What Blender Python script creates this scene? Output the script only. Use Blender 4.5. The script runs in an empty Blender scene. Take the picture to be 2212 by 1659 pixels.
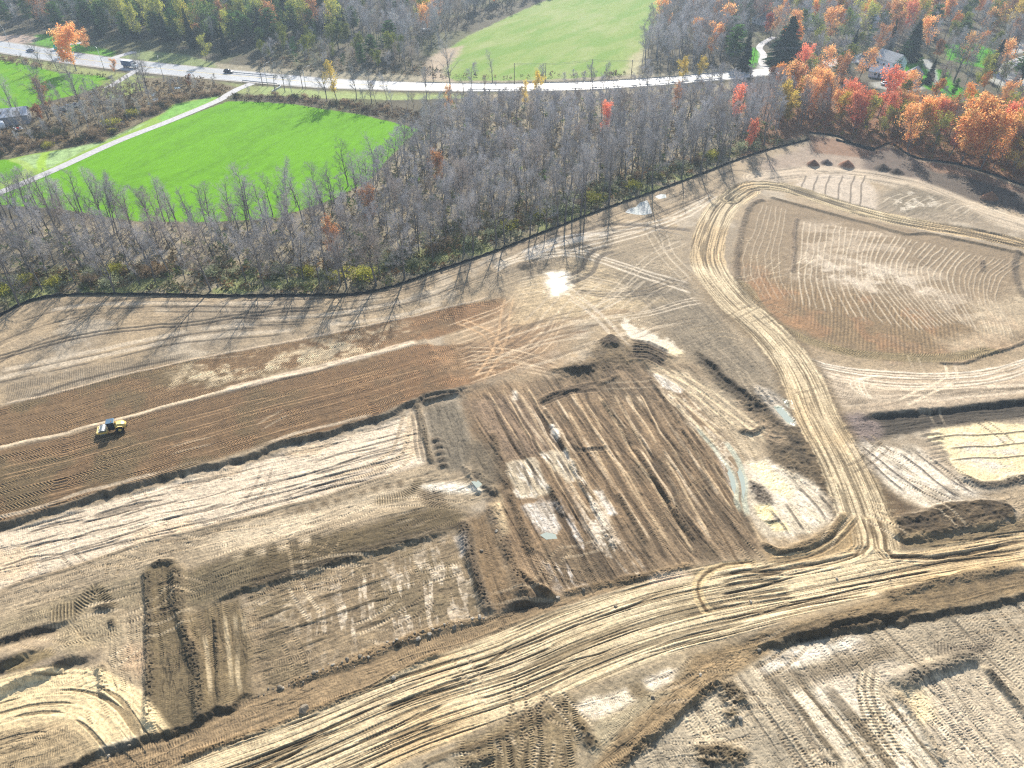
import bpy, bmesh, math, random
import numpy as np
from mathutils import Vector, Matrix

# ------------------------------------------------------------------ camera, sky, sun, exposure
SC = bpy.context.scene
PIT, CH = math.radians(38.7), 97.0            # drone camera: pitch down, height in metres
FL, CX, CY = 1534.0, 1106.0, 829.5            # focal length and centre, in units of a 2212-wide picture
cam_d = bpy.data.cameras.new('camera'); cam = bpy.data.objects.new('camera', cam_d)
SC.collection.objects.link(cam); SC.camera = cam
cam_d.sensor_width = 36.0; cam_d.lens = 36.0*FL/2212.0
cam_d.clip_start = 1.0; cam_d.clip_end = 20000.0
cam.location = (0, 0, CH); cam.rotation_euler = (math.pi/2-PIT, 0, 0)
SUN_EL, SUN_AZ = math.radians(31.0), math.radians(5.5)   # azimuth measured from +Y towards +X
w = bpy.data.worlds.new('World'); SC.world = w; w.use_nodes = True
nt = w.node_tree; bg = nt.nodes['Background']
sky = nt.nodes.new('ShaderNodeTexSky'); sky.sky_type = 'NISHITA'; sky.sun_disc = False
sky.sun_elevation = SUN_EL; sky.sun_rotation = SUN_AZ; sky.altitude = 300
sky.air_density = 1.2; sky.dust_density = 1.5
nt.links.new(sky.outputs[0], bg.inputs[0]); bg.inputs[1].default_value = 0.115
sl_ = bpy.data.lights.new('sun', 'SUN'); sun = bpy.data.objects.new('sun', sl_); SC.collection.objects.link(sun)
sl_.energy = 5.0; sl_.angle = math.radians(0.53); sl_.color = (1.0, 0.95, 0.86)
sd = Vector((math.sin(SUN_AZ)*math.cos(SUN_EL), math.cos(SUN_AZ)*math.cos(SUN_EL), math.sin(SUN_EL)))
sun.rotation_euler = sd.to_track_quat('Z', 'Y').to_euler(); sun.location = (0, 0, 300)
vs = SC.view_settings; vs.view_transform = 'Standard'; vs.look = 'None'; vs.gamma = 1.0; vs.use_curve_mapping = False
vs.exposure = 0.80
SC.cycles.use_denoising = False
SC.cycles.max_bounces = 5; SC.cycles.diffuse_bounces = 2; SC.cycles.transparent_max_bounces = 8
SC.cycles.volume_bounces = 0; SC.cycles.filter_width = 1.2
SC.cycles.sample_clamp_indirect = 6.0

Q = 1.2          # ground mesh spacing near the camera, in units of the 2212-wide picture
LEAF = 1.0
RND = random.Random(7); NR = np.random.default_rng(7)

def gp(px, py, z=0.0):
    """ground point seen at a place of the photograph"""
    a = (np.asarray(px, float)-CX)/FL; b = (CY-np.asarray(py, float))/FL
    k = (z-CH)/(b*math.cos(PIT)-math.sin(PIT))
    return a*k, (math.cos(PIT)+b*math.sin(PIT))*k
def G(px, py, z=0.0):
    x, y = gp(px, py); return Vector((float(x), float(y), z))
def proj(x, y, z=0.0):
    d = y*math.cos(PIT)+(CH-z)*math.sin(PIT); u = y*math.sin(PIT)-(CH-z)*math.cos(PIT)
    return CX+FL*x/d, CY-FL*u/d

# ------------------------------------------------------------------ tagging
COL = SC.collection
def tag(o, label=None, cat=None, group=None, kind=None):
    if label: o['label'] = label
    if cat: o['category'] = cat
    if group: o['group'] = group
    if kind: o['kind'] = kind
    return o
def empty(name, loc=(0, 0, 0), rz=0.0, label=None, cat=None, group=None):
    o = bpy.data.objects.new(name, None); COL.objects.link(o); o.empty_display_size = 0.5
    o.location = loc; o.rotation_euler = (0, 0, rz)
    return tag(o, label, cat, group)
def link(name, me, parent=None, loc=None):
    o = bpy.data.objects.new(name, me); COL.objects.link(o)
    if parent: o.parent = parent
    if loc is not None: o.location = loc
    return o

# ------------------------------------------------------------------ materials
def srgb(c): 
    c = c/255.0
    return c/12.92 if c <= 0.04045 else ((c+0.055)/1.055)**2.4
def A(r, g, b, k=0.62): return (srgb(r)*k, srgb(g)*k, srgb(b)*k)
def pm(name, col, rough=0.8, metal=0.0, spec=0.3, noise=0.0, nscale=2.0, bump=0.0):
    m = bpy.data.materials.new(name); m.use_nodes = True; n = m.node_tree.nodes; l = m.node_tree.links
    p = n['Principled BSDF']; p.inputs['Roughness'].default_value = rough; p.inputs['Metallic'].default_value = metal
    p.inputs['Specular IOR Level'].default_value = spec
    p.inputs['Base Color'].default_value = (*col, 1)
    if noise or bump:
        tc = n.new('ShaderNodeTexCoord'); t = n.new('ShaderNodeTexNoise'); t.inputs['Scale'].default_value = nscale
        t.inputs['Detail'].default_value = 6; l.new(tc.outputs['Object'], t.inputs['Vector'])
        if noise:
            r = n.new('ShaderNodeValToRGB')
            r.color_ramp.elements[0].position = 0.3; r.color_ramp.elements[1].position = 0.7
            r.color_ramp.elements[0].color = (*[max(0, c*(1-noise)) for c in col], 1)
            r.color_ramp.elements[1].color = (*[min(1, c*(1+noise)) for c in col], 1)
            l.new(t.outputs[0], r.inputs[0]); l.new(r.outputs[0], p.inputs['Base Color'])
        if bump:
            bn = n.new('ShaderNodeBump'); bn.inputs['Strength'].default_value = bump; bn.inputs['Distance'].default_value = 0.1
            l.new(t.outputs[0], bn.inputs['Height']); l.new(bn.outputs[0], p.inputs['Normal'])
    return m
def attr_mat(name, rough=0.9, spec=0.25, grain=0.25, gscale=3.0, bump=0.4, rattr=False):
    m = bpy.data.materials.new(name); m.use_nodes = True; n = m.node_tree.nodes; l = m.node_tree.links
    p = n['Principled BSDF']; p.inputs['Roughness'].default_value = rough; p.inputs['Specular IOR Level'].default_value = spec
    a = n.new('ShaderNodeAttribute'); a.attribute_name = 'Col'
    tc = n.new('ShaderNodeTexCoord'); t = n.new('ShaderNodeTexNoise'); t.inputs['Scale'].default_value = gscale
    t.inputs['Detail'].default_value = 5; t.inputs['Roughness'].default_value = 0.65
    l.new(tc.outputs['Object'], t.inputs['Vector'])
    mr = n.new('ShaderNodeMapRange'); mr.inputs['From Min'].default_value = 0.3; mr.inputs['From Max'].default_value = 0.7
    mr.inputs['To Min'].default_value = 1-grain; mr.inputs['To Max'].default_value = 1+grain
    l.new(t.outputs[0], mr.inputs['Value'])
    mx = n.new('ShaderNodeVectorMath'); mx.operation = 'SCALE'
    l.new(a.outputs['Color'], mx.inputs[0]); l.new(mr.outputs[0], mx.inputs['Scale'])
    l.new(mx.outputs[0], p.inputs['Base Color'])
    if bump:
        bn = n.new('ShaderNodeBump'); bn.inputs['Strength'].default_value = bump; bn.inputs['Distance'].default_value = 0.12
        l.new(t.outputs[0], bn.inputs['Height']); l.new(bn.outputs[0], p.inputs['Normal'])
    if rattr:
        ra = n.new('ShaderNodeAttribute'); ra.attribute_name = 'Rough'; l.new(ra.outputs['Fac'], p.inputs['Roughness'])
    return m
def leaf_mat(name, c1, c2, trans=0.45, rough=0.6, objvar=0.25):
    """foliage: colour runs from c1 to c2 leaf by leaf, brightness varies tree by tree, light passes through"""
    m = bpy.data.materials.new(name); m.use_nodes = True; n = m.node_tree.nodes; l = m.node_tree.links
    for x in list(n):
        if x.type != 'OUTPUT_MATERIAL': n.remove(x)
    out = [x for x in n if x.type == 'OUTPUT_MATERIAL'][0]
    a = n.new('ShaderNodeAttribute'); a.attribute_name = 'v'
    r = n.new('ShaderNodeMix'); r.data_type = 'RGBA'
    r.inputs['A'].default_value = (*c1, 1); r.inputs['B'].default_value = (*c2, 1)
    l.new(a.outputs['Fac'], r.inputs['Factor'])
    oi = n.new('ShaderNodeObjectInfo'); mr = n.new('ShaderNodeMapRange')
    mr.inputs['To Min'].default_value = 1-objvar; mr.inputs['To Max'].default_value = 1+objvar
    l.new(oi.outputs['Random'], mr.inputs['Value'])
    sc = n.new('ShaderNodeVectorMath'); sc.operation = 'SCALE'
    l.new(r.outputs['Result'], sc.inputs[0]); l.new(mr.outputs[0], sc.inputs['Scale'])
    d = n.new('ShaderNodeBsdfDiffuse'); t = n.new('ShaderNodeBsdfTranslucent'); mx = n.new('ShaderNodeMixShader')
    l.new(sc.outputs[0], d.inputs[0]); l.new(sc.outputs[0], t.inputs[0]); mx.inputs[0].default_value = trans
    l.new(d.outputs[0], mx.inputs[1]); l.new(t.outputs[0], mx.inputs[2]); l.new(mx.outputs[0], out.inputs[0])
    return m

# ------------------------------------------------------------------ mesh helpers
def mesh_np(name, V, F, mats, midx=None, attrs=None, smooth=False):
    """V (n,3); F list of (k,m) arrays of equal-size faces"""
    me = bpy.data.meshes.new(name)
    Fs = F if isinstance(F, list) else [F]
    Fs = [np.asarray(f, np.int32) for f in Fs if len(f)]
    V = np.asarray(V, np.float32)
    me.vertices.add(len(V)); me.vertices.foreach_set('co', V.ravel())
    nl = sum(f.size for f in Fs); nf = sum(len(f) for f in Fs)
    me.loops.add(nl); me.loops.foreach_set('vertex_index', np.concatenate([f.ravel() for f in Fs]))
    me.polygons.add(nf)
    tot = np.concatenate([np.full(len(f), f.shape[1], np.int32) for f in Fs])
    st = np.concatenate([[0], np.cumsum(tot)[:-1]]).astype(np.int32)
    me.polygons.foreach_set('loop_start', st); me.polygons.foreach_set('loop_total', tot)
    if midx is not None: me.polygons.foreach_set('material_index', np.asarray(midx, np.int32))
    if smooth: me.polygons.foreach_set('use_smooth', np.ones(nf, bool))
    for m in (mats if isinstance(mats, (list, tuple)) else [mats]): me.materials.append(m)
    for k, v in (attrs or {}).items():
        v = np.asarray(v, np.float32)
        if v.ndim == 1:
            at = me.attributes.new(k, 'FLOAT', 'POINT'); at.data.foreach_set('value', v)
        else:
            at = me.attributes.new(k, 'FLOAT_COLOR', 'POINT')
            at.data.foreach_set('color', np.concatenate([v, np.ones((len(v), 1), np.float32)], 1).ravel())
    me.update(calc_edges=True)
    return me
class MB:
    """collects boxes, tubes, prisms; build() links them as one mesh object"""
    def __init__(s): s.v = []; s.f = []
    def add(s, V, F):
        o = len(s.v); s.v += [tuple(p) for p in V]; s.f += [tuple(i+o for i in f) for f in F]; return s
    def box(s, c, d, rz=0.0, taper=1.0, rx=0.0, ry=0.0):
        x, y, z = d[0]/2, d[1]/2, d[2]/2
        R = Matrix.Rotation(rz, 3, 'Z') @ Matrix.Rotation(ry, 3, 'Y') @ Matrix.Rotation(rx, 3, 'X')
        P = [R @ Vector((a*x*(taper if e > 0 else 1), b*y*(taper if e > 0 else 1), e*z))+Vector(c)
             for e in (-1, 1) for a, b in ((-1, -1), (1, -1), (1, 1), (-1, 1))]
        return s.add(P, [(3, 2, 1, 0), (4, 5, 6, 7), (0, 1, 5, 4), (1, 2, 6, 5), (2, 3, 7, 6), (3, 0, 4, 7)])
    def tube(s, pts, r, n=8, r2=None, cap=True):
        pts = [Vector(p) for p in pts]; m = len(pts); V = []; F = []
        for i, p in enumerate(pts):
            t = (pts[min(i+1, m-1)]-pts[max(i-1, 0)]).normalized()
            a = t.cross(Vector((0, 0, 1)) if abs(t.z) < 0.9 else Vector((1, 0, 0))).normalized(); b = t.cross(a)
            rr = r if r2 is None else r+(r2-r)*i/(m-1)
            V += [p+rr*(math.cos(2*math.pi*k/n)*a+math.sin(2*math.pi*k/n)*b) for k in range(n)]
        for i in range(m-1):
            F += [(i*n+k, i*n+(k+1) % n, (i+1)*n+(k+1) % n, (i+1)*n+k) for k in range(n)]
        if cap: F += [tuple(range(n))[::-1], tuple((m-1)*n+k for k in range(n))]
        return s.add(V, F)
    def prism(s, prof, y0, y1):
        """profile in xz swept from y0 to y1"""
        n = len(prof); V = [(x, y0, z) for x, z in prof]+[(x, y1, z) for x, z in prof]
        return s.add(V, [tuple(range(n)), tuple(range(2*n-1, n-1, -1))]+[(i, i+n, (i+1) % n+n, (i+1) % n) for i in range(n)])
    def build(s, name, mat, parent=None, bevel=0.0, smooth=False):
        me = bpy.data.meshes.new(name); me.from_pydata(s.v, [], s.f); me.materials.append(mat)
        bm = bmesh.new(); bm.from_mesh(me)
        bmesh.ops.recalc_face_normals(bm, faces=bm.faces)
        if bevel: bmesh.ops.bevel(bm, geom=list(bm.edges), offset=bevel, segments=2, affect='EDGES', clamp_overlap=True)
        bm.to_mesh(me); bm.free()
        if smooth: me.polygons.foreach_set('use_smooth', [True]*len(me.polygons))
        return link(name, me, parent)

# ================================================================== THE GROUND: one sheet of terrain
# relief (ruts, banks, windrows, mounds) is real height; per-vertex colours hold soil tones and some painted bank shade
py_rows = np.concatenate([np.arange(-70, 300, Q*1.25), np.arange(300, 1705, Q)])
yr = gp(0*py_rows, py_rows)[1]
yr = np.concatenate([[16000, 9000, 5000, 3000, 2000, 1400, 1000, 800], yr, [12, 4, -10, -40, -100, -300]])
tc_ = np.arange(-0.765, 0.7651, Q/FL)
tc_ = np.concatenate([[-14, -8, -4, -2.2, -1.5, -1.2, -1.05, -0.95, -0.87, -0.81], tc_, [0.81, 0.87, 0.95, 1.05, 1.2, 1.5, 2.2, 4, 8, 14]])
Wy = np.maximum(yr*math.cos(PIT)+CH*math.sin(PIT), 55.0)
X = (Wy[:, None]*tc_[None, :]).astype(np.float32)
Y = np.broadcast_to(yr[:, None], X.shape).astype(np.float32)
NRW, NCL = X.shape
Z = np.zeros_like(X); C = np.zeros(X.shape+(3,), np.float32); RG = np.full_like(X, 0.92)
REG = np.zeros(X.shape, np.int8)
TAB = np.random.default_rng(3).random((256, 256)).astype(np.float32)
def vn(x, y, s=0):
    x = x+s*17.31; y = y+s*41.77
    xi = np.floor(x); yi = np.floor(y); fx = x-xi; fy = y-yi
    fx = fx*fx*(3-2*fx); fy = fy*fy*(3-2*fy)
    a = xi.astype(np.int32) & 255; b = yi.astype(np.int32) & 255; a1 = (a+1) & 255; b1 = (b+1) & 255
    t0 = TAB[a, b]*(1-fx)+TAB[a1, b]*fx; t1 = TAB[a, b1]*(1-fx)+TAB[a1, b1]*fx
    return t0*(1-fy)+t1*fy
def fb(x, y, s=0, o=3):
    r = 0; a = 1.0; t = 0
    for i in range(o): r = r+a*vn(x*2**i, y*2**i, s+i*5); t += a; a *= 0.55
    return r/t
NB = fb(X/30, Y/30, 1); NM = fb(X/7, Y/7, 2); NS = fb(X/1.6, Y/1.6, 3); NF = fb(X/0.45, Y/0.45, 4, 2)
def sst(x, a, b):
    t = np.clip((x-a)/(b-a), 0, 1); return t*t*(3-2*t)
def window(xs, ys, pad):
    y0, y1 = min(ys)-pad, max(ys)+pad
    r = np.nonzero((yr >= y0) & (yr <= y1))[0]
    if len(r) == 0: return None
    tt = [x/max(y*math.cos(PIT)+CH*math.sin(PIT), 55.0) for x, y in zip(xs, ys)]
    pt = pad/max(y0*math.cos(PIT)+CH*math.sin(PIT), 55.0)*1.3
    c = np.nonzero((tc_ >= min(tt)-pt) & (tc_ <= max(tt)+pt))[0]
    if len(c) == 0: return None
    return (slice(r[0], r[-1]+1), slice(c[0], c[-1]+1))
def cr(pts, step=3.0):
    """smooth world polyline through points given in the photograph"""
    P = [np.array(gp(*p)) for p in pts]
    P = [2*P[0]-P[1]]+P+[2*P[-1]-P[-2]]; out = []
    for i in range(1, len(P)-2):
        n = max(2, int(np.linalg.norm(P[i+1]-P[i])/step))
        for k in range(n):
            t = k/n; a, b, c, d = P[i-1:i+3]
            out.append(0.5*((2*b)+(c-a)*t+(2*a-5*b+4*c-d)*t*t+(3*b-a-3*c+d)*t**3))
    out.append(P[-2]); return np.array(out)
def band(pts, hw, step=3.0, world=False):
    """distance field of a curve: window, along S, across T (signed), valid mask"""
    L = pts if world else cr(pts, step)
    w_ = window(L[:, 0], L[:, 1], hw)
    if w_ is None: return None
    x = X[w_]; y = Y[w_]; D = np.full(x.shape, 1e9, np.float32); S = np.zeros_like(D); T = np.zeros_like(D)
    r0, c0 = w_[0].start, w_[1].start; s0 = 0.0
    for i in range(len(L)-1):
        a, b = L[i], L[i+1]; d = b-a; ln = float(np.hypot(*d))
        if ln < 1e-6: continue
        q = window([a[0], b[0]], [a[1], b[1]], hw)
        if q is None: s0 += ln; continue
        q = (slice(max(q[0].start-r0, 0), max(q[0].stop-r0, 0)), slice(max(q[1].start-c0, 0), max(q[1].stop-c0, 0)))
        xx = x[q]-a[0]; yy = y[q]-a[1]; u = (xx*d[0]+yy*d[1])/ln; v = (d[0]*yy-d[1]*xx)/ln
        uc = np.clip(u, 0, ln); dd = (u-uc)**2+v*v; m = dd < D[q]
        D[q] = np.where(m, dd, D[q]); S[q] = np.where(m, s0+uc, S[q]); T[q] = np.where(m, v, T[q]); s0 += ln
    D = np.sqrt(D)
    return w_, D, S, np.where(T >= 0, D, -D), s0
def poly(pts, fe=0.5, rag=0.0, world=False):
    """soft polygon mask"""
    P = np.array(pts if world else [gp(*p) for p in pts]); w_ = window(P[:, 0], P[:, 1], fe+rag)
    if w_ is None: return None, None
    x = X[w_]; y = Y[w_]; D = np.full(x.shape, 1e9, np.float32); ins = np.zeros(x.shape, bool)
    for i in range(len(P)):
        a, b = P[i], P[(i+1) % len(P)]; d = b-a; l2 = float(d@d)
        if l2 < 1e-9: continue
        u = np.clip(((x-a[0])*d[0]+(y-a[1])*d[1])/l2, 0, 1)
        dd = (x-a[0]-u*d[0])**2+(y-a[1]-u*d[1])**2; np.minimum(D, dd, out=D)
        if a[1] != b[1]:
            c = ((y < a[1]) != (y < b[1])) & (x < (b[0]-a[0])*(y-a[1])/(b[1]-a[1])+a[0]); ins ^= c
    D = np.sqrt(D); D = np.where(ins, D, -D)
    if rag: D = D+(NS[w_]*0.6+NM[w_]*0.4-0.5)*2*rag
    return w_, sst(D, -fe, fe)
def mix(w_, m, col, var=0.12, n=None):
    c = np.array(col, np.float32)
    f = 1+var*((NS[w_] if n is None else n)-0.5)*3+var*0.8*(NF[w_]-0.5)*2
    C[w_] += (c*f[..., None]-C[w_])*m[..., None]
def mul(w_, m, f): C[w_] *= (1+(f-1)*m)[..., None]
def hadd(w_, v): Z[w_] += v
def rough(w_, m, r): RG[w_] += (r-RG[w_])*m
def field(w_, a, b):
    """straight running coordinates inside a window, from a to b of the photograph"""
    A0 = np.array(gp(*a)); B0 = np.array(gp(*b)); d = (B0-A0)/np.linalg.norm(B0-A0)
    xx = X[w_]-A0[0]; yy = Y[w_]-A0[1]; S = xx*d[0]+yy*d[1]; T = -xx*d[1]+yy*d[0]
    T = T+(fb(S/18, T/18, 9, 2)-0.5)*1.2
    return S, T
def treads(w_, m, S, T, pw=2.6, per=0.42, amp=0.2, hz=0.035, chev=0.0, seed=0, line=0.25):
    """machine passes: cleat marks across each pass, thin spill line between passes"""
    per = per*0.66 if chev == 0 else per; hz *= 0.5 if chev == 0 else 0.8; amp *= 0.62 if chev == 0 else 1.0
    T2 = T+(vn(S/9, T/5, seed)-0.5)*(1.5 if chev == 0 else 0.5)
    u = T2/pw; cell = np.floor(u); fr = u-cell
    tri = np.abs(fr-0.5)*2
    ph = (S+vn(cell*3.1, S*0+seed, 2)*per+chev*tri)/per
    if chev == 0: ph = ph+(vn(S/2.5, T/0.9, seed+4)-0.5)*1.6
    st = np.sin(2*math.pi*ph)*(0.25+1.5*sst(vn(S/6, cell*7.7+T/2, seed+3), 0.2, 0.8))
    # two tracks per pass when not a drum
    if chev == 0: tm = sst(np.abs(np.abs(fr-0.5)-0.27), 0.19, 0.12)
    else: tm = 1.0
    C[w_] *= (1+amp*st*m*tm)[..., None]
    Z[w_] += hz*st*m*tm
    ln = sst(np.abs(tri-1.0)*pw/2, 0.28, 0.05)*sst(vn(S/7, cell*5.3, seed+8), 0.35, 0.6)
    C[w_] *= (1+line*ln*m*(vn(S/11, cell*2.1, seed+12)*2-0.7))[..., None]; Z[w_] += 0.06*ln*m
def streaks(w_, m, S, T, lw=0.45, ll=12, amp=0.25, hz=0.06, seed=0, bias=0.5, dark=None, dk=0.66):
    n = fb(S/ll, T/lw, seed+20, 3)
    C[w_] *= (1+amp*(n-bias)*3*m)[..., None]; Z[w_] += hz*(n-0.5)*2*m
    if dark is not None:
        d = sst(fb(S/(ll*1.1), T/(lw*1.35), seed+31, 2), dk, dk+0.07)*m
        C[w_] += (np.array(dark, np.float32)-C[w_])*(d*0.62)[..., None]; Z[w_] -= min(hz, 0.07)*2.0*d
def lump(w_, m, h, sc=1.0, seed=0):
    n = np.abs(fb(X[w_]/sc, Y[w_]/sc, 40+seed, 3)-0.5)*2
    Z[w_] += m*h*0.5*(1-n*1.7); C[w_] *= (1+0.35*m*(0.4-sst(n, 0.05, 0.5)))[..., None]
def ridge(pts, hw, h, col=None, lum=0.35, sc=0.8, dark=0.8, prof=1.0, seed=0):
    """loose windrow of soil"""
    b = band(pts, hw*2.2)
    if b is None: return
    w_, D, S, T, L = b
    k = hw*(0.7+0.7*vn(S/3.0, S*0, seed+1)); m = sst(D, k*1.25, k*0.2)*sst(S, 0, 1.5)*sst(L-S, 0, 1.5)
    m = m*(0.55+0.6*vn(S/5, T/2, seed+2))
    if col is not None:
        col = tuple(c*1.18 for c in col); mix(w_, np.clip(m*0.8, 0, 1), col, 0.22)
    Z[w_] += 0.68*h*m; lump(w_, m, lum*0.9, sc*0.62, seed)
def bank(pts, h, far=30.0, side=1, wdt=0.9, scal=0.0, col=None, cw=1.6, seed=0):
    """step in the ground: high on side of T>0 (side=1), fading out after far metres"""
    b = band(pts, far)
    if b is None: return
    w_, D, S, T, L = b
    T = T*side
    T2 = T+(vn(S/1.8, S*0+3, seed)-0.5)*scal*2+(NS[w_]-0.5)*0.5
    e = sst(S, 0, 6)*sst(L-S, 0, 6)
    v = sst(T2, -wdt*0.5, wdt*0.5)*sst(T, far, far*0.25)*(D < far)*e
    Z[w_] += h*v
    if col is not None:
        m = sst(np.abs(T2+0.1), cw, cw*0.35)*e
        mix(w_, m*0.75, col, 0.2); Z[w_] += m*0.12*(NF[w_]-0.5)*2  # the bank's shade is darkened into the soil colour along the step
def stroke(pts, hw, col=None, a=0.8, h=0.0, tread=0.0, seed=0, f=None, brk=0.0, gap=None, wob=0.25):
    """one wheel or track mark; gap makes it a pair"""
    b = band(pts, hw+(gap or 0)+0.6+wob)
    if b is None: return
    w_, D, S, T, L = b
    T = T+(vn(S/5, S*0+seed, seed)-0.5)*wob*2
    t = np.abs(T) if gap is None else np.abs(np.abs(T)-gap)
    m = sst(t, hw*1.3, hw*0.5)*sst(S, 0, 2)*sst(L-S, 0, 2)*(D < hw+(gap or 0)+0.6+wob)
    if brk: m = m*sst(vn(S/6, S*0+seed*3.3, seed+4), brk-0.15, brk+0.15)
    if col is not None: mix(w_, m*a, col, 0.12)
    if f is not None: mul(w_, m, f)
    if tread:
        s = np.sin(2*math.pi*S/0.45)*m; C[w_] *= (1+tread*s)[..., None]; Z[w_] += 0.04*s
    Z[w_] += h*m
    if h < 0: Z[w_] += -0.4*h*sst(np.abs(t-hw*1.6), hw*0.6, 0)*sst(S, 0, 2)*sst(L-S, 0, 2)
def parcel(pts, col, dr=None, fe=0.6, rag=0.6, var=0.13, tr=None, stk=None, lift=0.0, a=1.0, rg=None):
    w_, m = poly(pts, fe, rag)
    if w_ is None: return None
    m = m*a
    mix(w_, m, col, var)
    q = sst(np.abs(fb(X[w_]/1.3, Y[w_]/0.8, 54, 3)-0.5)*2, 0.07, 0.0)*m; C[w_] *= (1-0.15*q)[..., None]; Z[w_] -= 0.03*q
    if rg: rough(w_, m, rg)
    if lift: Z[w_] += lift*m
    if dr:
        S, T = field(w_, *dr)
        if stk: streaks(w_, m, S, T, **stk)
        q = fb(S/4.5, T/0.22, 51, 2); C[w_] *= (1+0.30*(q-0.5)*m)[..., None]; Z[w_] += 0.05*(q-0.5)*m
        q = sst(np.abs(fb(S/5, T/0.9, 52, 3)-0.5)*2, 0.09, 0.0)*m*sst(NM[w_], 0.35, 0.55); C[w_] *= (1-0.38*q)[..., None]; Z[w_] -= 0.08*q
        if tr: treads(w_, m*(0.25+0.75*sst(fb(S/9, T/4, 53, 2), 0.42, 0.6)), S, T, **tr)
    return w_, m
def speck(pts, col, sc=2.5, th=0.6, a=0.8, dr=None, seed=0, fe=2.0, rg=None):
    """dried pale patches scattered inside an area"""
    w_, m = poly(pts, fe, 1.0)
    if w_ is None: return
    if dr: S, T = field(w_, *dr); n = fb(S/(sc*2.6), T/(sc*0.5), 60+seed, 3)
    else: n = fb(X[w_]/sc, Y[w_]/sc, 60+seed, 3)
    k = sst(n, th-0.07, th+0.07)*m*a*(0.35+0.65*sst(NS[w_]*0.5+NF[w_]*0.5, 0.40, 0.56)); mix(w_, k, col, 0.08)
    if rg: rough(w_, k, rg)

# soil palette
BEI = A(182, 163, 134); GRY = A(158, 146, 128); BRN = A(140, 112, 82); ORA = A(178, 124, 80); TAN = A(226, 204, 158)
CRM = A(228, 214, 190); WHT = A(236, 226, 208); OLV = A(116, 103, 78); DRK = A(82, 72, 56); DK2 = A(100, 88, 68)
POND = A(238, 220, 176); SND = A(205, 184, 152); MUD = A(150, 134, 110); LGY = A(206, 197, 184)

# ---- land cover outside the site
def cover(pts, rid, col, fe=1.0, rag=1.0, var=0.12, h=0.0):
    w_, m = poly(pts, fe, rag)
    if w_ is None: return
    mix(w_, m, col, var)
    if rid: REG[w_][m > 0.5] = rid
    return w_, m
C[:] = np.array(A(112, 104, 84), np.float32)*(0.65+0.7*NM[..., None])
C[:] *= (0.75+0.5*NS)[..., None]
_g = sst(NB, 0.5, 0.62)[..., None]*0.35
C += (np.array(A(120, 128, 70), np.float32)-C)*_g
LIT = A(150, 128, 104); GRS = A(126, 188, 0, 0.56); PGR = A(170, 192, 104, 0.56); VRG = A(168, 180, 112)
_all = [(-200, 150), (2400, 150), (2400, 420), (-200, 700)]
# wood floor between field and fence: leaf litter and weeds
cover([(-200, 470), (300, 480), (560, 490), (740, 430), (860, 330), (960, 270), (1000, 205), (1640, 180), (1760, 290), (1500, 380), (1150, 510), (900, 600), (640, 640), (100, 645), (-200, 740)], 0, A(172, 158, 130), 4, 3, 0.3)
w_, m = poly([(-200, 560), (300, 590), (640, 590), (900, 540), (1100, 470), (1300, 400), (1500, 350), (1600, 330), (1500, 390), (1150, 515), (900, 600), (640, 640), (100, 645), (-200, 740)], 3, 3)
mix(w_, m*sst(NM[w_], 0.45, 0.6)*0.8, A(150, 158, 96), 0.25)
# orange leaf litter, right wood
cover([(1600, 180), (1760, 180), (2000, 240), (2400, 300), (2400, 430), (2212, 402), (2069, 356), (1976, 341), (1889, 322), (1808, 297), (1745, 290), (1600, 340)], 0, A(150, 112, 82), 4, 3, 0.3)
# roadside verges
VL = [(-200, 92), (0, 118), (150, 142), (300, 163), (420, 172), (550, 186), (700, 196), (850, 200), (1000, 203), (1000, 212), (850, 214), (700, 212), (600, 206), (550, 205), (300, 178), (100, 150), (-200, 120)]
cover(VL, 0, A(165, 172, 108), 2, 1.5, 0.2)
cover([(560, 186), (720, 200), (860, 206), (1000, 206), (1000, 212), (860, 216), (700, 212), (560, 204)], 0, A(176, 190, 120), 1, 1, 0.15)
cover([(390, 118), (480, 138), (650, 150), (900, 163), (1100, 168), (1400, 160), (1600, 145), (1600, 155), (1400, 170), (1000, 180), (700, 172), (480, 152), (380, 140)], 0, A(178, 166, 138), 2, 2, 0.2)
cover([(255, 125), (300, 108), (400, 118), (460, 135), (470, 148), (380, 140), (280, 132)], 0, A(150, 162, 104), 2, 1.5, 0.2)
cover([(60, 92), (80, 75), (150, 72), (160, 90), (250, 112), (240, 124), (160, 112), (90, 100)], 0, A(112, 170, 50), 2, 1, 0.2)
cover([(-100, 80), (50, 75), (85, 82), (70, 93), (-100, 100)], 0, A(205, 180, 160), 2, 1, 0.2)
# green fields
F1 = [(20, 409), (120, 368), (250, 310), (370, 265), (492, 219), (560, 220), (640, 226), (700, 236), (780, 248), (840, 262), (905, 280), (880, 300), (850, 330), (800, 388), (720, 430), (600, 470), (450, 480), (300, 478), (120, 450), (-40, 440)]
w_, m = cover(F1, 2, GRS, 0.6, 0.8, 0.10)
S, T = field(w_, (100, 420), (500, 240))
n = fb(S/16, T/2.2, 71, 3); C[w_] *= (1+0.26*(n-0.5)*m)[..., None]
yl = sst(fb(S/30, T/7, 73, 3), 0.40, 0.66)*m; C[w_] += (np.array(A(134, 200, 30, 0.56), np.float32)-C[w_])*(yl*0.75)[..., None]
n = fb(S/3, T/0.8, 74, 3); C[w_] *= (1+0.30*(n-0.5)*m)[..., None]
F2 = [(-200, 110), (0, 130), (60, 140), (130, 158), (215, 163), (240, 172), (200, 195), (120, 215), (40, 240), (0, 270), (-200, 330)]
w_, m = cover(F2, 2, GRS, 0.8, 0.8, 0.12)
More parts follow.
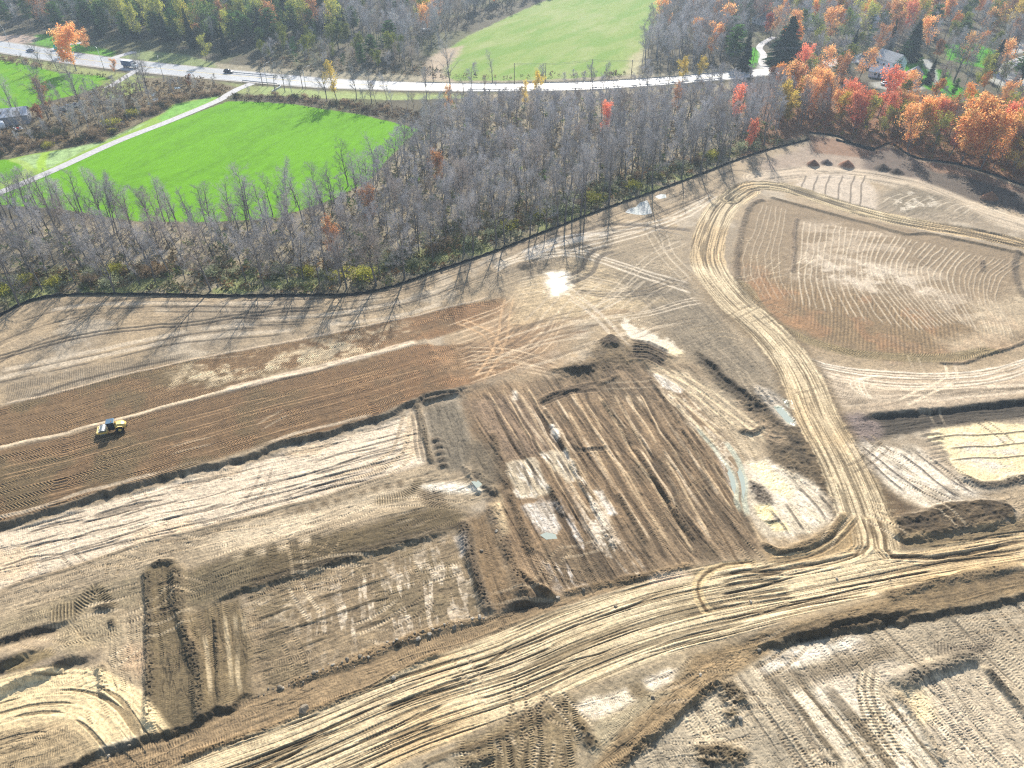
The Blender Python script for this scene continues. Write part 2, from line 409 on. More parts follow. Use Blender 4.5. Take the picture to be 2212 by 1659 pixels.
C[w_] += (np.array(A(150, 200, 50, 0.56), np.float32)-C[w_])*(m*sst(NM[w_], 0.5, 0.62)*0.5)[..., None]
# upper pale field
F3 = [(958, 112), (1010, 78), (1100, 36), (1160, 8), (1200, -6), (1300, -30), (1430, -12), (1434, 22), (1405, 66), (1392, 105), (1362, 150), (1350, 162), (1200, 171), (1100, 174), (985, 174), (945, 160)]
w_, m = cover(F3, 2, PGR, 1.5, 1.5, 0.08)
S, T = field(w_, (1000, 170), (1350, 20))
n = fb(S/25, T/6, 81, 3); C[w_] += (np.array(A(148, 186, 84, 0.54), np.float32)-C[w_])*(m*sst(n, 0.42, 0.66)*0.75)[..., None]
n = fb(S/22, T/8, 82, 3); C[w_] += (np.array(A(206, 204, 150, 0.6), np.float32)-C[w_])*(m*sst(n, 0.5, 0.8)*0.35)[..., None]
cover([(915, 172), (925, 130), (958, 105), (1000, 100), (985, 125), (960, 150), (975, 175)], 0, A(206, 184, 156), 3, 3, 0.12)
cover([(1345, 162), (1362, 120), (1388, 105), (1392, 125), (1375, 160)], 0, A(205, 196, 150), 3, 3, 0.12)
# pale mown strip and lawn between path and scrub
F4 = [(-60, 460), (-60, 352), (0, 348), (78, 331), (150, 320), (221, 308), (286, 275), (356, 242), (366, 226), (420, 216), (480, 210), (470, 220), (350, 268), (200, 330), (60, 392), (10, 412)]
w_, m = cover(F4, 2, A(160, 190, 84, 0.7), 0.6, 0.8, 0.12)
cover([(32, 345), (60, 336), (120, 328), (230, 300), (300, 270), (330, 262), (200, 318), (95, 368), (60, 360)], 0, A(170, 196, 130, 0.7), 0.6, 0.8, 0.3)
stroke([(98, 328), (90, 350), (92, 372)], 1.6, A(170, 205, 70, 0.7), 0.9)
cover([(-80, 352), (10, 344), (42, 352), (50, 368), (30, 385), (-80, 420)], 2, GRS, 0.6, 0.5, 0.1)
stroke([(20, 345), (55, 354), (62, 370), (20, 400)], 1.5, A(176, 200, 100, 0.7), 0.8)
cover([(372, 228), (460, 209), (480, 204), (440, 225), (350, 262), (340, 256)], 0, A(140, 190, 90, 0.7), 1, 1, 0.2)
# scrub ground, left
cover([(-60, 250), (60, 240), (220, 190), (250, 170), (420, 165), (520, 190), (480, 206), (420, 214), (366, 226), (356, 242), (286, 274), (221, 307), (78, 330), (-60, 350)], 0, A(138, 124, 96), 2, 2, 0.3)
cover([(215, 175), (250, 168), (300, 170), (310, 195), (240, 215), (225, 205)], 0, A(160, 172, 96), 2, 2, 0.25)
# lawns and gravel by the houses, right
for P_ in ([(1915, 150), (1935, 130), (1985, 135), (2010, 160), (1990, 178), (1930, 175)], [(2000, 150), (2045, 150), (2060, 185), (2110, 195), (2125, 240), (2070, 250), (2030, 200), (1995, 190)],
           [(1610, 105), (1640, 100), (1650, 125), (1625, 150), (1610, 140)], [(2040, 95), (2110, 95), (2150, 110), (2140, 150), (2050, 130)]):
    cover(P_, 2, A(100, 184, 24, 0.55), 1.5, 1.5, 0.2)
cover([(1650, 164), (1636, 148), (1641, 130), (1640, 112), (1646, 110), (1652, 130), (1664, 150), (1690, 157), (1700, 163)], 0, A(214, 214, 208), 1.5, 1, 0.1)
cover([(2150, 100), (2230, 85), (2230, 110), (2180, 118)], 0, A(205, 200, 192), 1.5, 1, 0.1)
cover([(2130, 170), (2165, 150), (2200, 160), (2230, 180), (2170, 190)], 0, A(205, 202, 190), 2, 1, 0.1)
cover([(1985, 125), (2010, 130), (2022, 150), (2030, 182), (2018, 184), (2005, 150)], 0, A(190, 190, 184), 1.2, 1, 0.1)
cover([(1880, 178), (1950, 172), (2000, 190), (1960, 200), (1890, 190)], 0, A(190, 186, 172), 1.5, 1, 0.1)

# ================================================================== THE CLEARED SITE
FENCE_A = [(-120, 745), (0, 683), (50, 657), (100, 643), (170, 637), (300, 637), (480, 640), (640, 639), (740, 637), (800, 630), (850, 619), (900, 602), (960, 581), (1030, 558), (1100, 532), (1160, 508), (1200, 493), (1260, 469), (1340, 440), (1420, 412), (1520, 375), (1593, 346), (1657, 325), (1749, 302)]
FENCE_B = [(1747, 287), (1808, 295), (1836, 309), (1889, 322), (1923, 311), (1976, 341), (2069, 356), (2141, 377), (2212, 402), (2330, 440)]
SITE = FENCE_A+FENCE_B+[(3200, 700), (3600, 2600), (-1600, 2600), (-1500, 900)]
w_, sm = poly(SITE, 0.4, 0.0)
mix(w_, sm, BEI, 0.12); REG[w_][sm > 0.5] = 1
SN = sm
ALLP = [(-1500, 760), (0, 690), (640, 640), (1100, 540), (1750, 300), (2300, 430), (3200, 700), (3600, 2600), (-1600, 2600)]
w_, m = poly(ALLP, 2, 0)
C[w_] += (np.array(GRY, np.float32)-C[w_])*(m*sst(NB[w_]+0.3*(NM[w_]-0.5), 0.42, 0.62)*0.6)[..., None]
C[w_] += (np.array(A(204, 192, 172), np.float32)-C[w_])*(m*sst(NM[w_], 0.55, 0.72)*0.5)[..., None]
Z[w_] += m*(0.5*(NB[w_]-0.5)+0.16*(NM[w_]-0.5)+0.10*(NS[w_]-0.5)+0.045*(NF[w_]-0.5))

# --- strip beside the fence, tracks following it
FS = [(-150, 840), (0, 745), (150, 690), (330, 672), (640, 672), (860, 650), (1000, 605), (1150, 550), (1300, 500), (1480, 430), (1600, 380)]
b = band(FS, 9); w_, D, S, T, L = b; m = sst(D, 9, 6)
streaks(w_, m, S, T, lw=0.7, ll=25, amp=0.22, hz=0.05, seed=1, dark=A(96, 86, 74), dk=0.67)
treads(w_, m*sst(NM[w_], 0.42, 0.6), S, T, pw=2.4, per=0.45, amp=0.15, hz=0.02)
for k, (dy, c_) in enumerate([(0, A(96, 88, 76)), (7, A(104, 94, 82))]):
    stroke([(-120, 800+dy), (0, 767+dy), (110, 739+dy), (208, 717+dy), (312, 704+dy), (430, 694+dy), (575, 672+dy), (700, 662+dy)], 0.38, c_, 0.85, h=-0.1)
for P_ in ([(0, 800), (150, 770), (300, 738), (430, 712), (560, 700)], [(-60, 830), (100, 795), (240, 765), (380, 735), (520, 722), (640, 712)], [(100, 670), (200, 658), (400, 655), (600, 656)],
           [(560, 690), (700, 680), (850, 655), (960, 622)], [(700, 700), (830, 690), (960, 655)]):
    stroke(P_, 0.9, A(216, 202, 180), 0.65, seed=3, brk=0.35); stroke([(x, y+9) for x, y in P_], 0.35, A(108, 98, 84), 0.7, seed=5, brk=0.4, h=-0.06)
for P_ in ([(0, 862), (120, 838), (260, 800), (420, 765)], [(0, 845), (130, 815), (300, 775)], [(40, 870), (170, 845), (330, 800)]):
    stroke(P_, 1.6, A(128, 118, 102), 0.55, tread=0.16, seed=8)
# --- brown compacted bands with drum chevrons
UB = [(-200, 940), (0, 880), (120, 850), (300, 800), (420, 775), (560, 752), (700, 727), (860, 690), (1000, 657), (1085, 642), (1105, 655), (1060, 692), (900, 742), (750, 780), (600, 812), (480, 850), (300, 897), (150, 940), (0, 972), (-200, 1020)]
LB = [(-200, 1030), (0, 978), (150, 946), (300, 902), (480, 856), (620, 820), (760, 788), (900, 752), (1010, 742), (1090, 760), (1120, 790), (1040, 822), (986, 845), (892, 870), (808, 910), (725, 935), (614, 960), (531, 980), (388, 1025), (305, 1048), (194, 1078), (103, 1110), (0, 1136), (-200, 1195)]
CB = [(-200, 1010), (0, 950), (150, 920), (300, 880), (480, 835), (600, 806), (750, 772), (900, 728), (1010, 690), (1090, 660)]
bb = band(CB, 26, 5)
for PL, cc in ((UB, A(138, 112, 80)), (LB, A(134, 108, 77))):
    w_, m = poly(PL, 0.7, 0.3)
    mix(w_, m, cc, 0.08)
    # orange towards the right, olive towards the left
    lr = sst(X[w_], -70, 0)
    C[w_] += (np.array(A(160, 120, 82), np.float32)-C[w_])*(m*lr*sst(NM[w_], 0.3, 0.6)*0.75)[..., None]
    C[w_] += (np.array(A(118, 106, 76), np.float32)-C[w_])*(m*(1-lr)*sst(NM[w_], 0.45, 0.65)*0.6)[..., None]
w_, m = poly([(400, 790), (560, 760), (720, 735), (860, 705), (880, 720), (760, 775), (600, 806), (450, 838), (380, 830)], 4, 3)
mix(w_, m*sst(NM[w_]*0.5+NS[w_]*0.5, 0.40, 0.6)*0.8, A(206, 190, 160), 0.1)
w_, D, S, T, L = bb
M2 = np.zeros_like(D)
for PL in (UB, LB):
    q, m = poly(PL, 0.7, 0.3); Mf = np.zeros(X.shape, np.float32); Mf[q] = m; M2 = np.maximum(M2, Mf[w_])
    del Mf
M2 = M2*(D < 25.5)
treads(w_, M2, S, T, pw=2.1, per=0.58, amp=0.62, hz=0.06, chev=1.05, seed=4, line=0.0)
streaks(w_, M2, S, T, lw=0.55, ll=40, amp=0.13, hz=0.02, seed=5)
u = T/2.1; ln = sst(np.abs(np.abs(u-np.floor(u)-0.5)*2-1), 0.16, 0.02)*M2*sst(vn(S/25, np.floor(u)*3.3, 6), 0.25, 0.5)
C[w_] *= (1-0.22*ln)[..., None]
for k, o in enumerate((0, 9, 26, 33, 52, 60, 92)):
    stroke([(0, 1010+o), (150, 975+o), (330, 930+o*.95), (520, 880+o*.9), (700, 838+o*.8), (880, 795+o*.6), (1010, 770+o*.4), (1090, 765+o*.2)], 0.16, A(196, 162, 122), 0.6, seed=k, brk=0.42, h=0.03)
# pale spill line between the two bands
stroke([(-150, 1015), (0, 970), (150, 939), (250, 912), (350, 885), (420, 868), (560, 834), (680, 806), (780, 780), (905, 746)], 0.5, A(228, 210, 182), 0.85, h=0.12, seed=2, wob=0.6, brk=0.12)
stroke([(480, 850), (560, 832), (680, 803), (790, 775), (905, 743)], 1.1, A(226, 208, 184), 0.8, h=0.14, seed=7, brk=0.3)
stroke([(0, 976), (150, 945), (350, 891), (560, 840), (780, 786)], 0.3, A(96, 82, 66), 0.6, seed=5, brk=0.4)
stroke([(0, 876), (120, 850), (250, 816), (420, 776), (640, 735), (860, 690), (1060, 640)], 0.35, A(206, 188, 164), 0.8, h=0.08, seed=12)
stroke([(0, 872), (90, 850), (140, 832), (260, 800), (420, 768)], 0.5, A(92, 82, 68), 0.7, seed=13, brk=0.45)
# right end of the bands: turning area of many crossing wheel marks
parcel([(1000, 740), (1100, 650), (1130, 660), (1180, 680), (1200, 720), (1180, 790), (1100, 800), (1040, 822), (990, 800)], A(176, 146, 112), fe=8, rag=5)
def arcset(c0, c1, n, hw, col, a=0.6, seed=0, brk=0.3, h=0.0, tread=0.0):
    for i in range(n):
        t = (i+0.5*random.Random(seed+i).random())/max(1, n-1) if n > 1 else 0.5
        stroke([((1-t)*p[0]+t*q_[0], (1-t)*p[1]+t*q_[1]) for p, q_ in zip(c0, c1)], hw*(0.7+0.7*random.Random(seed*3+i).random()), col, a, seed=seed+i, brk=brk, h=h, tread=tread)
arcset([(960, 700), (1040, 672), (1090, 650), (1130, 600)], [(1010, 830), (1120, 790), (1190, 740), (1230, 660)], 13, 0.3, A(222, 198, 166), 0.6, 20)
arcset([(980, 760), (1050, 720), (1095, 680), (1120, 640)], [(1020, 810), (1110, 780), (1180, 730), (1200, 690)], 8, 0.35, A(118, 96, 74), 0.6, 40, h=-0.05)
arcset([(1000, 740), (1100, 745), (1200, 775)], [(1020, 800), (1120, 790), (1220, 815)], 9, 0.32, A(128, 104, 78), 0.55, 60, tread=0.2)
arcset([(1000, 748), (1100, 752), (1210, 780)], [(1020, 806), (1120, 798), (1220, 820)], 7, 0.28, A(222, 200, 168), 0.6, 75)
stroke([(1030, 822), (1075, 760), (1090, 700), (1100, 640)], 0.35, A(214, 180, 140), 0.7, gap=1.1, seed=3)
stroke([(990, 690), (1050, 720), (1080, 770)], 0.35, A(214, 180, 140), 0.7, gap=1.1, seed=3)

# --- grey land between fence, bands and haul road, with sweeping wheel marks
parcel([(1000, 610), (1150, 560), (1300, 520), (1480, 500), (1500, 620), (1560, 690), (1660, 800), (1720, 900), (1600, 850), (1480, 760), (1330, 690), (1200, 640), (1100, 640)], A(172, 156, 130), fe=4, rag=3, a=0.8, dr=((1100, 640), (1480, 520)), stk=dict(lw=0.6, ll=18, amp=0.2, hz=0.06))
parcel([(1330, 560), (1420, 590), (1490, 620), (1570, 700), (1650, 800), (1690, 870), (1620, 860), (1500, 770), (1420, 700), (1350, 640)], A(146, 134, 114), dr=((1430, 600), (1640, 830)), fe=4, rag=3, stk=dict(lw=0.5, ll=14, amp=0.24, hz=0.07), a=0.9)
parcel([(1140, 600), (1250, 560), (1340, 590), (1330, 640), (1420, 650), (1330, 690), (1200, 690), (1100, 700), (1110, 640)], A(204, 184, 148), fe=4, rag=3, a=0.75, dr=((1120, 650), (1330, 600)), stk=dict(lw=0.5, ll=9, amp=0.22, hz=0.06))
def sweep(P_, hw=0.42, col=A(226, 214, 194), a=0.7, gap=1.05, seed=0, brk=0.12, h=-0.03): stroke(P_, hw, col, a, gap=gap, seed=seed, brk=brk, h=h, wob=0.1)
arcset([(1060, 580), (1120, 552), (1244, 540), (1374, 578), (1491, 612)], [(1070, 588), (1120, 563), (1244, 552), (1374, 592), (1495, 632)], 3, 0.34, A(226, 214, 194), 0.8, 90, 0.1)
arcset([(1080, 590), (1180, 570), (1300, 585), (1420, 620), (1500, 650)], [(1110, 610), (1190, 592), (1290, 610), (1380, 640), (1440, 690)], 8, 0.4, A(130, 120, 104), 0.5, 100, 0.35, tread=0.1)
arcset([(1120, 600), (1210, 585), (1300, 600), (1370, 620)], [(1110, 640), (1210, 630), (1290, 640), (1350, 655)], 7, 0.3, A(220, 204, 176), 0.6, 110)
sweep([(1130, 545), (1240, 520), (1330, 505), (1430, 478), (1500, 445), (1545, 420)]); sweep([(1150, 560), (1290, 530), (1400, 498), (1490, 460), (1530, 430)], seed=2)
sweep([(1070, 575), (1180, 530), (1300, 500), (1420, 480), (1500, 460)], seed=3, a=0.5)
stroke([(1190, 530), (1291, 489), (1374, 486), (1439, 492), (1499, 500)], 1.0, A(112, 102, 90), 0.75, h=-0.08)
stroke([(1230, 512), (1300, 500), (1374, 497), (1439, 500), (1480, 512)], 0.35, A(150, 140, 126), 0.75)
arcset([(1120, 545), (1200, 515), (1300, 496)], [(1130, 560), (1220, 525), (1320, 505)], 5, 0.4, A(228, 220, 208), 0.7, 130, 0.35)
stroke([(1330, 538), (1296, 544), (1278, 562), (1268, 585), (1231, 604), (1200, 615)], 0.75, A(118, 108, 94), 0.8, gap=1.7, h=-0.12, wob=0.1)
arcset([(1240, 624), (1330, 630), (1400, 620), (1450, 600), (1500, 612)], [(1240, 632), (1330, 640), (1410, 632), (1455, 612), (1500, 624)], 4, 0.3, A(116, 106, 92), 0.7, 140, 0.2, h=-0.06)
arcset([(1300, 680), (1400, 668), (1470, 645), (1510, 640)], [(1310, 690), (1400, 678), (1480, 656), (1520, 650)], 3, 0.3, A(220, 206, 184), 0.7, 150, 0.2)
for P_ in ([(1340, 640), (1290, 665), (1265, 680)], [(1390, 600), (1340, 640), (1280, 672)], [(1480, 520), (1400, 560), (1320, 640), (1250, 700)], [(1430, 500), (1450, 550), (1500, 600)], [(1400, 500), (1440, 560), (1490, 610)]):
    sweep(P_, 0.3, A(214, 200, 176), 0.5)
for i in range(10):   # crossing pale passes on the clay
    x = 1130+i*26; stroke([(x, 700+6*i % 9), (x+40, 655), (x+90+4*i, 600)], 0.35, A(214, 200, 178), 0.35, seed=i, brk=0.4)
for i in range(22):
    a0 = random.Random(i).random(); x = 1080+a0*260; y = 690+random.Random(i+50).random()*90
    stroke([(x-70, y+24), (x, y), (x+80, y-22), (x+150, y-28)], 0.3+0.5*a0, [A(222, 206, 180), A(120, 104, 84), A(150, 124, 96)][i % 3], 0.5, seed=i, brk=0.3, tread=0.12)
stroke([(1230, 640), (1290, 680), (1340, 740), (1380, 790)], 0.35, A(220, 206, 184), 0.6, gap=1.1)
stroke([(1200, 610), (1260, 650), (1330, 720)], 0.35, A(220, 206, 184), 0.5, gap=1.1)
parcel([(1342, 687), (1350, 684), (1370, 703), (1415, 722), (1440, 733), (1477, 757), (1462, 768), (1440, 765), (1400, 742), (1355, 727), (1346, 708)], A(222, 210, 186), fe=0.6, rag=1.8, var=0.1, rg=0.62, a=0.85)
parcel([(1430, 745), (1470, 755), (1474, 763), (1450, 768)], POND, fe=0.5, rag=0.6)
parcel([(1180, 590), (1220, 588), (1232, 600), (1225, 635), (1190, 640), (1180, 615)], A(226, 216, 196), fe=2, rag=2, a=0.8, rg=0.35)
# around the right-hand fence: dark soil, pale flats with dividing lines
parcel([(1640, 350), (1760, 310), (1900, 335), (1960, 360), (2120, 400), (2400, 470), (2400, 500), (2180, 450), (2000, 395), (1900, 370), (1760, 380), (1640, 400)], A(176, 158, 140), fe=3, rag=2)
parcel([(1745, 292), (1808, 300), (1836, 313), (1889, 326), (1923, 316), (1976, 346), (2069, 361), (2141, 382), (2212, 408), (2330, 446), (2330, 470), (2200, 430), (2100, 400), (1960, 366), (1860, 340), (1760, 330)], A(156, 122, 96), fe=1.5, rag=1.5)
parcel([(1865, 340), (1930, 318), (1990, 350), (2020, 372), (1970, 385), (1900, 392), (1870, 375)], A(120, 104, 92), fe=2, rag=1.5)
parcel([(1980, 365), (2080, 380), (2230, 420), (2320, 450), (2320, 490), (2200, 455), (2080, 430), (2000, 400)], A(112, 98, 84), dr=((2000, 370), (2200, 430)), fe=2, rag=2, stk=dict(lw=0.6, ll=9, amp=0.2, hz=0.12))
bb2 = band([(1640, 385), (1760, 372), (1880, 380), (1990, 405), (2100, 450), (2220, 490), (2400, 540)], 7)
w_, D, S, T, L = bb2; m = sst(D, 7, 4); mix(w_, m*0.7, A(214, 198, 174), 0.1); streaks(w_, m, S, T, lw=0.55, ll=16, amp=0.25, hz=0.06, seed=9, dark=A(124, 112, 94), dk=0.62)
parcel([(1715, 400), (1760, 375), (1830, 375), (1885, 400), (1900, 420), (1898, 460), (1800, 432), (1740, 415)], A(204, 190, 172), fe=1.5, rag=1)
for x in (1732, 1758, 1784, 1812, 1838, 1860): stroke([(x+8, 376), (x+2, 400), (x-4, 418+(x-1732)*0.22)], 0.3, A(128, 116, 102), 0.8, h=0.08)
parcel([(1895, 415), (1960, 400), (2060, 430), (2140, 480), (2020, 478), (1900, 455)], A(166, 152, 130), fe=2, rag=2, dr=((1960, 470), (2060, 420)), stk=dict(lw=0.6, ll=7, amp=0.25))
parcel([(1925, 415), (1975, 405), (2030, 425), (2040, 455), (1960, 462), (1925, 445)], A(140, 128, 106), fe=2.5, rag=2, a=0.8)
speck([(1930, 425), (1990, 410), (2030, 440), (1990, 462), (1940, 455)], WHT, 3, 0.5, 0.7)
for i in range(9): stroke([(1905+i*22, 440+i*3), (1925+i*22, 425+i*3), (1950+i*22, 416+i*4)], 0.3, A(220, 208, 186), 0.5, seed=i, brk=0.3)

# --- big tilled oval
OV = [(1632, 430), (1604, 480), (1590, 530), (1588, 570), (1600, 630), (1645, 680), (1700, 720), (1760, 745), (1850, 768), (1960, 780), (2060, 780), (2140, 765), (2212, 735), (2290, 690), (2330, 620), (2290, 560), (2212, 548), (2120, 524), (2000, 503), (1850, 470), (1760, 447), (1700, 432)]
w_, m = parcel(OV, A(160, 140, 112), fe=0.8, rag=0.5, var=0.08)
w_, m = poly([(1600, 560), (1720, 610), (1900, 640), (2050, 680), (2212, 640), (2260, 700), (2140, 765), (1960, 780), (1760, 745), (1645, 680), (1596, 620)], 6, 3)
mix(w_, m*0.85, A(150, 126, 92), 0.12)
mix(w_, m*sst(NM[w_], 0.52, 0.66)*0.55, A(176, 134, 96), 0.12); mix(w_, m*sst(NB[w_]*0.4+NM[w_]*0.6, 0.56, 0.66)*0.5, A(140, 136, 116), 0.12)
S, T = field(w_, (1900, 500), (1905, 770)); C[w_] *= (1+0.22*np.sin(2*math.pi*T/0.9)*m*sst(vn(S/6, T/2, 5), 0.2, 0.6))[..., None]
w_, m = poly([(1620, 655), (1640, 600), (1700, 640), (1720, 700), (1690, 712), (1650, 690)], 4, 3); mix(w_, m*0.6, A(184, 138, 96), 0.12)
w_, m = poly([(1724, 470), (1830, 485), (1920, 505), (2050, 600), (2120, 680), (2090, 700), (2000, 650), (1900, 625), (1800, 615), (1716, 590)], 3, 2.5)
mix(w_, m*sst(fb(X[w_]/9, Y[w_]/4, 91, 3), 0.42, 0.60)*0.5, A(210, 194, 172), 0.1)
w_, m = poly([(1716, 540), (1850, 560), (1950, 590), (2030, 640), (1980, 650), (1850, 625), (1716, 600)], 3, 2.5); mix(w_, m*sst(NS[w_]*0.4+NM[w_]*0.6, 0.44, 0.60)*0.55, A(232, 220, 202), 0.08)
w_, m = poly([(2100, 660), (2180, 640), (2240, 600), (2260, 680), (2180, 740), (2060, 760), (2040, 740), (2110, 720)], 4, 3); mix(w_, m*0.6, A(214, 198, 170), 0.12)
KC = [[(1648, 440), (1634, 490), (1610, 540), (1608, 590), (1640, 650)], [(1700, 450), (1692, 500), (1680, 560), (1690, 610), (1715, 650)], [(1726, 475), (1722, 520), (1718, 580), (1716, 620), (1722, 660)],
      [(1830, 488), (1822, 540), (1812, 590), (1822, 630), (1850, 690)], [(1920, 505), (1892, 560), (1900, 610), (1930, 650), (1990, 720)], [(2050, 535), (2005, 585), (2015, 620), (2045, 670), (2080, 700)],
      [(2110, 550), (2075, 590), (2080, 640), (2110, 690), (2120, 720)], [(2215, 565), (2165, 600), (2150, 650), (2180, 700), (2190, 730)]]
KT = [0, 5, 6.2, 14, 21, 31, 36, 44]
for i in range(45):
    k = max(j for j in range(len(KT)) if KT[j] <= i) if i < 44 else len(KT)-2
    k = min(k, len(KT)-2); t = (i-KT[k])/(KT[k+1]-KT[k])
    P_ = [((1-t)*p[0]+t*q_[0]+RND.uniform(-1.5, 1.5), (1-t)*p[1]+t*q_[1]) for p, q_ in zip(KC[k], KC[k+1])]
    stroke(P_, 0.24 if 6 < i < 36 else 0.2, A(218, 204, 180), 0.6 if 6 < i < 36 else 0.35, h=0.10, seed=i, brk=0.12, wob=0.3)
ridge([(1655, 432), (1625, 440), (1608, 475), (1596, 530), (1590, 575), (1604, 625), (1640, 668), (1660, 690)], 1.2, 0.5, A(104, 90, 72), 0.5, 0.9)
ridge([(1722, 470), (1716, 500), (1716, 540), (1712, 590)], 0.9, 0.4, A(112, 96, 78), 0.4, 0.8)
ridge([(2120, 560), (2122, 590)], 1.0, 0.4, A(112, 96, 78), 0.4, 0.8)
ridge([(1660, 425), (1700, 436), (1760, 452), (1850, 476), (1900, 490), (1960, 508), (2000, 505), (2100, 525), (2200, 548), (2290, 575)], 1.0, 0.4, A(96, 84, 62), 0.4, 0.8)
ridge([(2230, 730), (2180, 752), (2120, 768), (2080, 785), (2020, 783)], 0.7, 0.35, A(112, 96, 76), 0.4, 0.7)
ridge([(2200, 540), (2190, 580), (2212, 640), (2290, 660)], 1.2, 0.4, A(100, 88, 72), 0.4, 0.9)
b = band([(1600, 620), (1645, 683), (1700, 722), (1760, 747), (1850, 770), (1960, 780), (2060, 780), (2140, 766)], 3.6)
w_, D, S, T, L = b; m = sst(D, 3.4, 2.6)*sst(T, -1, 0.5); mix(w_, m*0.7, A(150, 136, 100), 0.1); treads(w_, m, S, T, pw=2.2, per=0.6, amp=0.35, hz=0.07, chev=1.0)
# pale apron below the oval with long curved tracks
parcel([(1720, 770), (1850, 800), (2000, 812), (2150, 800), (2300, 760), (2300, 850), (2100, 880), (1990, 893), (1870, 905), (1800, 880)], A(196, 178, 154), fe=3, rag=2)
for dy, a in ((0, .8), (6, .5), (12, .8), (24, .5), (32, .6)):
    stroke([(1700, 755+dy*.6), (1780, 785+dy*.8), (1900, 802+dy), (2020, 808+dy), (2130, 800+dy), (2230, 770+dy), (2300, 740+dy)], 0.35, A(234, 224, 206), a, seed=int(dy), brk=0.1)
    stroke([(1700, 758+dy*.6), (1780, 789+dy*.8), (1900, 806+dy), (2020, 812+dy), (2130, 804+dy), (2230, 774+dy), (2300, 744+dy)], 0.25, A(136, 124, 104), 0.5, seed=int(dy)+3, brk=0.3, h=-0.05)
arcset([(1690, 760), (1760, 800), (1850, 830), (1960, 842), (2240, 835)], [(1800, 880), (1850, 878), (1900, 876), (2000, 872), (2240, 850)], 16, 0.35, A(222, 206, 182), 0.5, 160, 0.3)
arcset([(1690, 770), (1760, 806), (1850, 838), (1960, 850), (2240, 842)], [(1800, 886), (1850, 880), (1900, 882), (2000, 866), (2240, 845)], 12, 0.3, A(146, 132, 112), 0.45, 180, 0.4, tread=0.12)
for k in range(4): stroke([(1900-k*2, 810+2*k), (1866-k*8+12, 812+k*3), (1842+k*8, 824), (1840+k*8, 838), (1862+k*3, 858), (1890, 872)], 0.2, A(230, 218, 196), 0.65, seed=k, brk=0.1)
sweep([(2050, 785), (2056, 812), (2052, 826)], 0.35, A(228, 212, 186), 0.8, 1.0); sweep([(2052, 822), (2000, 850), (1940, 880)], 0.35, A(228, 212, 186), 0.8, 1.0)
# --- dark embankment right of the haul road
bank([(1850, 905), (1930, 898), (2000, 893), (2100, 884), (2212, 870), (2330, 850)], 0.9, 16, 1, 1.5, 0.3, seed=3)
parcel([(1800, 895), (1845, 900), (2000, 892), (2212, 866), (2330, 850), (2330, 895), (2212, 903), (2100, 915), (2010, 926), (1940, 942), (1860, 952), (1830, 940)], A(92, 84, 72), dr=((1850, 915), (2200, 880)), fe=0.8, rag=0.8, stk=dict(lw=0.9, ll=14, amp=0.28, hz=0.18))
parcel([(1800, 900), (1850, 890), (1900, 915), (1900, 945), (1850, 960), (1820, 950)], A(140, 126, 120), fe=1.5, rag=1, dr=((1810, 920), (1900, 940)), tr=dict(amp=0.3))
# cream pond field
PF = [(2008, 945), (2016, 930), (2070, 922), (2153, 912), (2212, 918), (2330, 905), (2330, 1035), (2212, 1030), (2167, 1043), (2105, 1040), (2069, 1021), (2052, 996), (2046, 975), (2010, 955)]
parcel(PF, A(240, 222, 176), fe=0.5, rag=0.8, var=0.05, rg=0.6)
speck([(2070, 930), (2330, 915), (2330, 1035), (2150, 1030), (2080, 1000)], A(214, 206, 196), 3, 0.56, 0.8, ((2050, 960), (2212, 950)))
for P_ in ([(2010, 950), (2100, 938), (2212, 934), (2330, 925)], [(2045, 973), (2140, 962), (2212, 957), (2330, 950)], [(2052, 998), (2140, 988), (2212, 984), (2330, 975)]): stroke(P_, 0.22, A(120, 104, 80), 0.85, h=0.1, wob=0.4)
for i in range(7): stroke([(1985+i*3, 945+i*9), (2025+i*3, 938+i*9), (2048, 942+i*9)], 0.4, DRK, 0.8, h=0.1, seed=i)
ridge([(2069, 1025), (2105, 1042), (2130, 1050), (2167, 1045), (2212, 1032), (2330, 1030)], 1.3, 0.5, DRK, 0.5)
# white clay lots
WL = [(1828, 959), (1859, 957), (1945, 968), (1990, 972), (2060, 1020), (2120, 1062), (2102, 1076), (2046, 1086), (1990, 1096), (1943, 1068), (1917, 1050), (1873, 1014)]
parcel(WL, A(214, 200, 176), dr=((1945, 970), (2090, 1064)), fe=0.6, rag=0.8, var=0.08, stk=dict(lw=2.0, ll=12, amp=0.10), rg=0.7)
speck(WL, WHT, 4, 0.48, 0.75, ((1945, 970), (2090, 1064)), rg=0.6)
w_, m = poly(WL, 0.8, 0.5); mul(w_, m*sst(NM[w_], 0.56, 0.68), 0.72)
for P_ in ([(1850, 958), (1905, 1000), (1990, 1060), (2040, 1088)], [(1935, 975), (1990, 1015), (2050, 1060), (2085, 1080)], [(1965, 972), (2040, 1026), (2110, 1070)], [(1835, 962), (1890, 1008), (1960, 1065)], [(1990, 978), (2050, 1020), (2095, 1060)]): stroke(P_, 0.25, A(104, 92, 78), 0.85, h=0.12, wob=0.3, brk=0.1)
parcel([(1990, 950), (2030, 960), (2048, 1000), (2070, 1030), (2050, 1040), (1995, 985)], A(190, 174, 150), fe=1, rag=0.8, a=0.8)
